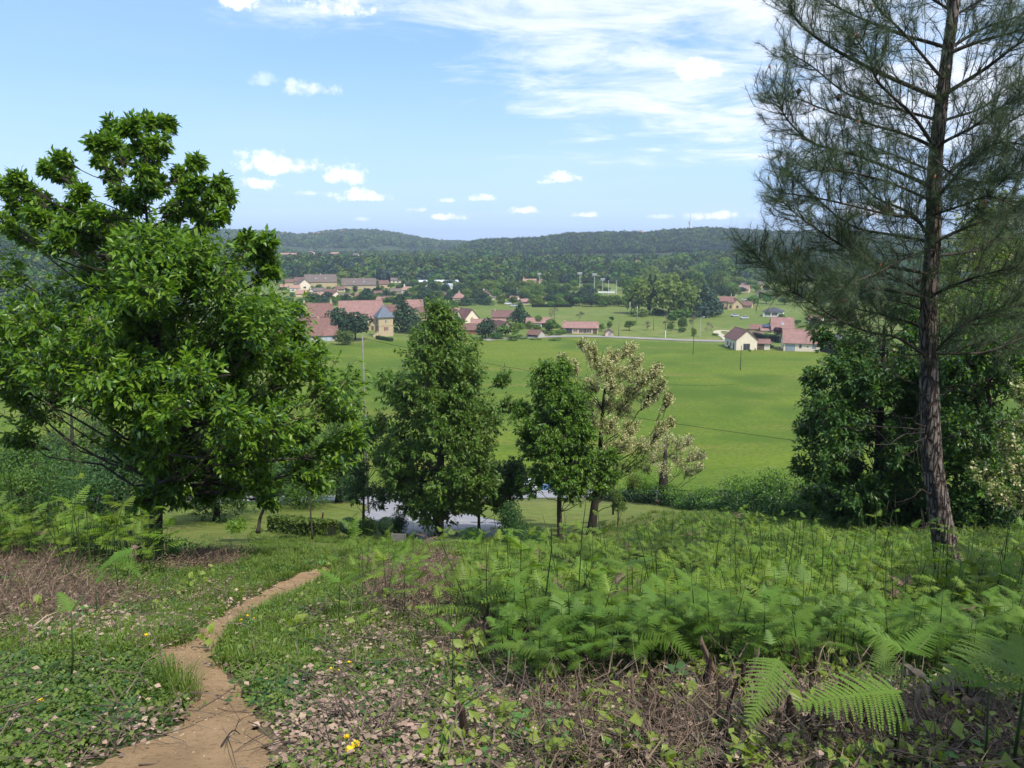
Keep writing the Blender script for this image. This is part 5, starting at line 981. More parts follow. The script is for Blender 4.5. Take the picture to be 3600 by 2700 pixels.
build_tree('chestnut_tree', 'large bright green chestnut with a single dark trunk beside the footpath on the left', 'tree', [(545, 1975, 52, 0), (548, 1850, 44, 0), (552, 1700, 42, 0), (556, 1550, 38, 0), (560, 1400, 32, 0), (552, 1200, 24, 0), (545, 1000, 18, 0), (520, 800, 11, 0), (500, 600, 6, 0)], 17.2, L, [M['leafA'], M['leafC']], .19, 22, 6, seed=11, parts=300, mixf=.22, droop=.35, twig_r=.005, limb_k=.45, imin=.27)
# big chestnut in the middle
prof = [(1110, 30, 1543), (1160, 90, 1545), (1230, 150, 1548), (1320, 215, 1550), (1430, 245, 1552), (1550, 262, 1555), (1650, 270, 1560), (1730, 250, 1570), (1800, 170, 1570)]
L = lobes_from_profile(prof, 118, 40, 70, np.random.default_rng(5)) + [(1543, 1098, 18, 0), (1545, 1130, 26, 0), (1320, 1480, 40, .5), (1350, 1340, 36, 0), (1770, 1330, 36, 0), (1795, 1420, 34, 0), (1620, 1770, 44, -1), (1470, 1790, 44, -1), (1390, 1720, 44, 0)]
build_tree('chestnut_tree', 'tall pyramidal chestnut with olive tips, tallest tree in the middle by the driveway', 'tree', [(1543, 1903, 36, 0), (1545, 1820, 30, 0), (1548, 1700, 27, 0), (1550, 1500, 22, 0), (1545, 1300, 14, 0), (1543, 1110, 5, 0)], 40, L, [M['leafB'], M['leafBc']], .24, 26, 7, seed=12, parts=150, mixf=.30, droop=.5, limb_k=.5)
# second chestnut
prof = [(1290, 50, 1950), (1340, 95, 1955), (1420, 130, 1950), (1500, 150, 1950), (1600, 165, 1960), (1680, 165, 1965), (1740, 130, 1985)]
L = lobes_from_profile(prof, 60, 38.5, 62, np.random.default_rng(6)) + [(1920, 1300, 26, 0), (1985, 1290, 26, 0), (1830, 1440, 30, 0), (2095, 1640, 50, 0), (2120, 1700, 44, 0), (1850, 1560, 40, 0), (2150, 1610, 34, 0), (2140, 1670, 40, 0)]
build_tree('chestnut_tree', 'deep green chestnut on a thin straight trunk right of the tallest middle tree', 'tree', [(1972, 1912, 20, 0), (1966, 1800, 17, 0), (1968, 1650, 14, 0), (1958, 1480, 10, 0), (1950, 1320, 5, 0)], 38.5, L, [M['leafB'], M['leafA']], .23, 26, 7, seed=13, parts=150, mixf=.35, droop=.5)
# flowering acacia behind it
L = [(2075, 1230, 30), (2050, 1210, 18), (2100, 1270, 34), (2160, 1250, 34), (2210, 1225, 26), (2240, 1270, 26), (2130, 1300, 40), (2200, 1310, 40), (2010, 1290, 26), (1975, 1262, 18), (2260, 1330, 34), (2310, 1300, 26), (2320, 1350, 28), (2150, 1360, 44), (2080, 1350, 40), (2220, 1380, 40), (2290, 1395, 30), (2350, 1395, 20), (2130, 1420, 44), (2190, 1440, 40), (2060, 1420, 40), (2140, 1500, 44), (2080, 1480, 36), (2220, 1500, 34), (2200, 1560, 40), (2150, 1580, 40), (2260, 1560, 34), (2330, 1500, 24), (2360, 1480, 16), (2250, 1620, 34), (2190, 1650, 34), (2230, 1690, 30)]
rs = np.random.default_rng(8); L = [(u, v, r * 1.15, float(rs.uniform(-1.5, 1.5))) for u, v, r in L]
build_tree('flowering_acacia', 'airy acacia covered in cream blossom rising behind the deep green chestnut', 'tree', [(2075, 1892, 34, 0), (2090, 1780, 28, 0), (2105, 1640, 20, 0), (2115, 1500, 14, 0), (2125, 1380, 9, 0), (2150, 1260, 4, 0)], 41, L, [M['leafY'], M['leafB']], .12, 44, 5, seed=14, mixf=.45, bark='bark_dark', flower=(4600, .14, 'blossom', .12), limb_k=1.1, twig_r=.006)
# ivy-clad pollard at the lawn corner
L = [(2335, 1545, 40), (2290, 1560, 36), (2390, 1560, 36), (2340, 1600, 50), (2290, 1610, 34), (2395, 1615, 40), (2440, 1600, 30), (2460, 1640, 24), (2330, 1650, 40), (2420, 1660, 30), (2260, 1580, 20), (2425, 1550, 22), (2470, 1600, 16), (2270, 1650, 20)]
rs = np.random.default_rng(9); L = [(u, v, r, float(rs.uniform(-1.2, 1.2))) for u, v, r in L]
build_tree('ivy_pollard', 'short thick-trunked tree at the lawn corner with ivy and cream blossom', 'tree', [(2337, 1782, 44, 0), (2334, 1740, 34, 0), (2332, 1690, 32, 0), (2335, 1640, 22, 0), (2340, 1580, 10, 0)], 58, L, [M['ivy'], M['leafY']], .13, 34, 5, seed=15, mixf=.3, bark='bark_dark', flower=(1000, .17, 'blossom', .15), limb_k=.8)
# dark chestnut thicket on the right
prof = [(1080, 150, 3150), (1150, 230, 3140), (1280, 270, 3120), (1400, 310, 3100), (1550, 330, 3090), (1680, 320, 3090), (1790, 250, 3100), (1850, 230, 3120), (1900, 220, 3130)]
L = lobes_from_profile(prof, 105, 26, 76, np.random.default_rng(16)) + [(2860, 1330, 44, 0), (2830, 1500, 44, 0), (2810, 1640, 40, 0), (2880, 1180, 46, .5), (2960, 1110, 56, .5), (2850, 1740, 40, 0), (2940, 1800, 50, 0)]
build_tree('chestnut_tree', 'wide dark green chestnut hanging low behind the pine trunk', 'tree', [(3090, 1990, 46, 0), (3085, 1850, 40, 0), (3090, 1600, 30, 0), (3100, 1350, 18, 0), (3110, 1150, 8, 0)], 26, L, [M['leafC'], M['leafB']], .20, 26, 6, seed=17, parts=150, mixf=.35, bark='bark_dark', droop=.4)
prof = [(1050, 120, 3470), (1200, 220, 3480), (1400, 260, 3480), (1600, 250, 3470), (1750, 220, 3450), (1900, 200, 3460)]
L = lobes_from_profile(prof, 70, 24, 74, np.random.default_rng(18))
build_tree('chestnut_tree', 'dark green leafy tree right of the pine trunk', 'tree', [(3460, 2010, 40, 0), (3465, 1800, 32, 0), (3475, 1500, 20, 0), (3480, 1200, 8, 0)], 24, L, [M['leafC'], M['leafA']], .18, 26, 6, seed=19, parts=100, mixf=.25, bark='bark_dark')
prof = [(700, 90, 3500), (800, 170, 3480), (950, 240, 3450), (1100, 280, 3420), (1250, 240, 3420)]
L = lobes_from_profile(prof, 80, 33, 66, np.random.default_rng(20))
build_tree('acacia_tree', 'yellow-green acacia rising above the dark trees at the right edge', 'tree', [(3430, 1930, 34, 0), (3435, 1600, 26, 0), (3440, 1200, 16, 0), (3480, 850, 6, 0)], 33, L, [M['leafY'], M['leafA']], .13, 26, 6, seed=21, mixf=.5, flower=(300, .18, 'blossom', None))
L = [(3560, 1650, 60, 0), (3500, 1720, 50, -.4), (3590, 1750, 60, 0), (3450, 1660, 44, .2), (3540, 1560, 50, 0), (3610, 1500, 60, 0), (3600, 1380, 50, 0), (3640, 1640, 60, 0)]
build_tree('flowering_acacia', 'acacia branch with pale blossom hanging in at the right edge', 'tree', [(3700, 2040, 40, 0), (3690, 1800, 34, 0), (3670, 1500, 20, 0), (3640, 1300, 8, 0)], 19, L, [M['leafB'], M['leafY']], .10, 34, 6, seed=22, mixf=.4, flower=(260, .13, 'blossom', None))
prof = [(1240, 150, 3120), (1290, 260, 3150), (1350, 200, 3150)]
L = lobes_from_profile(prof, 18, 30, 50, np.random.default_rng(24))
build_tree('flowering_acacia', 'pale flowering treetop showing between the pine and the dark chestnut', 'tree', [(3200, 1960, 30, 0), (3190, 1700, 24, 0), (3170, 1400, 12, 0), (3150, 1260, 6, 0)], 30, L, [M['leafY'], M['leafB']], .11, 30, 6, seed=25, mixf=.3, flower=(300, .16, 'blossom', None))
# trees on the terrace behind the left chestnut
def small(name, label, base, Y, lob, mats, ll, seed, tips=20, per=6, mixf=.3, cat='tree', bark='bark', **k):
    rs = np.random.default_rng(seed); lob = [(l[0], l[1], l[2], l[3] if len(l) > 3 else float(rs.uniform(-.8, .8))) for l in lob]
    return build_tree(name, label, cat, base, Y, lob, [M[m_] for m_ in mats], ll, tips, per, seed=seed, mixf=mixf, bark=bark, **k)
small('chestnut_tree', 'low chestnut with a slim stem between the two clipped ball trees', [(1277, 1880, 12, 0), (1278, 1800, 9, 0), (1280, 1700, 5, 0)], 43, lobes_from_profile([(1500, 60, 1290), (1580, 120, 1290), (1680, 150, 1290), (1760, 120, 1290)], 28, 43, 44, np.random.default_rng(31)), ['leafC', 'leafB'], .2, 31, 22, 6)
small('chestnut_tree', 'small chestnut bush on a thin stem right of the tallest middle trunk', [(1684, 1870, 12, 0), (1684, 1800, 9, 0), (1690, 1700, 5, 0)], 43, lobes_from_profile([(1660, 60, 1700), (1720, 110, 1710), (1790, 120, 1720)], 18, 43, 40, np.random.default_rng(32)), ['leafB', 'leafBc'], .2, 32, 22, 6)
small('chestnut_tree', 'dark young chestnut left of the thin straight trunk', [(1790, 1880, 14, 0), (1792, 1800, 11, 0), (1795, 1700, 6, 0)], 41, lobes_from_profile([(1600, 60, 1790), (1680, 90, 1790), (1760, 80, 1800)], 14, 41, 40, np.random.default_rng(33)), ['leafC', 'leafB'], .2, 33, 22, 6)
small('curved_tree', 'young tree with a curved dark stem at the left of the lawn', [(906, 1862, 14, 0), (915, 1820, 11, 0), (928, 1780, 9, 0), (925, 1700, 6, 0)], 36, lobes_from_profile([(1560, 60, 900), (1640, 110, 900), (1720, 110, 900)], 16, 36, 40, np.random.default_rng(34)), ['leafC', 'leafB'], .17, 34, 22, 6)
small('slender_sapling', 'slender sapling rising behind the low clipped hedge', [(1098, 1885, 6, 0), (1092, 1800, 5, 0), (1088, 1700, 4, 0)], 38, [(1090, 1600, 50), (1070, 1660, 44), (1110, 1680, 40), (1090, 1720, 30)], ['leafB', 'leafC'], .15, 35, 22, 6)
small('lawn_sapling', 'small young tree with a thin bare stem on the lawn', [(2174, 1905, 5, 0), (2172, 1850, 4.5, 0), (2174, 1800, 4, 0), (2176, 1760, 2, 0)], 39, [(2176, 1752, 22), (2160, 1775, 20), (2194, 1776, 20), (2176, 1790, 24), (2172, 1735, 14)], ['leafB', 'leafBc'], .07, 36, 40, 6, limb_k=.9)
# dark wood edge at the left
for i, (u, vt, hw, Y_, mats, lb) in enumerate(((120, 1560, 210, 46, ['leafC', 'leafB'], 'olive tree at the left edge of the wood'), (420, 1600, 190, 44, ['leafC', 'ivy'], 'grey-green tree second from the left edge of the wood'), (760, 1560, 170, 48, ['leafC', 'leafB'], 'dark tree behind the trunk of the left chestnut'), (-150, 1500, 220, 44, ['leafC', 'leafB'], 'dark tree cut by the left edge of the wood'),
                                               (1040, 1540, 130, 58, ['leafC', 'leafB'], 'dark tree at the back of the lawn left of the driveway'), (1190, 1500, 120, 60, ['leafB', 'leafC'], 'green tree at the bend of the driveway'), (600, 1440, 190, 62, ['leafB', 'leafC'], 'tall tree behind the dark wood edge'), (250, 1400, 200, 64, ['leafC', 'leafB'], 'tall leafy tree behind the olive tree'))):
    b = GXY(u, Y_); kk = pxm(b); d_ = b - EYE; c_, s_ = math.cos(PITCH), math.sin(PITCH); zc = d_[1] * c_ - d_[2] * s_; vb = CY - F * (d_[1] * s_ + d_[2] * c_) / zc
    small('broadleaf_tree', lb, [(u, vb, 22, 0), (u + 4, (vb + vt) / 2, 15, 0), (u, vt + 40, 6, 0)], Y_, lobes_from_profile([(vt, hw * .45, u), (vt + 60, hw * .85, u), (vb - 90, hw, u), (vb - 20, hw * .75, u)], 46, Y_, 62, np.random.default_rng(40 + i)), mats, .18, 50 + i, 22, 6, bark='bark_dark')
# clipped ball trees, hedges and shrubs on the terrace
def ballshrub(name, label, u, v, w, hgt, Y, leaf, n, ls, stem=0, seed=0, cat='shrub', shape=1.0, ragged=.12):
    c = W(u, v, Y); k = pxm(c); g = float(h(c[0], c[1])); root = thing(name, label, cat, (c[0], c[1], g)); r = np.random.default_rng(seed); B = np.array([c[0], c[1], g])
    d = rdir(n, r); P = c + d * np.array([w / k / 2, w / k / 2 * shape, hgt / k / 2]) * r.uniform(1 - ragged * 2.5, 1 + ragged, (n, 1)); Z = nrm(d + r.normal(size=d.shape) * .7); X = nrm(np.cross(Z, rdir(n, r))); Y_ = np.cross(Z, X)
    V, Fc = batch(LEAF_V, LEAF_F, P - B, X, Y_, Z, ls * r.uniform(.6, 1.3, n)); tag(link('foliage', npmesh('foliage', V, Fc, M[leaf]), root), kind='stuff')
    m_ = MB(); q = c - B
    for a in range(7):
        e = rdir(1, r)[0] * np.array([w, w, hgt]) / k / 2 * .8; m_.tube([(0, 0, -.1 if stem else q[2] - hgt / k * .5), (q[0] + .02, q[1], max(q[2] - hgt / k * .35, .1)), q + e * .5, q + e], [.045, .04, .02, .006], 5)
    m_.build('trunk' if stem else 'branches', M['bark_dark'], root); return root
ballshrub('ball_tree', 'left one of two clipped ball trees on the lawn', 1224, 1848, 58, 56, 38.5, 'g_dark', 5200, .07, 1, 1, 'tree', ragged=.05); ballshrub('ball_tree', 'right one of two clipped ball trees on the lawn', 1356, 1848, 50, 60, 38.5, 'g_dark', 5000, .07, 1, 2, 'tree', ragged=.05)
ballshrub('dark_shrub', 'round dark shrub between the tallest trunk and the thin trunk', 1662, 1890, 84, 64, 37, 'leafC', 3000, .10, 0, 3, ragged=.2); ballshrub('dark_shrub', 'wide dark shrub left of the thin straight trunk', 1830, 1892, 170, 80, 36, 'leafC', 6500, .10, 0, 4, ragged=.2)
ballshrub('dark_shrub', 'tall drooping dark shrub above the wide dark shrub', 1795, 1830, 80, 120, 37, 'leafC', 3500, .12, 0, 5, ragged=.25); ballshrub('dark_shrub', 'dark shrub at the foot of the right clipped ball tree', 1400, 1840, 60, 70, 41, 'leafC', 2500, .10, 0, 6, ragged=.25); ballshrub('garden_shrub', 'leafy shrub under the low chestnut', 1290, 1850, 70, 50, 42, 'leafB', 2200, .12, 0, 7, ragged=.3)
for i, (u_, v_, w_, h_, Y_) in enumerate(((60, 1690, 330, 170, 42), (330, 1700, 300, 150, 41), (640, 1690, 260, 150, 45), (880, 1680, 240, 130, 52), (1080, 1720, 160, 90, 55))):
    ballshrub('thicket_bush', ['dark undergrowth bush at the far left of the wood edge', 'dark bush between the olive and the grey-green tree', 'dark bush behind the left chestnut trunk', 'dark bush above the curved young tree', 'dark bush left of the driveway bend'][i], u_, v_, w_, h_, Y_, ['leafB', 'leafC', 'ivy', 'leafC', 'leafB'][i], 4600, .18, 0, 80 + i, 'bush', ragged=.45)
hedge(968, 1868, 1168, 1888, 50, .9, 'low dark green hedge on the left of the lawn', 'herb', 20, n=15000)
# hedge along the road, from the lawn corner to the thicket
hp = [(7, 62.5), (11.5, 59), (13, 54), (13.2, 48.5), (13.4, 43), (12.8, 37), (12.6, 31), (13.5, 26), (16, 22)]
hc = catmull(hp, 5); r = np.random.default_rng(60); n = 56000; t = r.uniform(0, len(hc) - 1.001, n); i0 = t.astype(int); A = np.array(hc); XY = A[i0] + (A[i0 + 1] - A[i0]) * (t - i0)[:, None]; XY = XY + r.normal(size=(n, 2)) * .5
gap = .55 + .45 * np.sin(XY[:, 1] * 1.1) * np.sin(XY[:, 1] * .37 + 1); hh = (1.35 + .5 * np.sin(XY[:, 1] * .9) + .3 * np.sin(XY[:, 1] * 2.3)); hh = np.where(XY[:, 1] > 45, hh * (.75 + .25 * gap), hh * 1.15); zz = r.uniform(0, 1, n) ** .75 * hh
P = np.column_stack([XY, h(XY[:, 0], XY[:, 1]) + zz]); B = P[0].copy(); root = thing('roadside_hedge', 'long rough dark hedge along the lower road, running to the right thicket', 'hedge', B); X, Y_, Z = frames(rdir(n, r), .6, r)
V, Fc = batch(LEAF_V, LEAF_F, P - B, X, Y_, Z, .15 * r.uniform(.6, 1.4, n)); tag(link('foliage', npmesh('foliage', V, Fc, [M['leafC'], M['leafA']], np.repeat((zz > hh * .8).astype(int) * (r.uniform(size=n) < .7), 4)), root), kind='stuff')
m_ = MB()
for q in hc[::1]:
    for j in range(3): a = np.array([q[0] + rng.normal() * .3, q[1] + rng.normal() * .3, 0]); a[2] = float(h(a[0], a[1])) - .1; m_.tube([a - B, a - B + (rng.normal() * .2, rng.normal() * .2, .7), a - B + (rng.normal() * .4, rng.normal() * .3, 1.5)], [.035, .025, .008], 5)
m_.build('branches', M['bark_dark'], root)
ballshrub('yellow_bush', 'bright yellow-green bush on the far side of the road by the field', 2640, 1742, 90, 34, 66, 'leafY', 2500, .16, 0, 71, 'bush', ragged=.3); ballshrub('yellow_bush', 'yellow-green bush behind the ivy tree by the road', 2260, 1700, 110, 60, 62, 'leafA', 3500, .16, 0, 72, 'bush', ragged=.3)
ballshrub('yellow_bush', 'low yellowish scrub between the hedge and the thicket', 2900, 1790, 330, 60, 46, 'leafY', 6500, .15, 0, 73, 'bush', ragged=.4)
# small grey panel and utility box on the lawn
p = GXY(1402, 37); k = pxm(p); root = thing('grey_panel', 'small tilted grey panel standing at the top edge of the lawn', 'panel', p, R(-6)); q = MB(); w_ = 52 / k; q.box(-w_ / 2, w_ / 2, -.03, .03, .12, .5); q.build('board', M['pole_grey'], root); [MB().box(x - .03, x + .03, .031, .10, -.2, .52).build('post', M['wood'], root) for x in (-w_ / 2 + .03, w_ / 2 - .03)]
p = GXY(1131, 47); root = thing('red_post', 'short red post under the trees left of the driveway', 'post', p); MB().tube([(0, 0, -.2), (.12, 0, .75)], .05, 8).build('shaft', m_plain('faded_red_paint', (.35, .07, .05), None, 4, .7), root); MB().tube([(.12, 0, .75), (.125, 0, .83)], [.065, .03], 8).build('cap', M['metal'], root)
p = GXY(2312, 57.5); root = thing('brown_bucket', 'small brown bucket at the foot of the ivy tree', 'bucket', p); MB().tube([(0, 0, 0), (0, 0, .36)], [.16, .21], 12, cap=True).build('tub', m_plain('brown_plastic', (.12, .05, .03), None, 4, .6), root); MB().tube([(0, 0, .36), (0, 0, .39)], .225, 12).build('rim', M['wood'], root)
# stump beside the path top
p = G(1210, 1955); root = thing('tree_stump', 'small sawn grey stump at the top of the grass bank', 'stump', p); MB().tube([(0, 0, -.1), (0, 0, .05), (0, 0, .2)], [.3, .22, .19], 12).build('wood', M['wood'], root)

# ------------------------------------------------------------------ the pine
TP = [(3352, 2060, 128, 0), (3343, 2000, 94, 0), (3322, 1900, 80, 0), (3303, 1800, 75, 0), (3285, 1680, 70, 0), (3273, 1563, 67, 0), (3265, 1298, 60, 0), (3266, 1033, 54, 0), (3279, 868, 51, 0), (3290, 543, 46, 0), (3321, 271, 40, 0), (3356, 0, 36, 0), (3390, -300, 28, 0), (3420, -700, 18, 0), (3430, -1100, 8, 0)]
YP = 12.4; T = [W(u, v, YP) for u, v, d, q in TP]; TR = [d / pxm(p) / 2 for (u, v, d, q), p in zip(TP, T)]; B = T[0].copy()
pine = thing('pine_tree', 'tall leaning pine with plated brown bark and long needles at the right', 'tree', B); S = catmull(T, 5); RR = np.interp(np.linspace(0, 1, len(S)), np.linspace(0, 1, len(T)), TR); RR[:2] *= 1.15
nn = 26; V = []; rb = np.random.default_rng(5); ph = rb.uniform(0, 6.28, (8,))
S2 = catmull(S, 5); RR2 = np.interp(np.linspace(0, 1, len(S2)), np.linspace(0, 1, len(S)), RR)
for i, p in enumerate(S2):
    for k in range(nn):
        t = 2 * math.pi * k / nn; rr = RR2[i] * (1 + .035 * math.sin(5 * t + i * .13 + ph[0]) + .03 * math.sin(9 * t - i * .21 + ph[1]) + rb.normal() * .018); V.append((p[0] - B[0] + math.cos(t) * rr, p[1] - B[1] + math.sin(t) * rr, p[2] - B[2]))
Fc = [(i * nn + k, i * nn + (k + 1) % nn, (i + 1) * nn + (k + 1) % nn, (i + 1) * nn + k) for i in range(len(S2) - 1) for k in range(nn)]
link('trunk', npmesh('trunk', V, Fc, M['pine_bark'], smooth=True), pine)
BR = [ # (list of (u,v)), depth drift, start radius m
 ([(3289, 342), (3080, 250), (2917, 163), (2800, 70), (2775, -20)], -.5, .045), ([(3313, 163), (3167, 120), (3004, 54), (2917, 10), (2850, -40)], .8, .035), ([(3270, 494), (3205, 402), (3091, 293), (3053, 206), (3000, 120)], -1.0, .035),
 ([(3267, 510), (3167, 467), (3047, 434), (2917, 391), (2760, 330)], .6, .035), ([(3262, 651), (3167, 608), (3004, 543), (2863, 505), (2770, 423), (2735, 350)], -.3, .038), ([(3259, 814), (3188, 743), (3080, 695), (3004, 618), (2900, 560)], 1.0, .032),
 ([(3253, 814), (3215, 765), (3123, 754), (2917, 705), (2754, 678)], -1.2, .032), ([(3248, 846), (3134, 825), (2982, 787), (2808, 640), (2770, 600)], .3, .030), ([(3245, 960), (3100, 930), (2990, 880), (2917, 835), (2808, 760), (2745, 700)], -.6, .032),
 ([(3242, 1030), (3150, 975), (3060, 930), (2990, 880), (2950, 800)], 1.2, .03), ([(3238, 1042), (3071, 1013), (2900, 985), (2786, 980), (2700, 940), (2650, 890)], -.2, .03), ([(3238, 1240), (3151, 1185), (3071, 1172), (2965, 1132), (2846, 1060), (2780, 1020)], -.8, .03),
 ([(3240, 1150), (3120, 1110), (3000, 1080), (2880, 1010), (2760, 900)], .9, .028), ([(3290, 250), (3180, 120), (3080, 20), (3040, -60)], -.6, .03), ([(3262, 700), (3120, 640), (2960, 600), (2850, 600)], -1.4, .028), ([(3285, 420), (3140, 380), (2980, 330), (2850, 230), (2760, 180)], 1.3, .03),
 ([(3356, 179), (3460, 141), (3600, 103), (3720, 60)], -.4, .04), ([(3359, 157), (3460, 98), (3600, 49), (3700, -20)], .6, .035), ([(3340, 320), (3460, 244), (3600, 141), (3740, 70)], -.8, .045), ([(3313, 629), (3389, 564), (3460, 515), (3560, 420), (3680, 380)], .5, .04), ([(3319, 499), (3422, 445), (3514, 380), (3620, 330)], -1.0, .032),
 ([(3297, 846), (3400, 798), (3500, 760), (3600, 711), (3720, 660)], -.4, .035), ([(3313, 662), (3420, 645), (3600, 624), (3700, 610)], .9, .028), ([(3300, 1225), (3337, 1185), (3430, 1119), (3520, 1090), (3640, 1060)], -.5, .03), ([(3300, 1245), (3463, 1238), (3600, 1185), (3700, 1150)], .4, .028),
 ([(3295, 1030), (3400, 985), (3520, 950), (3650, 930)], -1.1, .03), ([(3290, 700), (3420, 560), (3520, 500), (3640, 520)], -1.5, .03), ([(3300, 900), (3440, 880), (3560, 830), (3680, 800)], 1.2, .028), ([(3330, 420), (3450, 380), (3560, 300), (3680, 250)], 1.3, .03), ([(3350, 60), (3450, 0), (3560, -60)], .3, .03), ([(3345, 40), (3250, -20), (3150, -90)], .4, .03),
 ([(3265, 600), (3180, 560), (3080, 520), (2960, 470)], 1.8, .026), ([(3280, 880), (3200, 900), (3080, 960), (2950, 1010)], -1.6, .026), ([(3275, 760), (3390, 720), (3480, 690), (3600, 740)], -1.8, .026), ([(3262, 1100), (3160, 1060), (3040, 1050), (2900, 1100)], 1.6, .026), ([(3285, 560), (3360, 620), (3470, 640), (3590, 600)], -1.4, .026)]
rp = np.random.default_rng(77); TA, TB, RA, RB, NP, ND = [], [], [], [], [], []
def seg(a, b, r0, r1): TA.append(a); TB.append(b); RA.append(r0); RB.append(r1)
for pts, dy, r0 in BR:
    pts = [(float(np.interp(pts[0][1] + 25, [q_[1] for q_ in TP[::-1]], [q_[0] for q_ in TP[::-1]])), pts[0][1] + 25)] + pts
    n = len(pts); C = catmull([W(u, v, YP + dy * (i / (n - 1)) * 1.3) for i, (u, v) in enumerate(pts)], 5); m_ = len(C); rad = np.linspace(r0, .007, m_) * np.array([1] * m_)
    mb = MB(); mb.tube([p - B for p in C], list(rad), 7); mb.build('branch', M['bark'], pine, smooth=True)
    for i in range(2, m_):
        f = i / m_
        for s in range(3 if f > .3 else 1):
            if rp.uniform() < (.25 if f < .3 else .02): continue
            d = nrm(C[i] - C[i - 1]); sd_ = nrm(np.cross(d, rdir(1, rp)[0])); ln = rp.uniform(.35, 1.0) * (1.05 - .45 * f); q = C[i]; dd = nrm(d * .75 + sd_ * .75 + np.array([0, 0, .12])); prev = q; k = 4
            for j in range(k):
                nx_ = prev + dd * ln / k; seg(prev, nx_, .0075 - .0012 * j, .0065 - .0012 * j); dd = nrm(dd + rp.normal(size=3) * .22 + np.array([0, 0, .16]))
                if j >= 1 or f > .5: NP.append(nx_); ND.append(dd)
                if j >= 1 and rp.uniform() < .75:
                    e = nrm(dd + rp.normal(size=3) * .75 + np.array([0, 0, .2])); l2 = rp.uniform(.12, .32); seg(nx_, nx_ + e * l2, .004, .003); NP += [nx_ + e * l2, nx_ + e * l2 * .55]; ND += [e, e]
                prev = nx_
    for j in range(3): NP.append(C[-1] + rp.normal(size=3) * .05); ND.append(nrm(C[-1] - C[-2]))
# dead twigs low on the trunk
for (u0, v0, u1, v1) in ((3270, 1390, 3120, 1290), (3255, 1500, 3020, 1420), (3250, 1520, 2960, 1600), (3255, 1530, 3180, 1620), (3250, 1510, 2900, 1500), (3310, 1545, 3500, 1490), (3300, 1390, 3480, 1330), (3282, 1725, 3110, 1780), (3290, 1840, 3220, 1850), (3500, 1490, 3600, 1480), (3240, 1240, 3000, 1290), (3240, 1250, 2850, 1200)):
    a, b = W(u0, v0, YP - .1), W(u1, v1, YP - .1 + rp.uniform(-1, .6)); prev = a
    for t in np.linspace(.12, 1, 9): q = a + (b - a) * t + rp.normal(size=3) * .035; seg(prev, q, .011 * (1.1 - t), .010 * (1.0 - t) + .002); (seg(q, q + rp.normal(size=3) * .18, .004, .002) if rp.uniform() < .6 else None); prev = q
Vt, Ft = tubes(np.array(TA) - B, np.array(TB) - B, RA, RB, 4); tag(link('twigs', npmesh('twigs', Vt, Ft, M['bark']), pine), kind='stuff')
NP, ND = np.array(NP), np.array(ND); k = 20; P = np.repeat(NP, k, 0); D = np.repeat(ND, k, 0); N = len(P); P = P - D * rp.uniform(0, .12, (N, 1)); sd_ = nrm(np.cross(D, rdir(N, rp))); ti = rp.uniform(.35, 1.15, N)[:, None]; LD = nrm(D * np.cos(ti) + sd_ * np.sin(ti)); X, Yv, Z = frames(LD, 1, rp)
V, Fc = batch([(0, -.009, 0), (0, .009, 0), (1, 0, -.05)], [(0, 1, 2)], P - B, X, Yv, Z, .17 * rp.uniform(.7, 1.15, N)); tag(link('needles', npmesh('needles', V, Fc, M['needle']), pine), kind='stuff'); print('needles', N)
cm = MB(); cm.tube([(0, 0, 0), (0, 0, .03), (0, 0, .07)], [.010, .016, .004], 6); cme = cm.mesh('cone', M['cone'])
for i in rp.choice(len(NP), 70, replace=False): link('cone', cme, pine, tuple(NP[i] - B), tuple(rp.uniform(-.5, .5, 3)))
mb = MB(); mb.tube([(0, 0, 0), (0, 0, .05), (0, 0, .11)], [.02, .04, .008], 8); cme = mb.mesh('pine_cone', M['twig'])
for u, v in ((3190, 738), (3055, 745), (2950, 330), (2810, 310), (3110, 160), (3480, 620), (3230, 980)): link('pine_cone', cme, pine, tuple(W(u, v, YP - .3) - B), (R(200), 0, 0))
# ================================================================== THE NEAR SLOPE: bracken, herbs, litter, brush
def proj(P):
    P = np.atleast_2d(P) - EYE; c, s = math.cos(PITCH), math.sin(PITCH); d = P[:, 1] * c - P[:, 2] * s; up = P[:, 1] * s + P[:, 2] * c
    return CX + F * P[:, 0] / d, CY - F * up / d
def inpoly(u, v, poly):
    ins = np.zeros(len(u), bool); n = len(poly)
    for i in range(n):
        (x1, y1), (x2, y2) = poly[i], poly[(i + 1) % n]; c = ((y1 > v) != (y2 > v)) & (u < (x2 - x1) * (v - y1) / (y2 - y1 + 1e-9) + x1); ins ^= c
    return ins
FERN = [(1590, 2160), (1650, 2050), (1800, 2010), (2150, 2010), (2260, 1925), (2450, 1850), (2700, 1880), (2900, 1965), (3250, 2000), (3600, 2000), (4000, 2000), (4000, 2620), (3600, 2700), (3150, 2560), (2500, 2480), (2000, 2400), (1720, 2260)]
FERN_L = [(-400, 1640), (450, 1750), (520, 1870), (430, 1960), (160, 1990), (-400, 2010)]
BRUSH = [[(1270, 2140), (1380, 1990), (1560, 1950), (1640, 2000), (1600, 2160), (1440, 2190)], [(440, 1960), (560, 1830), (880, 1870), (830, 2000), (600, 2015)], [(-300, 1930), (160, 1930), (330, 2060), (450, 2160), (-300, 2240)], [(1500, 2290), (1950, 2230), (1900, 2330), (1550, 2370)],
         [(1850, 2480), (2400, 2440), (3300, 2530), (3800, 2600), (3800, 2850), (1850, 2850)], [(1950, 2330), (2300, 2330), (2300, 2380), (1950, 2400)], [(400, 1760), (520, 1770), (520, 1820), (400, 1810)]]
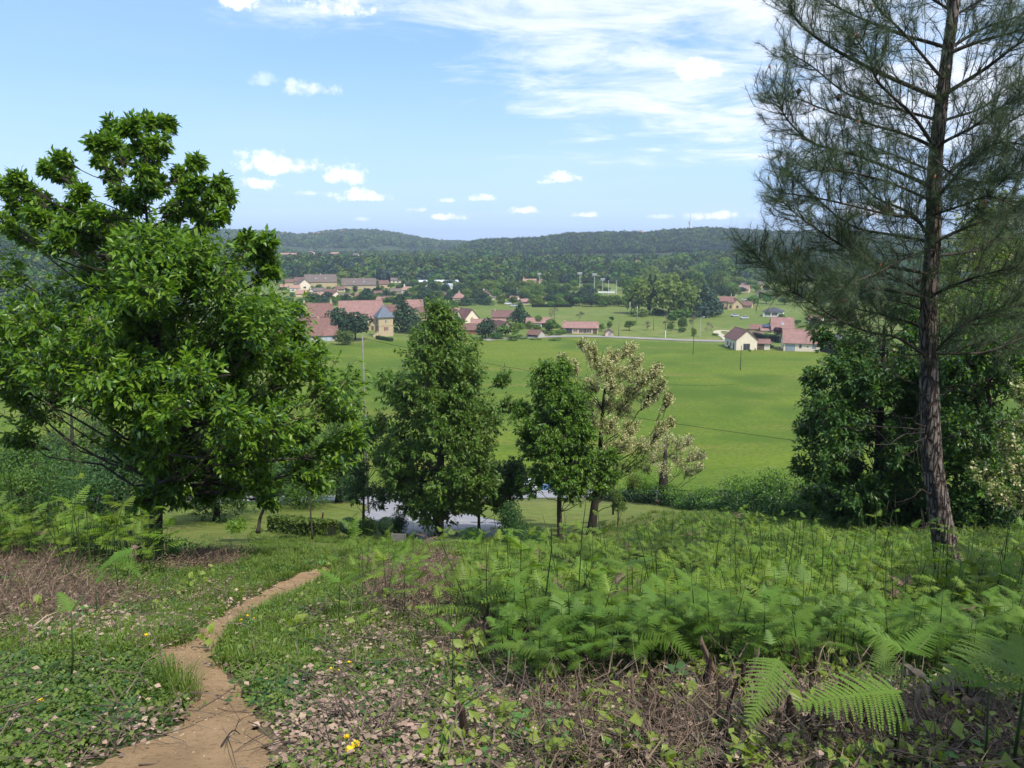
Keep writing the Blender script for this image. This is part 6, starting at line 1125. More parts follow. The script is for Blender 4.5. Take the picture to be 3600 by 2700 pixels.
LITTER = [[(1050, 2150), (1500, 2160), (1900, 2330), (2000, 2500), (2000, 2850), (1100, 2850), (1000, 2500), (1150, 2350)], [(-300, 2060), (420, 2060), (720, 2180), (600, 2290), (300, 2310), (-300, 2290)], [(700, 2060), (950, 2080), (800, 2180), (560, 2170)], [(2000, 2400), (3800, 2500), (3800, 2850), (2000, 2850)], [(300, 2600), (560, 2560), (600, 2850), (0, 2850)]]
GRASSY = [[(1120, 1890), (1800, 1900), (1640, 1985), (1420, 1985), (1180, 2040)], [(560, 1990), (1080, 1930), (1060, 2020), (860, 2110), (700, 2060), (640, 2010)], [(900, 1900), (1130, 1880), (1120, 1960), (1000, 1980), (900, 1960)]]
r = np.random.default_rng(90)
def field_pts(n, y0=3.4, y1=42, p=1.5, wide=.74, rr=r):
    u = rr.uniform(size=n); q = 1 - p; y = (y0 ** (2 + q - 1) + u * (y1 ** (2 + q - 1) - y0 ** (2 + q - 1))) ** (1 / (2 + q - 1)) if False else y0 * (y1 / y0) ** u
    x = rr.uniform(-wide, wide, n) * (y + 1.5); return np.column_stack([x, y, h(x, y)])
def nzz(x, y, f, s=0): return (np.sin(x * f + s) * np.sin(y * f * 1.21 + s * 1.7) + .6 * np.sin(x * f * 2.3 - y * f * 1.7 + s) * np.cos(y * f * 2.9 + s)) / 1.3
# --- fern meshes
def frond_arrays(L, pairs, hi, rr, bend=.35, width=.42):
    """a bracken blade along +X with drooping tip: returns vertices, triangles"""
    V, T = [], []
    def quadstrip(A, w, up=(0, 0, 1)):
        b = len(V)
        for i, p in enumerate(A):
            d = A[min(i + 1, len(A) - 1)] - A[max(i - 1, 0)]; s_ = np.cross(d, up); s_ /= np.linalg.norm(s_) + 1e-9; V.append(p - s_ * w[i]); V.append(p + s_ * w[i])
        for i in range(len(A) - 1): T.extend([(b + 2 * i, b + 2 * i + 2, b + 2 * i + 3), (b + 2 * i, b + 2 * i + 3, b + 2 * i + 1)])
    def rach(t): return np.array([L * t, 0, -L * bend * t * t])
    ts = np.linspace(0, 1, 6); quadstrip([rach(t) for t in ts], [.006 * L / .5 * (1.1 - t) for t in ts])
    for i in range(pairs):
        t = .06 + .93 * (i / pairs) ** 1.02; ln = L * width * (1 - t) ** .85 * min(1, .55 + t * 4) + .01; p0 = rach(t)
        for s_ in (-1, 1):
            ang = R(62 + 12 * (1 - t)) + rr.normal() * .06; dx, dy = math.cos(ang), math.sin(ang) * s_; dr = rr.uniform(-.15, .05)
            def q(f, o=0): return p0 + np.array([dx * ln * f + (-dy) * 0 + o * dx * 0, dy * ln * f, (dr * f - .22 * f * f) * ln])
            m_ = max(2, int((17 if hi else 4) * ln / (L * width) + (2 if hi else 1.5))); w = L / pairs * (.66 if hi else .52)
            if hi:
                quadstrip([q(f) for f in (0, .5, 1)], [.0016, .0012, .0005])
                for j in range(m_):
                    f = (j + .5) / m_; a = q(f); pl = w * (1 - f * .75) * .95
                    for s2 in (-1, 1):
                        e = a + np.array([s2 * pl * (.93) + dx * pl * .25, dy * pl * .35, -.1 * pl]); hw = ln / m_ * .55; b = len(V)
                        g0 = a - np.array([dx, dy, 0]) * hw; g1 = a + np.array([dx, dy, 0]) * hw; V.extend([g0, g1, e + (g1 - a) * .62, e - (a - g0) * .35]); T.extend([(b, b + 1, b + 2), (b, b + 2, b + 3)])
            else:
                for j in range(m_):
                    f0, f1 = j / m_, (j + 1) / m_; a0, a1 = q(f0), q(f1); w0 = w * (1 - f0 * .7); b = len(V)
                    V.extend([a0 + (-w0, 0, 0), a0 + (w0, 0, 0), a1 + (w0 * .22, 0, 0), a1 + (-w0 * .22, 0, 0)]); T.extend([(b, b + 1, b + 2), (b, b + 2, b + 3)])
    return np.array(V), np.array(T)
def rotm(az, el): 
    return np.array(Euler((0, -el, az)).to_matrix())
def fern_parts(seed, hi=False, tall=False):
    rr = np.random.default_rng(seed); H_ = rr.uniform(.70, .95) if tall else rr.uniform(.36, .58); lean = rr.normal(size=2) * .05; top = np.array([lean[0], lean[1], H_]); st = MB(); st.tube([(0, 0, -.05), (lean[0] * .4, lean[1] * .4, H_ * .5), tuple(top)], [.0055, .005, .0035], 5)
    tip = top + np.array([lean[0] * .5, lean[1] * .5, rr.uniform(.12, .25)]); st.tube([tuple(top), tuple(tip)], [.0035, .002], 4); fr = []
    a0 = rr.uniform(0, 6.28)
    for i in range(2 if tall else rr.integers(4, 6)):
        f = [0, 0, .55, .6, 1][i] if i < 5 else 1; L_ = rr.uniform(.17, .27) * (1 - .35 * f) * (.6 if tall else 1); V, T = frond_arrays(L_, 12 if hi else 9, hi, rr, rr.uniform(.1, .4)); az = a0 + i * 2.5 + rr.normal() * .3; el = rr.uniform(.1, .5) + f * .4
        fr.append((V @ rotm(az, el).T + (top + (tip - top) * f), T))
    return st, fr
def merged_fern(name, seed, hi=False, tall=False):
    st, fr = fern_parts(seed, hi, tall); V = list(st.v); T = [(f[0], f[i], f[i + 1]) for f in st.f for i in range(1, len(f) - 1)]; mi = [1] * len(T); 
    for v, t in fr: b = len(V); V += [tuple(q) for q in v]; T += [tuple(q) for q in (t + b)]; mi += [0] * len(t)
    return npmesh(name, np.array(V), np.array(T), [M['fern_hi'] if hi else M['fern'], M['fern_stem']], mi)
fern_low = [merged_fern('bracken', 400 + i) for i in range(7)]
fern_low.append(fern_low[2].copy()); fern_low[7].materials[0] = M['straw']; fern_low[7].materials[1] = M['twig']
fern_low += [merged_fern('bracken_shoot', 440 + i, tall=True) for i in range(3)]
# --- low plants
def clump(name, mat, n, rad, ln, seed, ratio=1.0, up=.5, height=.05, tv=LEAF_V, tf=LEAF_F, wid=1.6):
    rr = np.random.default_rng(seed); P = np.column_stack([rr.normal(size=n) * rad * .55, rr.normal(size=n) * rad * .55, rr.uniform(0, height, n)]); D = nrm(np.column_stack([rr.normal(size=(n, 2)), rr.uniform(-.1, up, n) * 2])); X, Y, Z = frames(D, .3, rr); s = ln * rr.uniform(.5, 1.2, n)
    V, Fc = batch(tv, tf, P, X, Y, Z, np.column_stack([s, s * wid, s])); return npmesh(name, V, Fc, mat)
def blades(name, mat, n, rad, ln, seed, w=.011, lean=.5):
    rr = np.random.default_rng(seed); a = rr.uniform(0, 6.28, n); q = np.sqrt(rr.uniform(size=n)) * rad; P = np.column_stack([np.cos(a) * q, np.sin(a) * q, np.zeros(n)]); o = np.column_stack([np.cos(a + rr.normal(size=n) * .8), np.sin(a + rr.normal(size=n) * .8), np.zeros(n)]); L_ = ln * rr.uniform(.5, 1.1, n)[:, None]; side = np.column_stack([-o[:, 1], o[:, 0], np.zeros(n)]) * w / 2; le = rr.uniform(.05, lean, n)[:, None]
    M1 = P + o * L_ * le * .35 + np.array([0, 0, 1]) * L_ * .55; TP_ = P + o * L_ * le + np.array([0, 0, 1]) * L_ * (1 - le * .5)
    V = np.stack([P - side, P + side, M1 - side * .8, M1 + side * .8, TP_], 1).reshape(-1, 3); k = (np.arange(n) * 5)[:, None, None]; Fc = (np.array([(0, 1, 3), (0, 3, 2), (2, 3, 4)])[None] + k).reshape(-1, 3); return npmesh(name, V, Fc, mat)
HERB = [proto('herb_clump', clump('herb_clump', M['herb'], 34, .17, .045, 500 + i, height=.05 + .02 * i)) for i in range(3)] + [proto('ivy_clump', clump('ivy_clump', M['leafC'], 26, .18, .05, 510, up=.2, height=.03))] + [proto('trefoil_clump', clump('trefoil_clump', M['grass'], 44, .15, .03, 511, up=.5, height=.07))]
GRASS = [proto('grass_tuft', blades('grass_tuft', M['grass'], 34, .10, .19, 520 + i)) for i in range(2)] + [proto('short_grass', blades('short_grass', M['grass'], 46, .16, .10, 523, .009, .9))]
DEADL = [proto('dead_leaves', clump('dead_leaves', M['dead'], 13, .22, .055, 530 + i, up=.12, height=.02, wid=1.8)) for i in range(3)]
def strips(name, mat, n, rad, ln, seed, w=.006, upz=.5, curl=.35):
    rr = np.random.default_rng(seed); A, B_, ra, rb = [], [], [], []
    for i in range(n):
        p = np.array([rr.normal() * rad, rr.normal() * rad, rr.uniform(0, .05)]); d = nrm(np.array([rr.normal(), rr.normal(), rr.uniform(0, upz) * 2.2])); l = ln * rr.uniform(.4, 1.2)
        for j in range(3): q = p + d * l / 3; A.append(p); B_.append(q); ra.append(w * (1 - j * .25)); rb.append(w * (.75 - j * .25)); p = q; d = nrm(d + rr.normal(size=3) * curl + np.array([0, 0, -.12]))
    V, Fc = tubes(np.array(A), np.array(B_), ra, rb, 3); return npmesh(name, V, Fc, mat)
STRAW = [proto('dead_bracken', strips('dead_bracken', M['straw'], 26, .13, .30, 540 + i, .0038, .55)) for i in range(3)] + [proto('dead_bracken_leaf', clump('dead_bracken_leaf', M['straw'], 30, .17, .06, 545, up=.5, height=.14, wid=.8))]
TWIG = [proto('dry_twigs', strips('dry_twigs', M['twig'], 5, .16, .34, 550 + i, .0045, .12, .25)) for i in range(3)]
cu, cv = None, None
def where(P):
    u, v = proj(P); return u, v
P = field_pts(60000); u, v = where(P); dp = dpath(P[:, 0], P[:, 1]); vis = (u > -500) & (u < 4100) & (v < 2900); fern = inpoly(u, v, FERN) | inpoly(u, v, FERN_L)
brush = np.zeros(len(u), bool); litter = brush.copy(); grassy = brush.copy()
for q in BRUSH: brush |= inpoly(u, v, q)
for q in LITTER: litter |= inpoly(u, v, q)
for q in GRASSY: grassy |= inpoly(u, v, q)
x, y = P[:, 0], P[:, 1]; n1 = nzz(x, y, 1.6); n2 = nzz(x, y, 3.7, 2); ru = r.uniform(size=len(x)); yaw = r.uniform(0, 6.28, len(x))
def put(name, protos, mask, S, label, tilt=.15, vr=None, lift=0):
    k = np.where(mask)[0]; vv = r.integers(0, len(protos), len(k)) if vr is None else vr[k]; return scatter(name, protos, P[k] + (0, 0, lift), yaw[k], (S[k] if hasattr(S, '__len__') else S) * r.uniform(.7, 1.3, len(k)), vv, r.normal(size=(len(k), 2)) * tilt, label)
base = vis & (dp > .06)
pd = base & (~brush | (ru < .30 - .2 * (n1 > .2))) & (ru < .62 * np.where(litter, .14 + .40 * (n1 > .15), .95) * np.where(fern, .75, 1) * np.where(y > 20, .5, 1)) & ~((dp < .15) & (r.uniform(size=len(x)) < .5))
put('low_herbs', HERB, pd, np.where(y > 18, 1.5, 1.0), 'low green herbs, ivy and trefoil covering the slope', vr=np.where((n2 > .5), 3, np.where(n2 < -.2, 4, r.integers(0, 5, len(x)))))
P = field_pts(46000, 6, 44); u, v = where(P); dp = dpath(P[:, 0], P[:, 1]); x, y = P[:, 0], P[:, 1]; yaw = r.uniform(0, 6.28, len(x)); grassy = np.zeros(len(u), bool); fern2 = inpoly(u, v, FERN); br2 = np.zeros(len(u), bool)
for q in GRASSY: grassy |= inpoly(u, v, q)
for q in BRUSH: br2 |= inpoly(u, v, q)
ru = r.uniform(size=len(x)); side = (dp > .03) & (dp < .8)
put('bank_grass', GRASS, (u > -500) & (u < 4100) & (dp > .03) & ~br2 & (v < 2800) & ((grassy & (ru < .9)) | (side & (ru < .55)) | (~fern2 & (y > 14) & (ru < .35)) | (fern2 & (ru < .2)) | (ru < .30)), np.where(y > 16, 1.25, .8), 'long and short grass growing on the bank and along the footpath')
P = field_pts(26000, 3.4, 24); u, v = where(P); dp = dpath(P[:, 0], P[:, 1]); x, y = P[:, 0], P[:, 1]; yaw = r.uniform(0, 6.28, len(x)); ru = r.uniform(size=len(x)); n1 = nzz(x, y, 1.6); lit = np.zeros(len(u), bool); br3 = lit.copy()
for q in LITTER: lit |= inpoly(u, v, q)
for q in BRUSH: br3 |= inpoly(u, v, q)
ok = (u > -500) & (u < 4100) & (v < 2900)
put('dead_leaf_litter', DEADL, ok & (dp > -.05) & ((lit & (ru < .85 - .6 * (n1 > .15))) | (br3 & (ru < .6)) | (ru < .04)) & ~((dp < .05) & (ru > .05)), .85, 'pale dead leaves littering the slope', lift=.025)
put('dry_twig_litter', TWIG, ok & (dp > .0) & ((lit & (ru > .86)) | (br3 & (ru > .72)) | (ru > .975)), 1.1, 'thin dry twigs lying on the slope', lift=.02)
P = field_pts(30000, 3.4, 26); u, v = where(P); x, y = P[:, 0], P[:, 1]; yaw = r.uniform(0, 6.28, len(x)); ru = r.uniform(size=len(x)); br4 = np.zeros(len(u), bool)
for q in BRUSH: br4 |= inpoly(u, v, q)
put('dead_bracken_brush', STRAW, br4 & (ru < np.where(v > 2300, .17, .30)) & (nzz(x, y, 1.1, 3) > -.75), np.where(v > 2300, 1.0, 1.25), 'brown dead bracken and brush lying in patches', lift=.0)
LIMEP = [proto('broad_leaf_clump', clump('broad_leaf_clump', M['lime'], 12, .12, .10, 560 + i, up=.7, height=.22, wid=1.5)) for i in range(2)] + [proto('green_leaf_clump', clump('green_leaf_clump', M['lance'], 16, .13, .08, 562, up=.6, height=.18, wid=1.4))] * 1
put('seedling_undergrowth', LIMEP, ok_und := ((u > 1500) & (u < 4000) & (v > 2280) & (v < 2850) & (ru > .93)) | ((u > -400) & (u < 4000) & (v > 1990) & (v < 2300) & (ru > .985)), .9, 'bright young leaves of seedlings growing through the brush')
PB = MB(); PB.tube([(0, 0, -.3), (0, 0, .1), (.05, 0, .55)], [.55, .9, .35], 6); pebp = proto('pebble', PB.mesh('pebble', m_plain('pale_pebble', (.30, .22, .14), (.18, .13, .085), 9, .9, objrand=.4), True))
t_ = r.uniform(0, len(PATH) - 1, 900); i_ = t_.astype(int); q_ = PATH[i_] + r.normal(size=(900, 2)) * PATHW[i_][:, None] * .33; scatter('path_pebbles', [pebp], np.column_stack([q_, h(q_[:, 0], q_[:, 1]) + .018]), r.uniform(0, 6.28, 900), r.uniform(.3, 1.0, 900) ** 3 * .014 + .003, None, r.normal(size=(900, 2)) * .3, 'small pale stones and crumbs of earth on the footpath')
# --- bracken: the nearest plants one by one, the rest as one mass
P = field_pts(30000, 5.2, 42, wide=.8); u, v = where(P); x, y = P[:, 0], P[:, 1]; ru = r.uniform(size=len(x)); fm = (inpoly(u, v, FERN) & (ru < np.where(y > 17, .55, (.50 + .2 * nzz(x, y, .9)) * np.clip((2600 - v) / 480, .16, 1) * (nzz(x, y, .55, 4) > -.55)))) | (inpoly(u, v, FERN_L) & (ru < .42)) | ((v > 2150) & (v < 2720) & (u > 1750) & (u < 3800) & (ru < .11)) | ((v > 1960) & (v < 2300) & (u > 1250) & (u < 1700) & (ru < .05)) | ((v > 1900) & (v < 2050) & (u > 200) & (u < 560) & (ru < .12))
fm &= (dpath(x, y) > .25) & ~((np.abs(x - 6.9) < 1.0) & (y > 10.4) & (y < 13)); P = P[fm]; P = P[np.argsort(P[:, 1])]; near = P[:290]; rest = P[290:]
sz = (1 + .28 * nzz(rest[:, 0], rest[:, 1], .8, 1)) * np.where(rest[:, 1] > 20, 1.0, .90) * r.uniform(.55, 1.25, len(rest)) * np.where(rest[:, 0] < -3, 1.6, 1)
scatter('bracken_bed', [proto('bracken_plant', m_) for m_ in fern_low], rest, r.uniform(0, 6.28, len(rest)), sz, np.where((q_ := r.uniform(size=len(rest))) < .04, 7, np.where(q_ < .22, r.integers(8, 11, len(rest)), r.integers(0, 7, len(rest)))), r.normal(size=(len(rest), 2)) * .14, 'waist-high bed of fresh green bracken covering the slope')
print('bracken', len(P))
sets = []
for i in range(6):
    st, fr = fern_parts(600 + i, True); sets.append((st.mesh('stem', M['fern_stem'], True), [npmesh('frond', a, b, M['fern_hi']) for a, b in fr]))
for i, p in enumerate(near):
    st, fr = sets[r.integers(6)]; uu = float(proj(p)[0][0]); side_ = 'on the left slope' if uu < 1000 else ('beside the brown brush in the middle' if uu < 1900 else 'in the bracken bed on the right slope')
    root = thing('bracken_fern', f'young green bracken fern {side_}', 'fern', p, r.uniform(0, 6.28), f'bracken ferns {side_}'); root.scale = (r.uniform(.6, 1.15),) * 3; root.rotation_euler[0] = r.normal() * .07; link('stem', st, root); [link('frond', f, root) for f in fr]
# tall stalks and big fronds close to the camera
def stalk(u0, v0, u1, v1, Y, rad, label, fronds=()):
    a = W(u0, v0, Y); a[2] = float(h(a[0], a[1])) - .03; b = W(u1, v1, Y - .1); root = thing('bracken_stalk', label, 'fern', a); m_ = (a + b) / 2 + (r.normal() * .015, 0, 0); MB().tube([(0, 0, 0), m_ - a, b - a], [rad, rad * .9, rad * .6], 8).build('stem', M['fern_stem'], root, smooth=True)
    for L_, az, el, be in fronds:
        V, T = frond_arrays(L_, 17, True, r, be); o = link('frond', npmesh('frond', V @ rotm(az, el).T, T, M['fern_hi']), root, tuple(b - a))
stalk(3125, 2850, 3180, 2290, 3.7, .008, 'thick dark bracken stalk rising right of the large arching frond', [(.30, 2.6, .5, .1), (.26, .4, .6, .2)]); stalk(3070, 2800, 3110, 2380, 3.9, .007, 'thinner dark stalk just left of the thick one', [(.22, 1.2, .8, .1)])
stalk(3440, 2850, 3475, 2420, 3.6, .007, 'reddish green stalk among the broad serrated leaves', [(.24, 2.0, .4, .2), (.22, -.4, .5, .2)]); stalk(3540, 2850, 3610, 2380, 3.6, .009, 'slanting stalk at the bottom right corner', [(.34, 2.4, .3, .2), (.3, 1.2, .5, .2)])
stalk(246, 2440, 250, 2150, 5.2, .008, 'single tall green bracken shoot standing on the left', [(.2, 2.5, .7, .2), (.16, .5, 1.0, .1)]); stalk(340, 2170, 336, 2050, 8.2, .007, 'thin green shoot behind the single tall one', [(.16, 1, .8, .1)])
stalk(2225, 2400, 2205, 1990, 6.6, .007, 'tallest dark stalk in the middle of the bracken', [(.3, .4, .3, .2), (.3, 2.8, .3, .2)]); stalk(2060, 2480, 2120, 2150, 6.0, .008, 'leaning dark stalk near the middle of the bracken', [(.3, .2, .3, .3), (.3, 3.0, .2, .3)]); stalk(2385, 2440, 2380, 2120, 6.2, .007, 'upright dark stalk left of the broken stump', [(.32, .6, .3, .2), (.28, 2.6, .3, .2)]); stalk(2280, 2450, 2320, 2150, 6.1, .006, 'slim stalk beside the upright dark stalk', [(.28, -.3, .2, .3)])
stalk(1590, 2500, 1592, 2220, 5.2, .006, 'thin green stalk standing alone in the leaf litter', [(.16, .5, .7, .2), (.16, 2.8, .7, .2)]); stalk(1190, 2210, 1195, 2050, 8.3, .006, 'lone yellowish bracken beside the footpath', [(.3, .2, .6, .2), (.3, 2.8, .6, .2), (.24, 4.6, .6, .2)])
def bigfrond(u0, v0, u1, v1, Y0, Y1, be, label, pairs=20, el=0):
    a, b = W(u0, v0, Y0), W(u1, v1, Y1); L_ = np.linalg.norm(b - a); V, T = frond_arrays(L_, pairs, True, r, be, .36); d = nrm(b - a + np.array([0, 0, L_ * be])); g = a.copy(); g[2] = float(h(a[0], a[1])); X = d; Y_ = nrm(np.cross((0, -.35, 1), X)); Z = np.cross(X, Y_); V = V[:, :1] * X + V[:, 1:2] * Y_ + V[:, 2:] * Z
    root = thing('bracken_frond', label, 'fern', g); link('blade', npmesh('blade', V + (a - g), T, M['fern_hi']), root); MB().tube([(0, 0, -.05), (a - g) * .5 + (.01, 0, 0), a - g], [.006, .005, .004], 6).build('stem', M['fern_stem'], root)
bigfrond(3170, 2430, 2800, 2500, 3.6, 3.4, .15, 'large arching green frond at the bottom, pinnae hanging like a comb'); bigfrond(2740, 2310, 2640, 2560, 4.0, 3.7, .2, 'half frond drooping beside the broken stump'); bigfrond(3600, 2280, 3290, 2420, 4.6, 4.3, .2, 'pale green frond at the right edge')
bigfrond(2260, 2190, 2440, 2330, 5.6, 5.3, .3, 'feathery frond leaning over the dark hollow'); bigfrond(2800, 2180, 2560, 2330, 5.6, 5.4, .25, 'broad pale frond behind the broken stump'); bigfrond(470, 1930, 350, 2010, 10.2, 10, .3, 'left frond of the pair at the foot of the big tree'); bigfrond(400, 1940, 480, 2030, 10.2, 10, .3, 'right frond of the pair at the foot of the big tree'); bigfrond(1840, 2160, 1740, 2210, 6.8, 6.6, .3, 'dark frond at the left end of the bracken bed', 14)
# broken woody stems (coppice stump) and charred stubs
def stump(u, v, n, hgt, rad, label, seed, spread=.12, Y=None):
    p = G(u, v); rr = np.random.default_rng(seed); root = thing('broken_stump', label, 'stump', p)
    for i in range(n):
        a = rr.normal(size=2) * spread; hh = hgt * 1.35 * rr.uniform(.35, 1.1); ln = rr.normal(size=2) * .14 * hh; q = MB(); rd = rad * 1.4 * rr.uniform(.4, 1.1); q.tube([(a[0], a[1], -.06), (a[0] + ln[0] * .4, a[1] + ln[1] * .4, hh * .5), (a[0] + ln[0], a[1] + ln[1], hh), (a[0] + ln[0] + rr.normal() * .01, a[1] + ln[1], hh * 1.12)], [rd * 1.2, rd, rd * .75, rd * .12], 7); q.build('stem', M['stub'] if i % 3 else M['stub_pale'], root)
M['stub'] = m_plain('dark_broken_wood', (.075, .045, .032), (.03, .02, .015), 14, .95, .8, 40, sc=(1, 1, .2)); M['stub_pale'] = m_plain('split_pale_wood', (.26, .19, .13), (.12, .08, .055), 14, .95, .8, 40, sc=(1, 1, .2))
stump(2560, 2470, 16, .30, .022, 'tall cluster of broken brown stems, largest in the brush', 1); stump(2640, 2620, 9, .20, .022, 'dark broken stub in the bottom brush right of the largest cluster', 2, .08); stump(2060, 2540, 5, .16, .02, 'short dark stub in the brush at centre', 3, .05); stump(2360, 2560, 9, .18, .015, 'row of thin brown stubs in the brush', 4, .1)
stump(3060, 2600, 7, .22, .02, 'burnt stub below the large arching frond', 5, .06); stump(2880, 2660, 10, .2, .018, 'splintered stub in the bottom right brush', 6, .1); stump(1640, 2640, 3, .22, .016, 'grey slanting dead stem at the lower centre', 7, .03); stump(2240, 2660, 8, .14, .018, 'low broken stems at the bottom of the brush', 8, .1); stump(500, 1990, 7, .35, .03, 'dark old stump against the big tree trunk', 9, .2); stump(2120, 2190, 4, .3, .03, 'dark stump in the hollow of the bracken', 10, .1); stump(1780, 2230, 6, .3, .015, 'thin stubs at the left end of the bracken bed', 11, .12)
for i_ in range(9):
    stump(*[(1960, 2470), (2180, 2500), (2290, 2600), (2460, 2620), (2720, 2540), (2780, 2620), (2980, 2500), (3190, 2560), (2600, 2680)][i_], 6, .17 + .03 * (i_ % 3), .013, ['thin broken stems at the left end of the bottom brush', 'broken stems under the leaning dark stalk', 'small stubs above the low broken stems', 'brown stems left of the tall broken cluster', 'dark stems left of the arching frond', 'split stems below the half frond', 'leaning stems under the arching frond tip', 'short stems left of the bronze sapling', 'low stubs at the very bottom of the brush'][i_], 40 + i_, .13)
stump(2800, 2400, 8, .28, .018, 'brown stems leaning behind the large frond', 12, .1); stump(3250, 2660, 5, .18, .014, 'small stubs under the broad serrated leaves', 13, .08)
# fallen branches
def branch(pts, rad, label, mat='twig', name='fallen_branch', fork=0):
    Q = [G(u, v) for u, v in pts]; B = Q[0]; root = thing(name, label, 'branch', B); C = catmull([q - B + (0, 0, rad + .03 + .03 * math.sin(i * 2.1)) for i, q in enumerate(Q)], 4); q = MB(); q.tube(C, list(np.linspace(rad, rad * .35, len(C))), 7); q.build('stick', M[mat], root, smooth=True)
    for j in range(fork):
        c = C[int(len(C) * (.3 + .5 * j / max(1, fork)))]; e = c + (r.normal() * .15, r.normal() * .25, abs(r.normal()) * .14); MB().tube([c, (c + e) / 2 + (0, 0, .03), e], [rad * .5, rad * .4, rad * .15], 5).build('side_twig', M[mat], root)
M['pale_wood'] = m_plain('peeled_pale_wood', (.46, .37, .28), (.30, .22, .16), 10, .9, .4, 40)
branch([(-60, 2090), (60, 2140), (180, 2190), (250, 2230)], .016, 'long dark branch slanting down from the left edge', 'bark_dark', fork=3); branch([(-60, 2170), (60, 2200), (200, 2240)], .012, 'second dark branch below the long one', 'bark_dark', fork=2); branch([(230, 2120), (300, 2190), (340, 2240)], .017, 'pale peeled branch in the left brush', 'pale_wood', fork=1)
branch([(60, 2200), (170, 2250), (200, 2290)], .018, 'thick pale branch end lying in the left litter', 'pale_wood', fork=1); branch([(200, 2165), (330, 2190), (470, 2240)], .009, 'thin pale branch above the peeled one', 'pale_wood', fork=2); branch([(270, 2272), (400, 2270), (520, 2272)], .008, 'straight thin dark twig by the path bend', 'bark_dark'); branch([(70, 1990), (150, 2030), (260, 2080)], .01, 'long tan stem drooping over the left brush', 'pale_wood', fork=2); branch([(-20, 2380), (90, 2400), (150, 2430)], .01, 'grey stick at the lower left', 'twig')
branch([(1800, 2660), (1860, 2640), (2010, 2625)], .009, 'pale bare stick lying at the bottom centre', 'pale_wood'); branch([(1800, 2500), (1850, 2620), (1870, 2670)], .018, 'grey weathered stick standing up at the bottom centre', 'pale_wood'); branch([(1300, 2330), (1400, 2310), (1460, 2290)], .008, 'thin twig in the leaf litter', 'twig'); branch([(2840, 2480), (2950, 2540), (3060, 2560)], .009, 'pale curved twig under the large frond', 'pale_wood'); branch([(3060, 2580), (3170, 2480), (3260, 2380)], .012, 'dark slanting branch beside the serrated leaves', 'bark_dark'); branch([(780, 2640), (820, 2600), (850, 2590)], .006, 'small dry twig on the footpath', 'bark_dark', fork=3)
branch([(2400, 2700), (2500, 2640), (2640, 2600)], .009, 'thin dark branch across the bottom brush', 'bark_dark', fork=2); branch([(1980, 2360), (2150, 2420), (2330, 2400)], .008, 'long thin twig in the hollow below the bracken', 'twig', fork=2)
# broad-leaved plants: every leaf an object
BL_V = [(0, 0, 0), (.15, .14, .02), (.35, .27, .05), (.42, .24, .045), (.62, .24, .04), (.7, .2, .03), (.86, .1, 0), (1, 0, -.06), (.86, -.1, 0), (.7, -.2, .03), (.62, -.24, .04), (.42, -.24, .045), (.35, -.27, .05), (.15, -.14, .02), (.3, 0, -.005), (.65, 0, -.01)]
BL_F = [(0, 14, 1), (1, 14, 2), (2, 14, 3), (3, 14, 15), (3, 15, 4), (4, 15, 5), (5, 15, 6), (6, 15, 7), (0, 13, 14), (13, 12, 14), (12, 11, 14), (11, 15, 14), (11, 10, 15), (10, 9, 15), (9, 8, 15), (8, 7, 15)]
def leafplant(u, v, n, ln, mat, label, seed, hgt=.2, spread=.12, name='broadleaf_sapling', wide=1.0, upr=.2, cat='plant', Y=None):
    p = G(u, v) if Y is None else np.array([W(u, v, Y)[0], Y, 0]); p[2] = float(h(p[0], p[1])); rr = np.random.default_rng(seed); root = thing(name, label, cat, p); me = npmesh('leaf', BL_V, BL_F, M[mat]); st = MB(); tips_ = []
    for i in range(max(2, n // 4)):
        e = np.array([rr.normal() * spread, rr.normal() * spread, hgt * rr.uniform(.4, 1)]); st.tube([(0, 0, -.03), e * .55 + (0, 0, .02), e], [.006, .005, .003], 5); tips_.append(e)
    st.build('stem', M['bark'], root)
    for i in range(n):
        e = tips_[i % len(tips_)] * rr.uniform(.55, 1.02); d = nrm(np.array([[rr.normal(), rr.normal() - .3, rr.uniform(-.2, upr) * 2]]))[0]; X = d; Y_ = nrm(np.cross((rr.normal() * .3, rr.normal() * .3 - .3, 1), X)); Z = np.cross(X, Y_); s = ln * rr.uniform(.6, 1.1)
        mt = Matrix(((X[0], Y_[0] * wide, Z[0]), (X[1], Y_[1] * wide, Z[1]), (X[2], Y_[2] * wide, Z[2]))) * float(s); o = link('leaf', me, root); o.matrix_local = Matrix.Translation(Vector(e)) @ mt.to_4x4()
leafplant(3370, 2640, 12, .16, 'lime', 'low sapling with large lime-green serrated leaves at the bottom right', 1, .16, .10, Y=3.85); leafplant(3390, 2530, 54, .12, 'dusky', 'bushy sapling with dusky bronze leaves at the right', 2, .42, .14, Y=4.5); leafplant(3420, 2600, 16, .13, 'lime', 'lime-green leaves under the bronze sapling', 3, .2, .16, Y=4.1)
leafplant(1575, 2690, 12, .19, 'lance', 'rosette of long green lance-shaped leaves at the bottom edge', 4, .05, .02, wide=.42, upr=.9, name='lance_leaved_plant'); leafplant(1380, 2640, 8, .10, 'lance', 'small lance-leaved plant left of the big rosette', 5, .04, .03, wide=.5, upr=.8, name='lance_leaved_plant'); leafplant(1935, 2360, 14, .16, 'leafC', 'dark broad-leaved dock at the left end of the bracken', 6, .22, .10, wide=.7, upr=.3, name='dock_plant'); leafplant(2460, 2420, 12, .10, 'lime', 'small lime-green seedling under the bracken', 7, .2, .06)
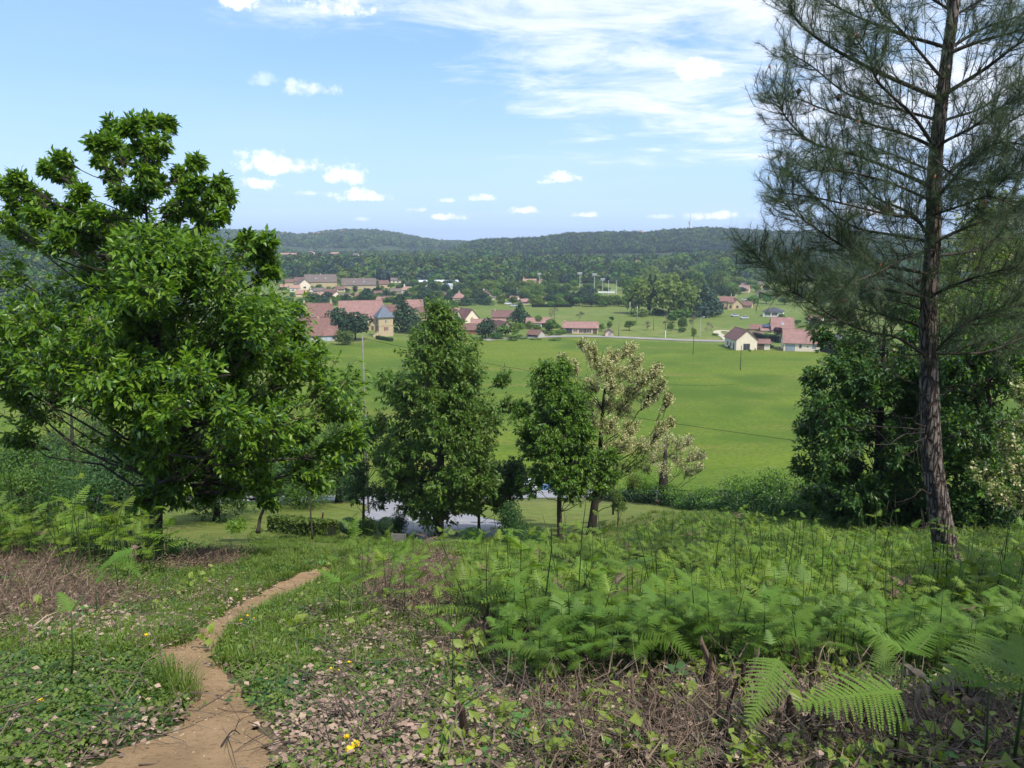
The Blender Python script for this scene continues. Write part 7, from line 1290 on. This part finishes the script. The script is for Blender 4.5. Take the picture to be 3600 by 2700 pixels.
leafplant(1920, 2470, 10, .09, 'lime', 'yellow-green seedling with narrow leaves at centre', 8, .2, .05, wide=.6); leafplant(380, 2060, 0, .1, 'lime', 'x', 9) if False else None; leafplant(120, 2110, 30, .08, 'leafC', 'small leafy shrub in front of the left brush', 10, .25, .10); leafplant(2880, 2440, 16, .12, 'lime', 'lime-green ribbon leaves in front of the bracken', 11, .25, .12, wide=.4, upr=.7); leafplant(650, 2120, 8, .09, 'lime', 'two-leaved yellow-green seedling left of the footpath', 12, .12, .04)
leafplant(185, 2540, 22, .09, 'lance', 'rosette of pointed leaves at the lower left', 13, .04, .08, wide=.6, upr=.4, name='rosette_plant'); leafplant(1330, 2130, 10, .12, 'lime', 'pale green seedling in front of the brown brush', 14, .2, .08); leafplant(2420, 2480, 14, .12, 'leafC', 'ivy-like leaves climbing left of the broken stump', 15, .3, .06)
for i in range(16): u_, v_ = r.uniform(1250, 3300), r.uniform(2300, 2680); leafplant(u_, v_, int(r.integers(6, 12)), r.uniform(.05, .09), ['lance', 'leafC', 'lime'][i % 3], 'small leafy seedling among the litter and brush of the slope', 20 + i, r.uniform(.06, .16), .04, wide=.8, upr=.5, name='small_seedling'); bpy.context.scene.collection.objects[-1]
for o in list(COL.objects):
    if o.get('label') == 'small leafy seedling among the litter and brush of the slope': o['group'] = 'small seedlings of the slope'
# grass tussocks
for u, v, n, ln, rd, lb in ((610, 2440, 150, .34, .13, 'dark green grass tussock overhanging the path bend'), (655, 2470, 110, .30, .10, 'grass tussock at the edge of the path bend'), (560, 2400, 90, .26, .11, 'grass tussock left of the path bend'), (615, 2275, 70, .14, .14, 'short bright grass where the path forks'), (1470, 2350, 60, .2, .10, 'thin grass tussock in the litter'), (230, 2330, 60, .18, .1, 'small grass tussock beside the tall green shoot')):
    p = G(u, v); root = thing('grass_tussock', lb, 'grass', p); tag(link('blades', blades('blades', M['grass'], n, rd, ln, int(u), .006, .7), root), kind='stuff')
# dandelions
M['petal'] = m_leaf('dandelion_yellow', (.75, .50, .01), (.85, .62, .02), .2, .6, .2)
def flower(u, v, label, s=.022, hgt=.12):
    p = G(u, v); p = G(u, v + hgt * pxm(p) * .9); root = thing('dandelion', label, 'flower', p); MB().tube([(0, 0, -.02), (.01, 0, hgt * .5), (0, 0, hgt)], [.003, .0025, .0025], 5).build('stem', M['fern_stem'], root); n = 34; a = r.uniform(0, 6.28, n); e = r.uniform(.1, .9, n); D = np.column_stack([np.cos(a) * np.cos(e), np.sin(a) * np.cos(e), np.sin(e)]); X, Y, Z = frames(D, .1, r)
    V, Fc = batch([(0, -.12, 0), (0, .12, 0), (1, .16, .05), (1, -.16, .05)], [(0, 1, 2), (0, 2, 3)], np.tile([0, 0, hgt], (n, 1)), X, Y, Z, s * r.uniform(.75, 1.1, n)); link('flower_head', npmesh('flower_head', V, Fc, M['petal']), root)
for u, v, lb, s in ((1235, 2644, 'lowest yellow dandelion at the bottom of the slope', .03), (1253, 2622, 'dandelion just above the lowest one', .026), (1222, 2595, 'half closed dandelion, third of the bottom group', .018), (1169, 2361, 'left dandelion of the middle group', .026), (1230, 2335, 'right dandelion of the middle group', .022), (1193, 2363, 'small dandelion between the two of the middle group', .014), (517, 2240, 'single dandelion by the path fork', .026), (148, 2470, 'yellow-orange dandelion at the lower left', .028), (872, 2170, 'dandelion at the edge of the footpath', .02), (895, 2180, 'second dandelion at the edge of the footpath', .02), (850, 2185, 'third dandelion at the edge of the footpath', .018)):
    flower(u, v, lb, s)
# dark leaf tuft at the foot of the big tree
ballshrub('ground_shrub', 'dark leafy growth at the foot of the left chestnut trunk', 560, 1965, 210, 110, 15.8, 'leafC', 3200, .09, 0, 91, 'bush', ragged=.3)
ballshrub('small_shrub', 'small green bush left of the low dark hedge', 830, 1848, 64, 44, 34, 'leafA', 900, .12, 0, 92, 'bush', ragged=.3)

# unseen trees added right of the camera, outside the view, to shade the near slope
SH = crown_mesh('crown', [M['g_mid'], M['bark_dark']], 5200, .055, 'round', 700, .12, 18)
for i, (x, y, s_, w_) in enumerate(((8.5, -2.5, 6.0, 4.0), (10.8, 3.2, 5.6, 3.6))):
    o = link('added_shade_tree', SH, None, (x, y, float(h(x, y)) - .2), (0, 0, i * 1.3), (w_, w_, s_)); tag(o, ['unseen leafy tree added for shade just right of the viewpoint', 'unseen leafy tree added for shade beyond the right edge near the brush', 'unseen leafy tree added for shade beyond the right edge beside the bracken', 'unseen leafy tree added for shade beyond the right edge before the thicket', 'unseen leafy tree added for shade behind the viewpoint', 'unseen tall tree added for shade in the second row on the right'][i], 'tree', 'added shade trees beside the viewpoint')
tt = sum(len(o.data.polygons) for o in COL.objects if o.type == 'MESH'); print('POLYS', tt, 'OBJECTS', len(COL.objects))
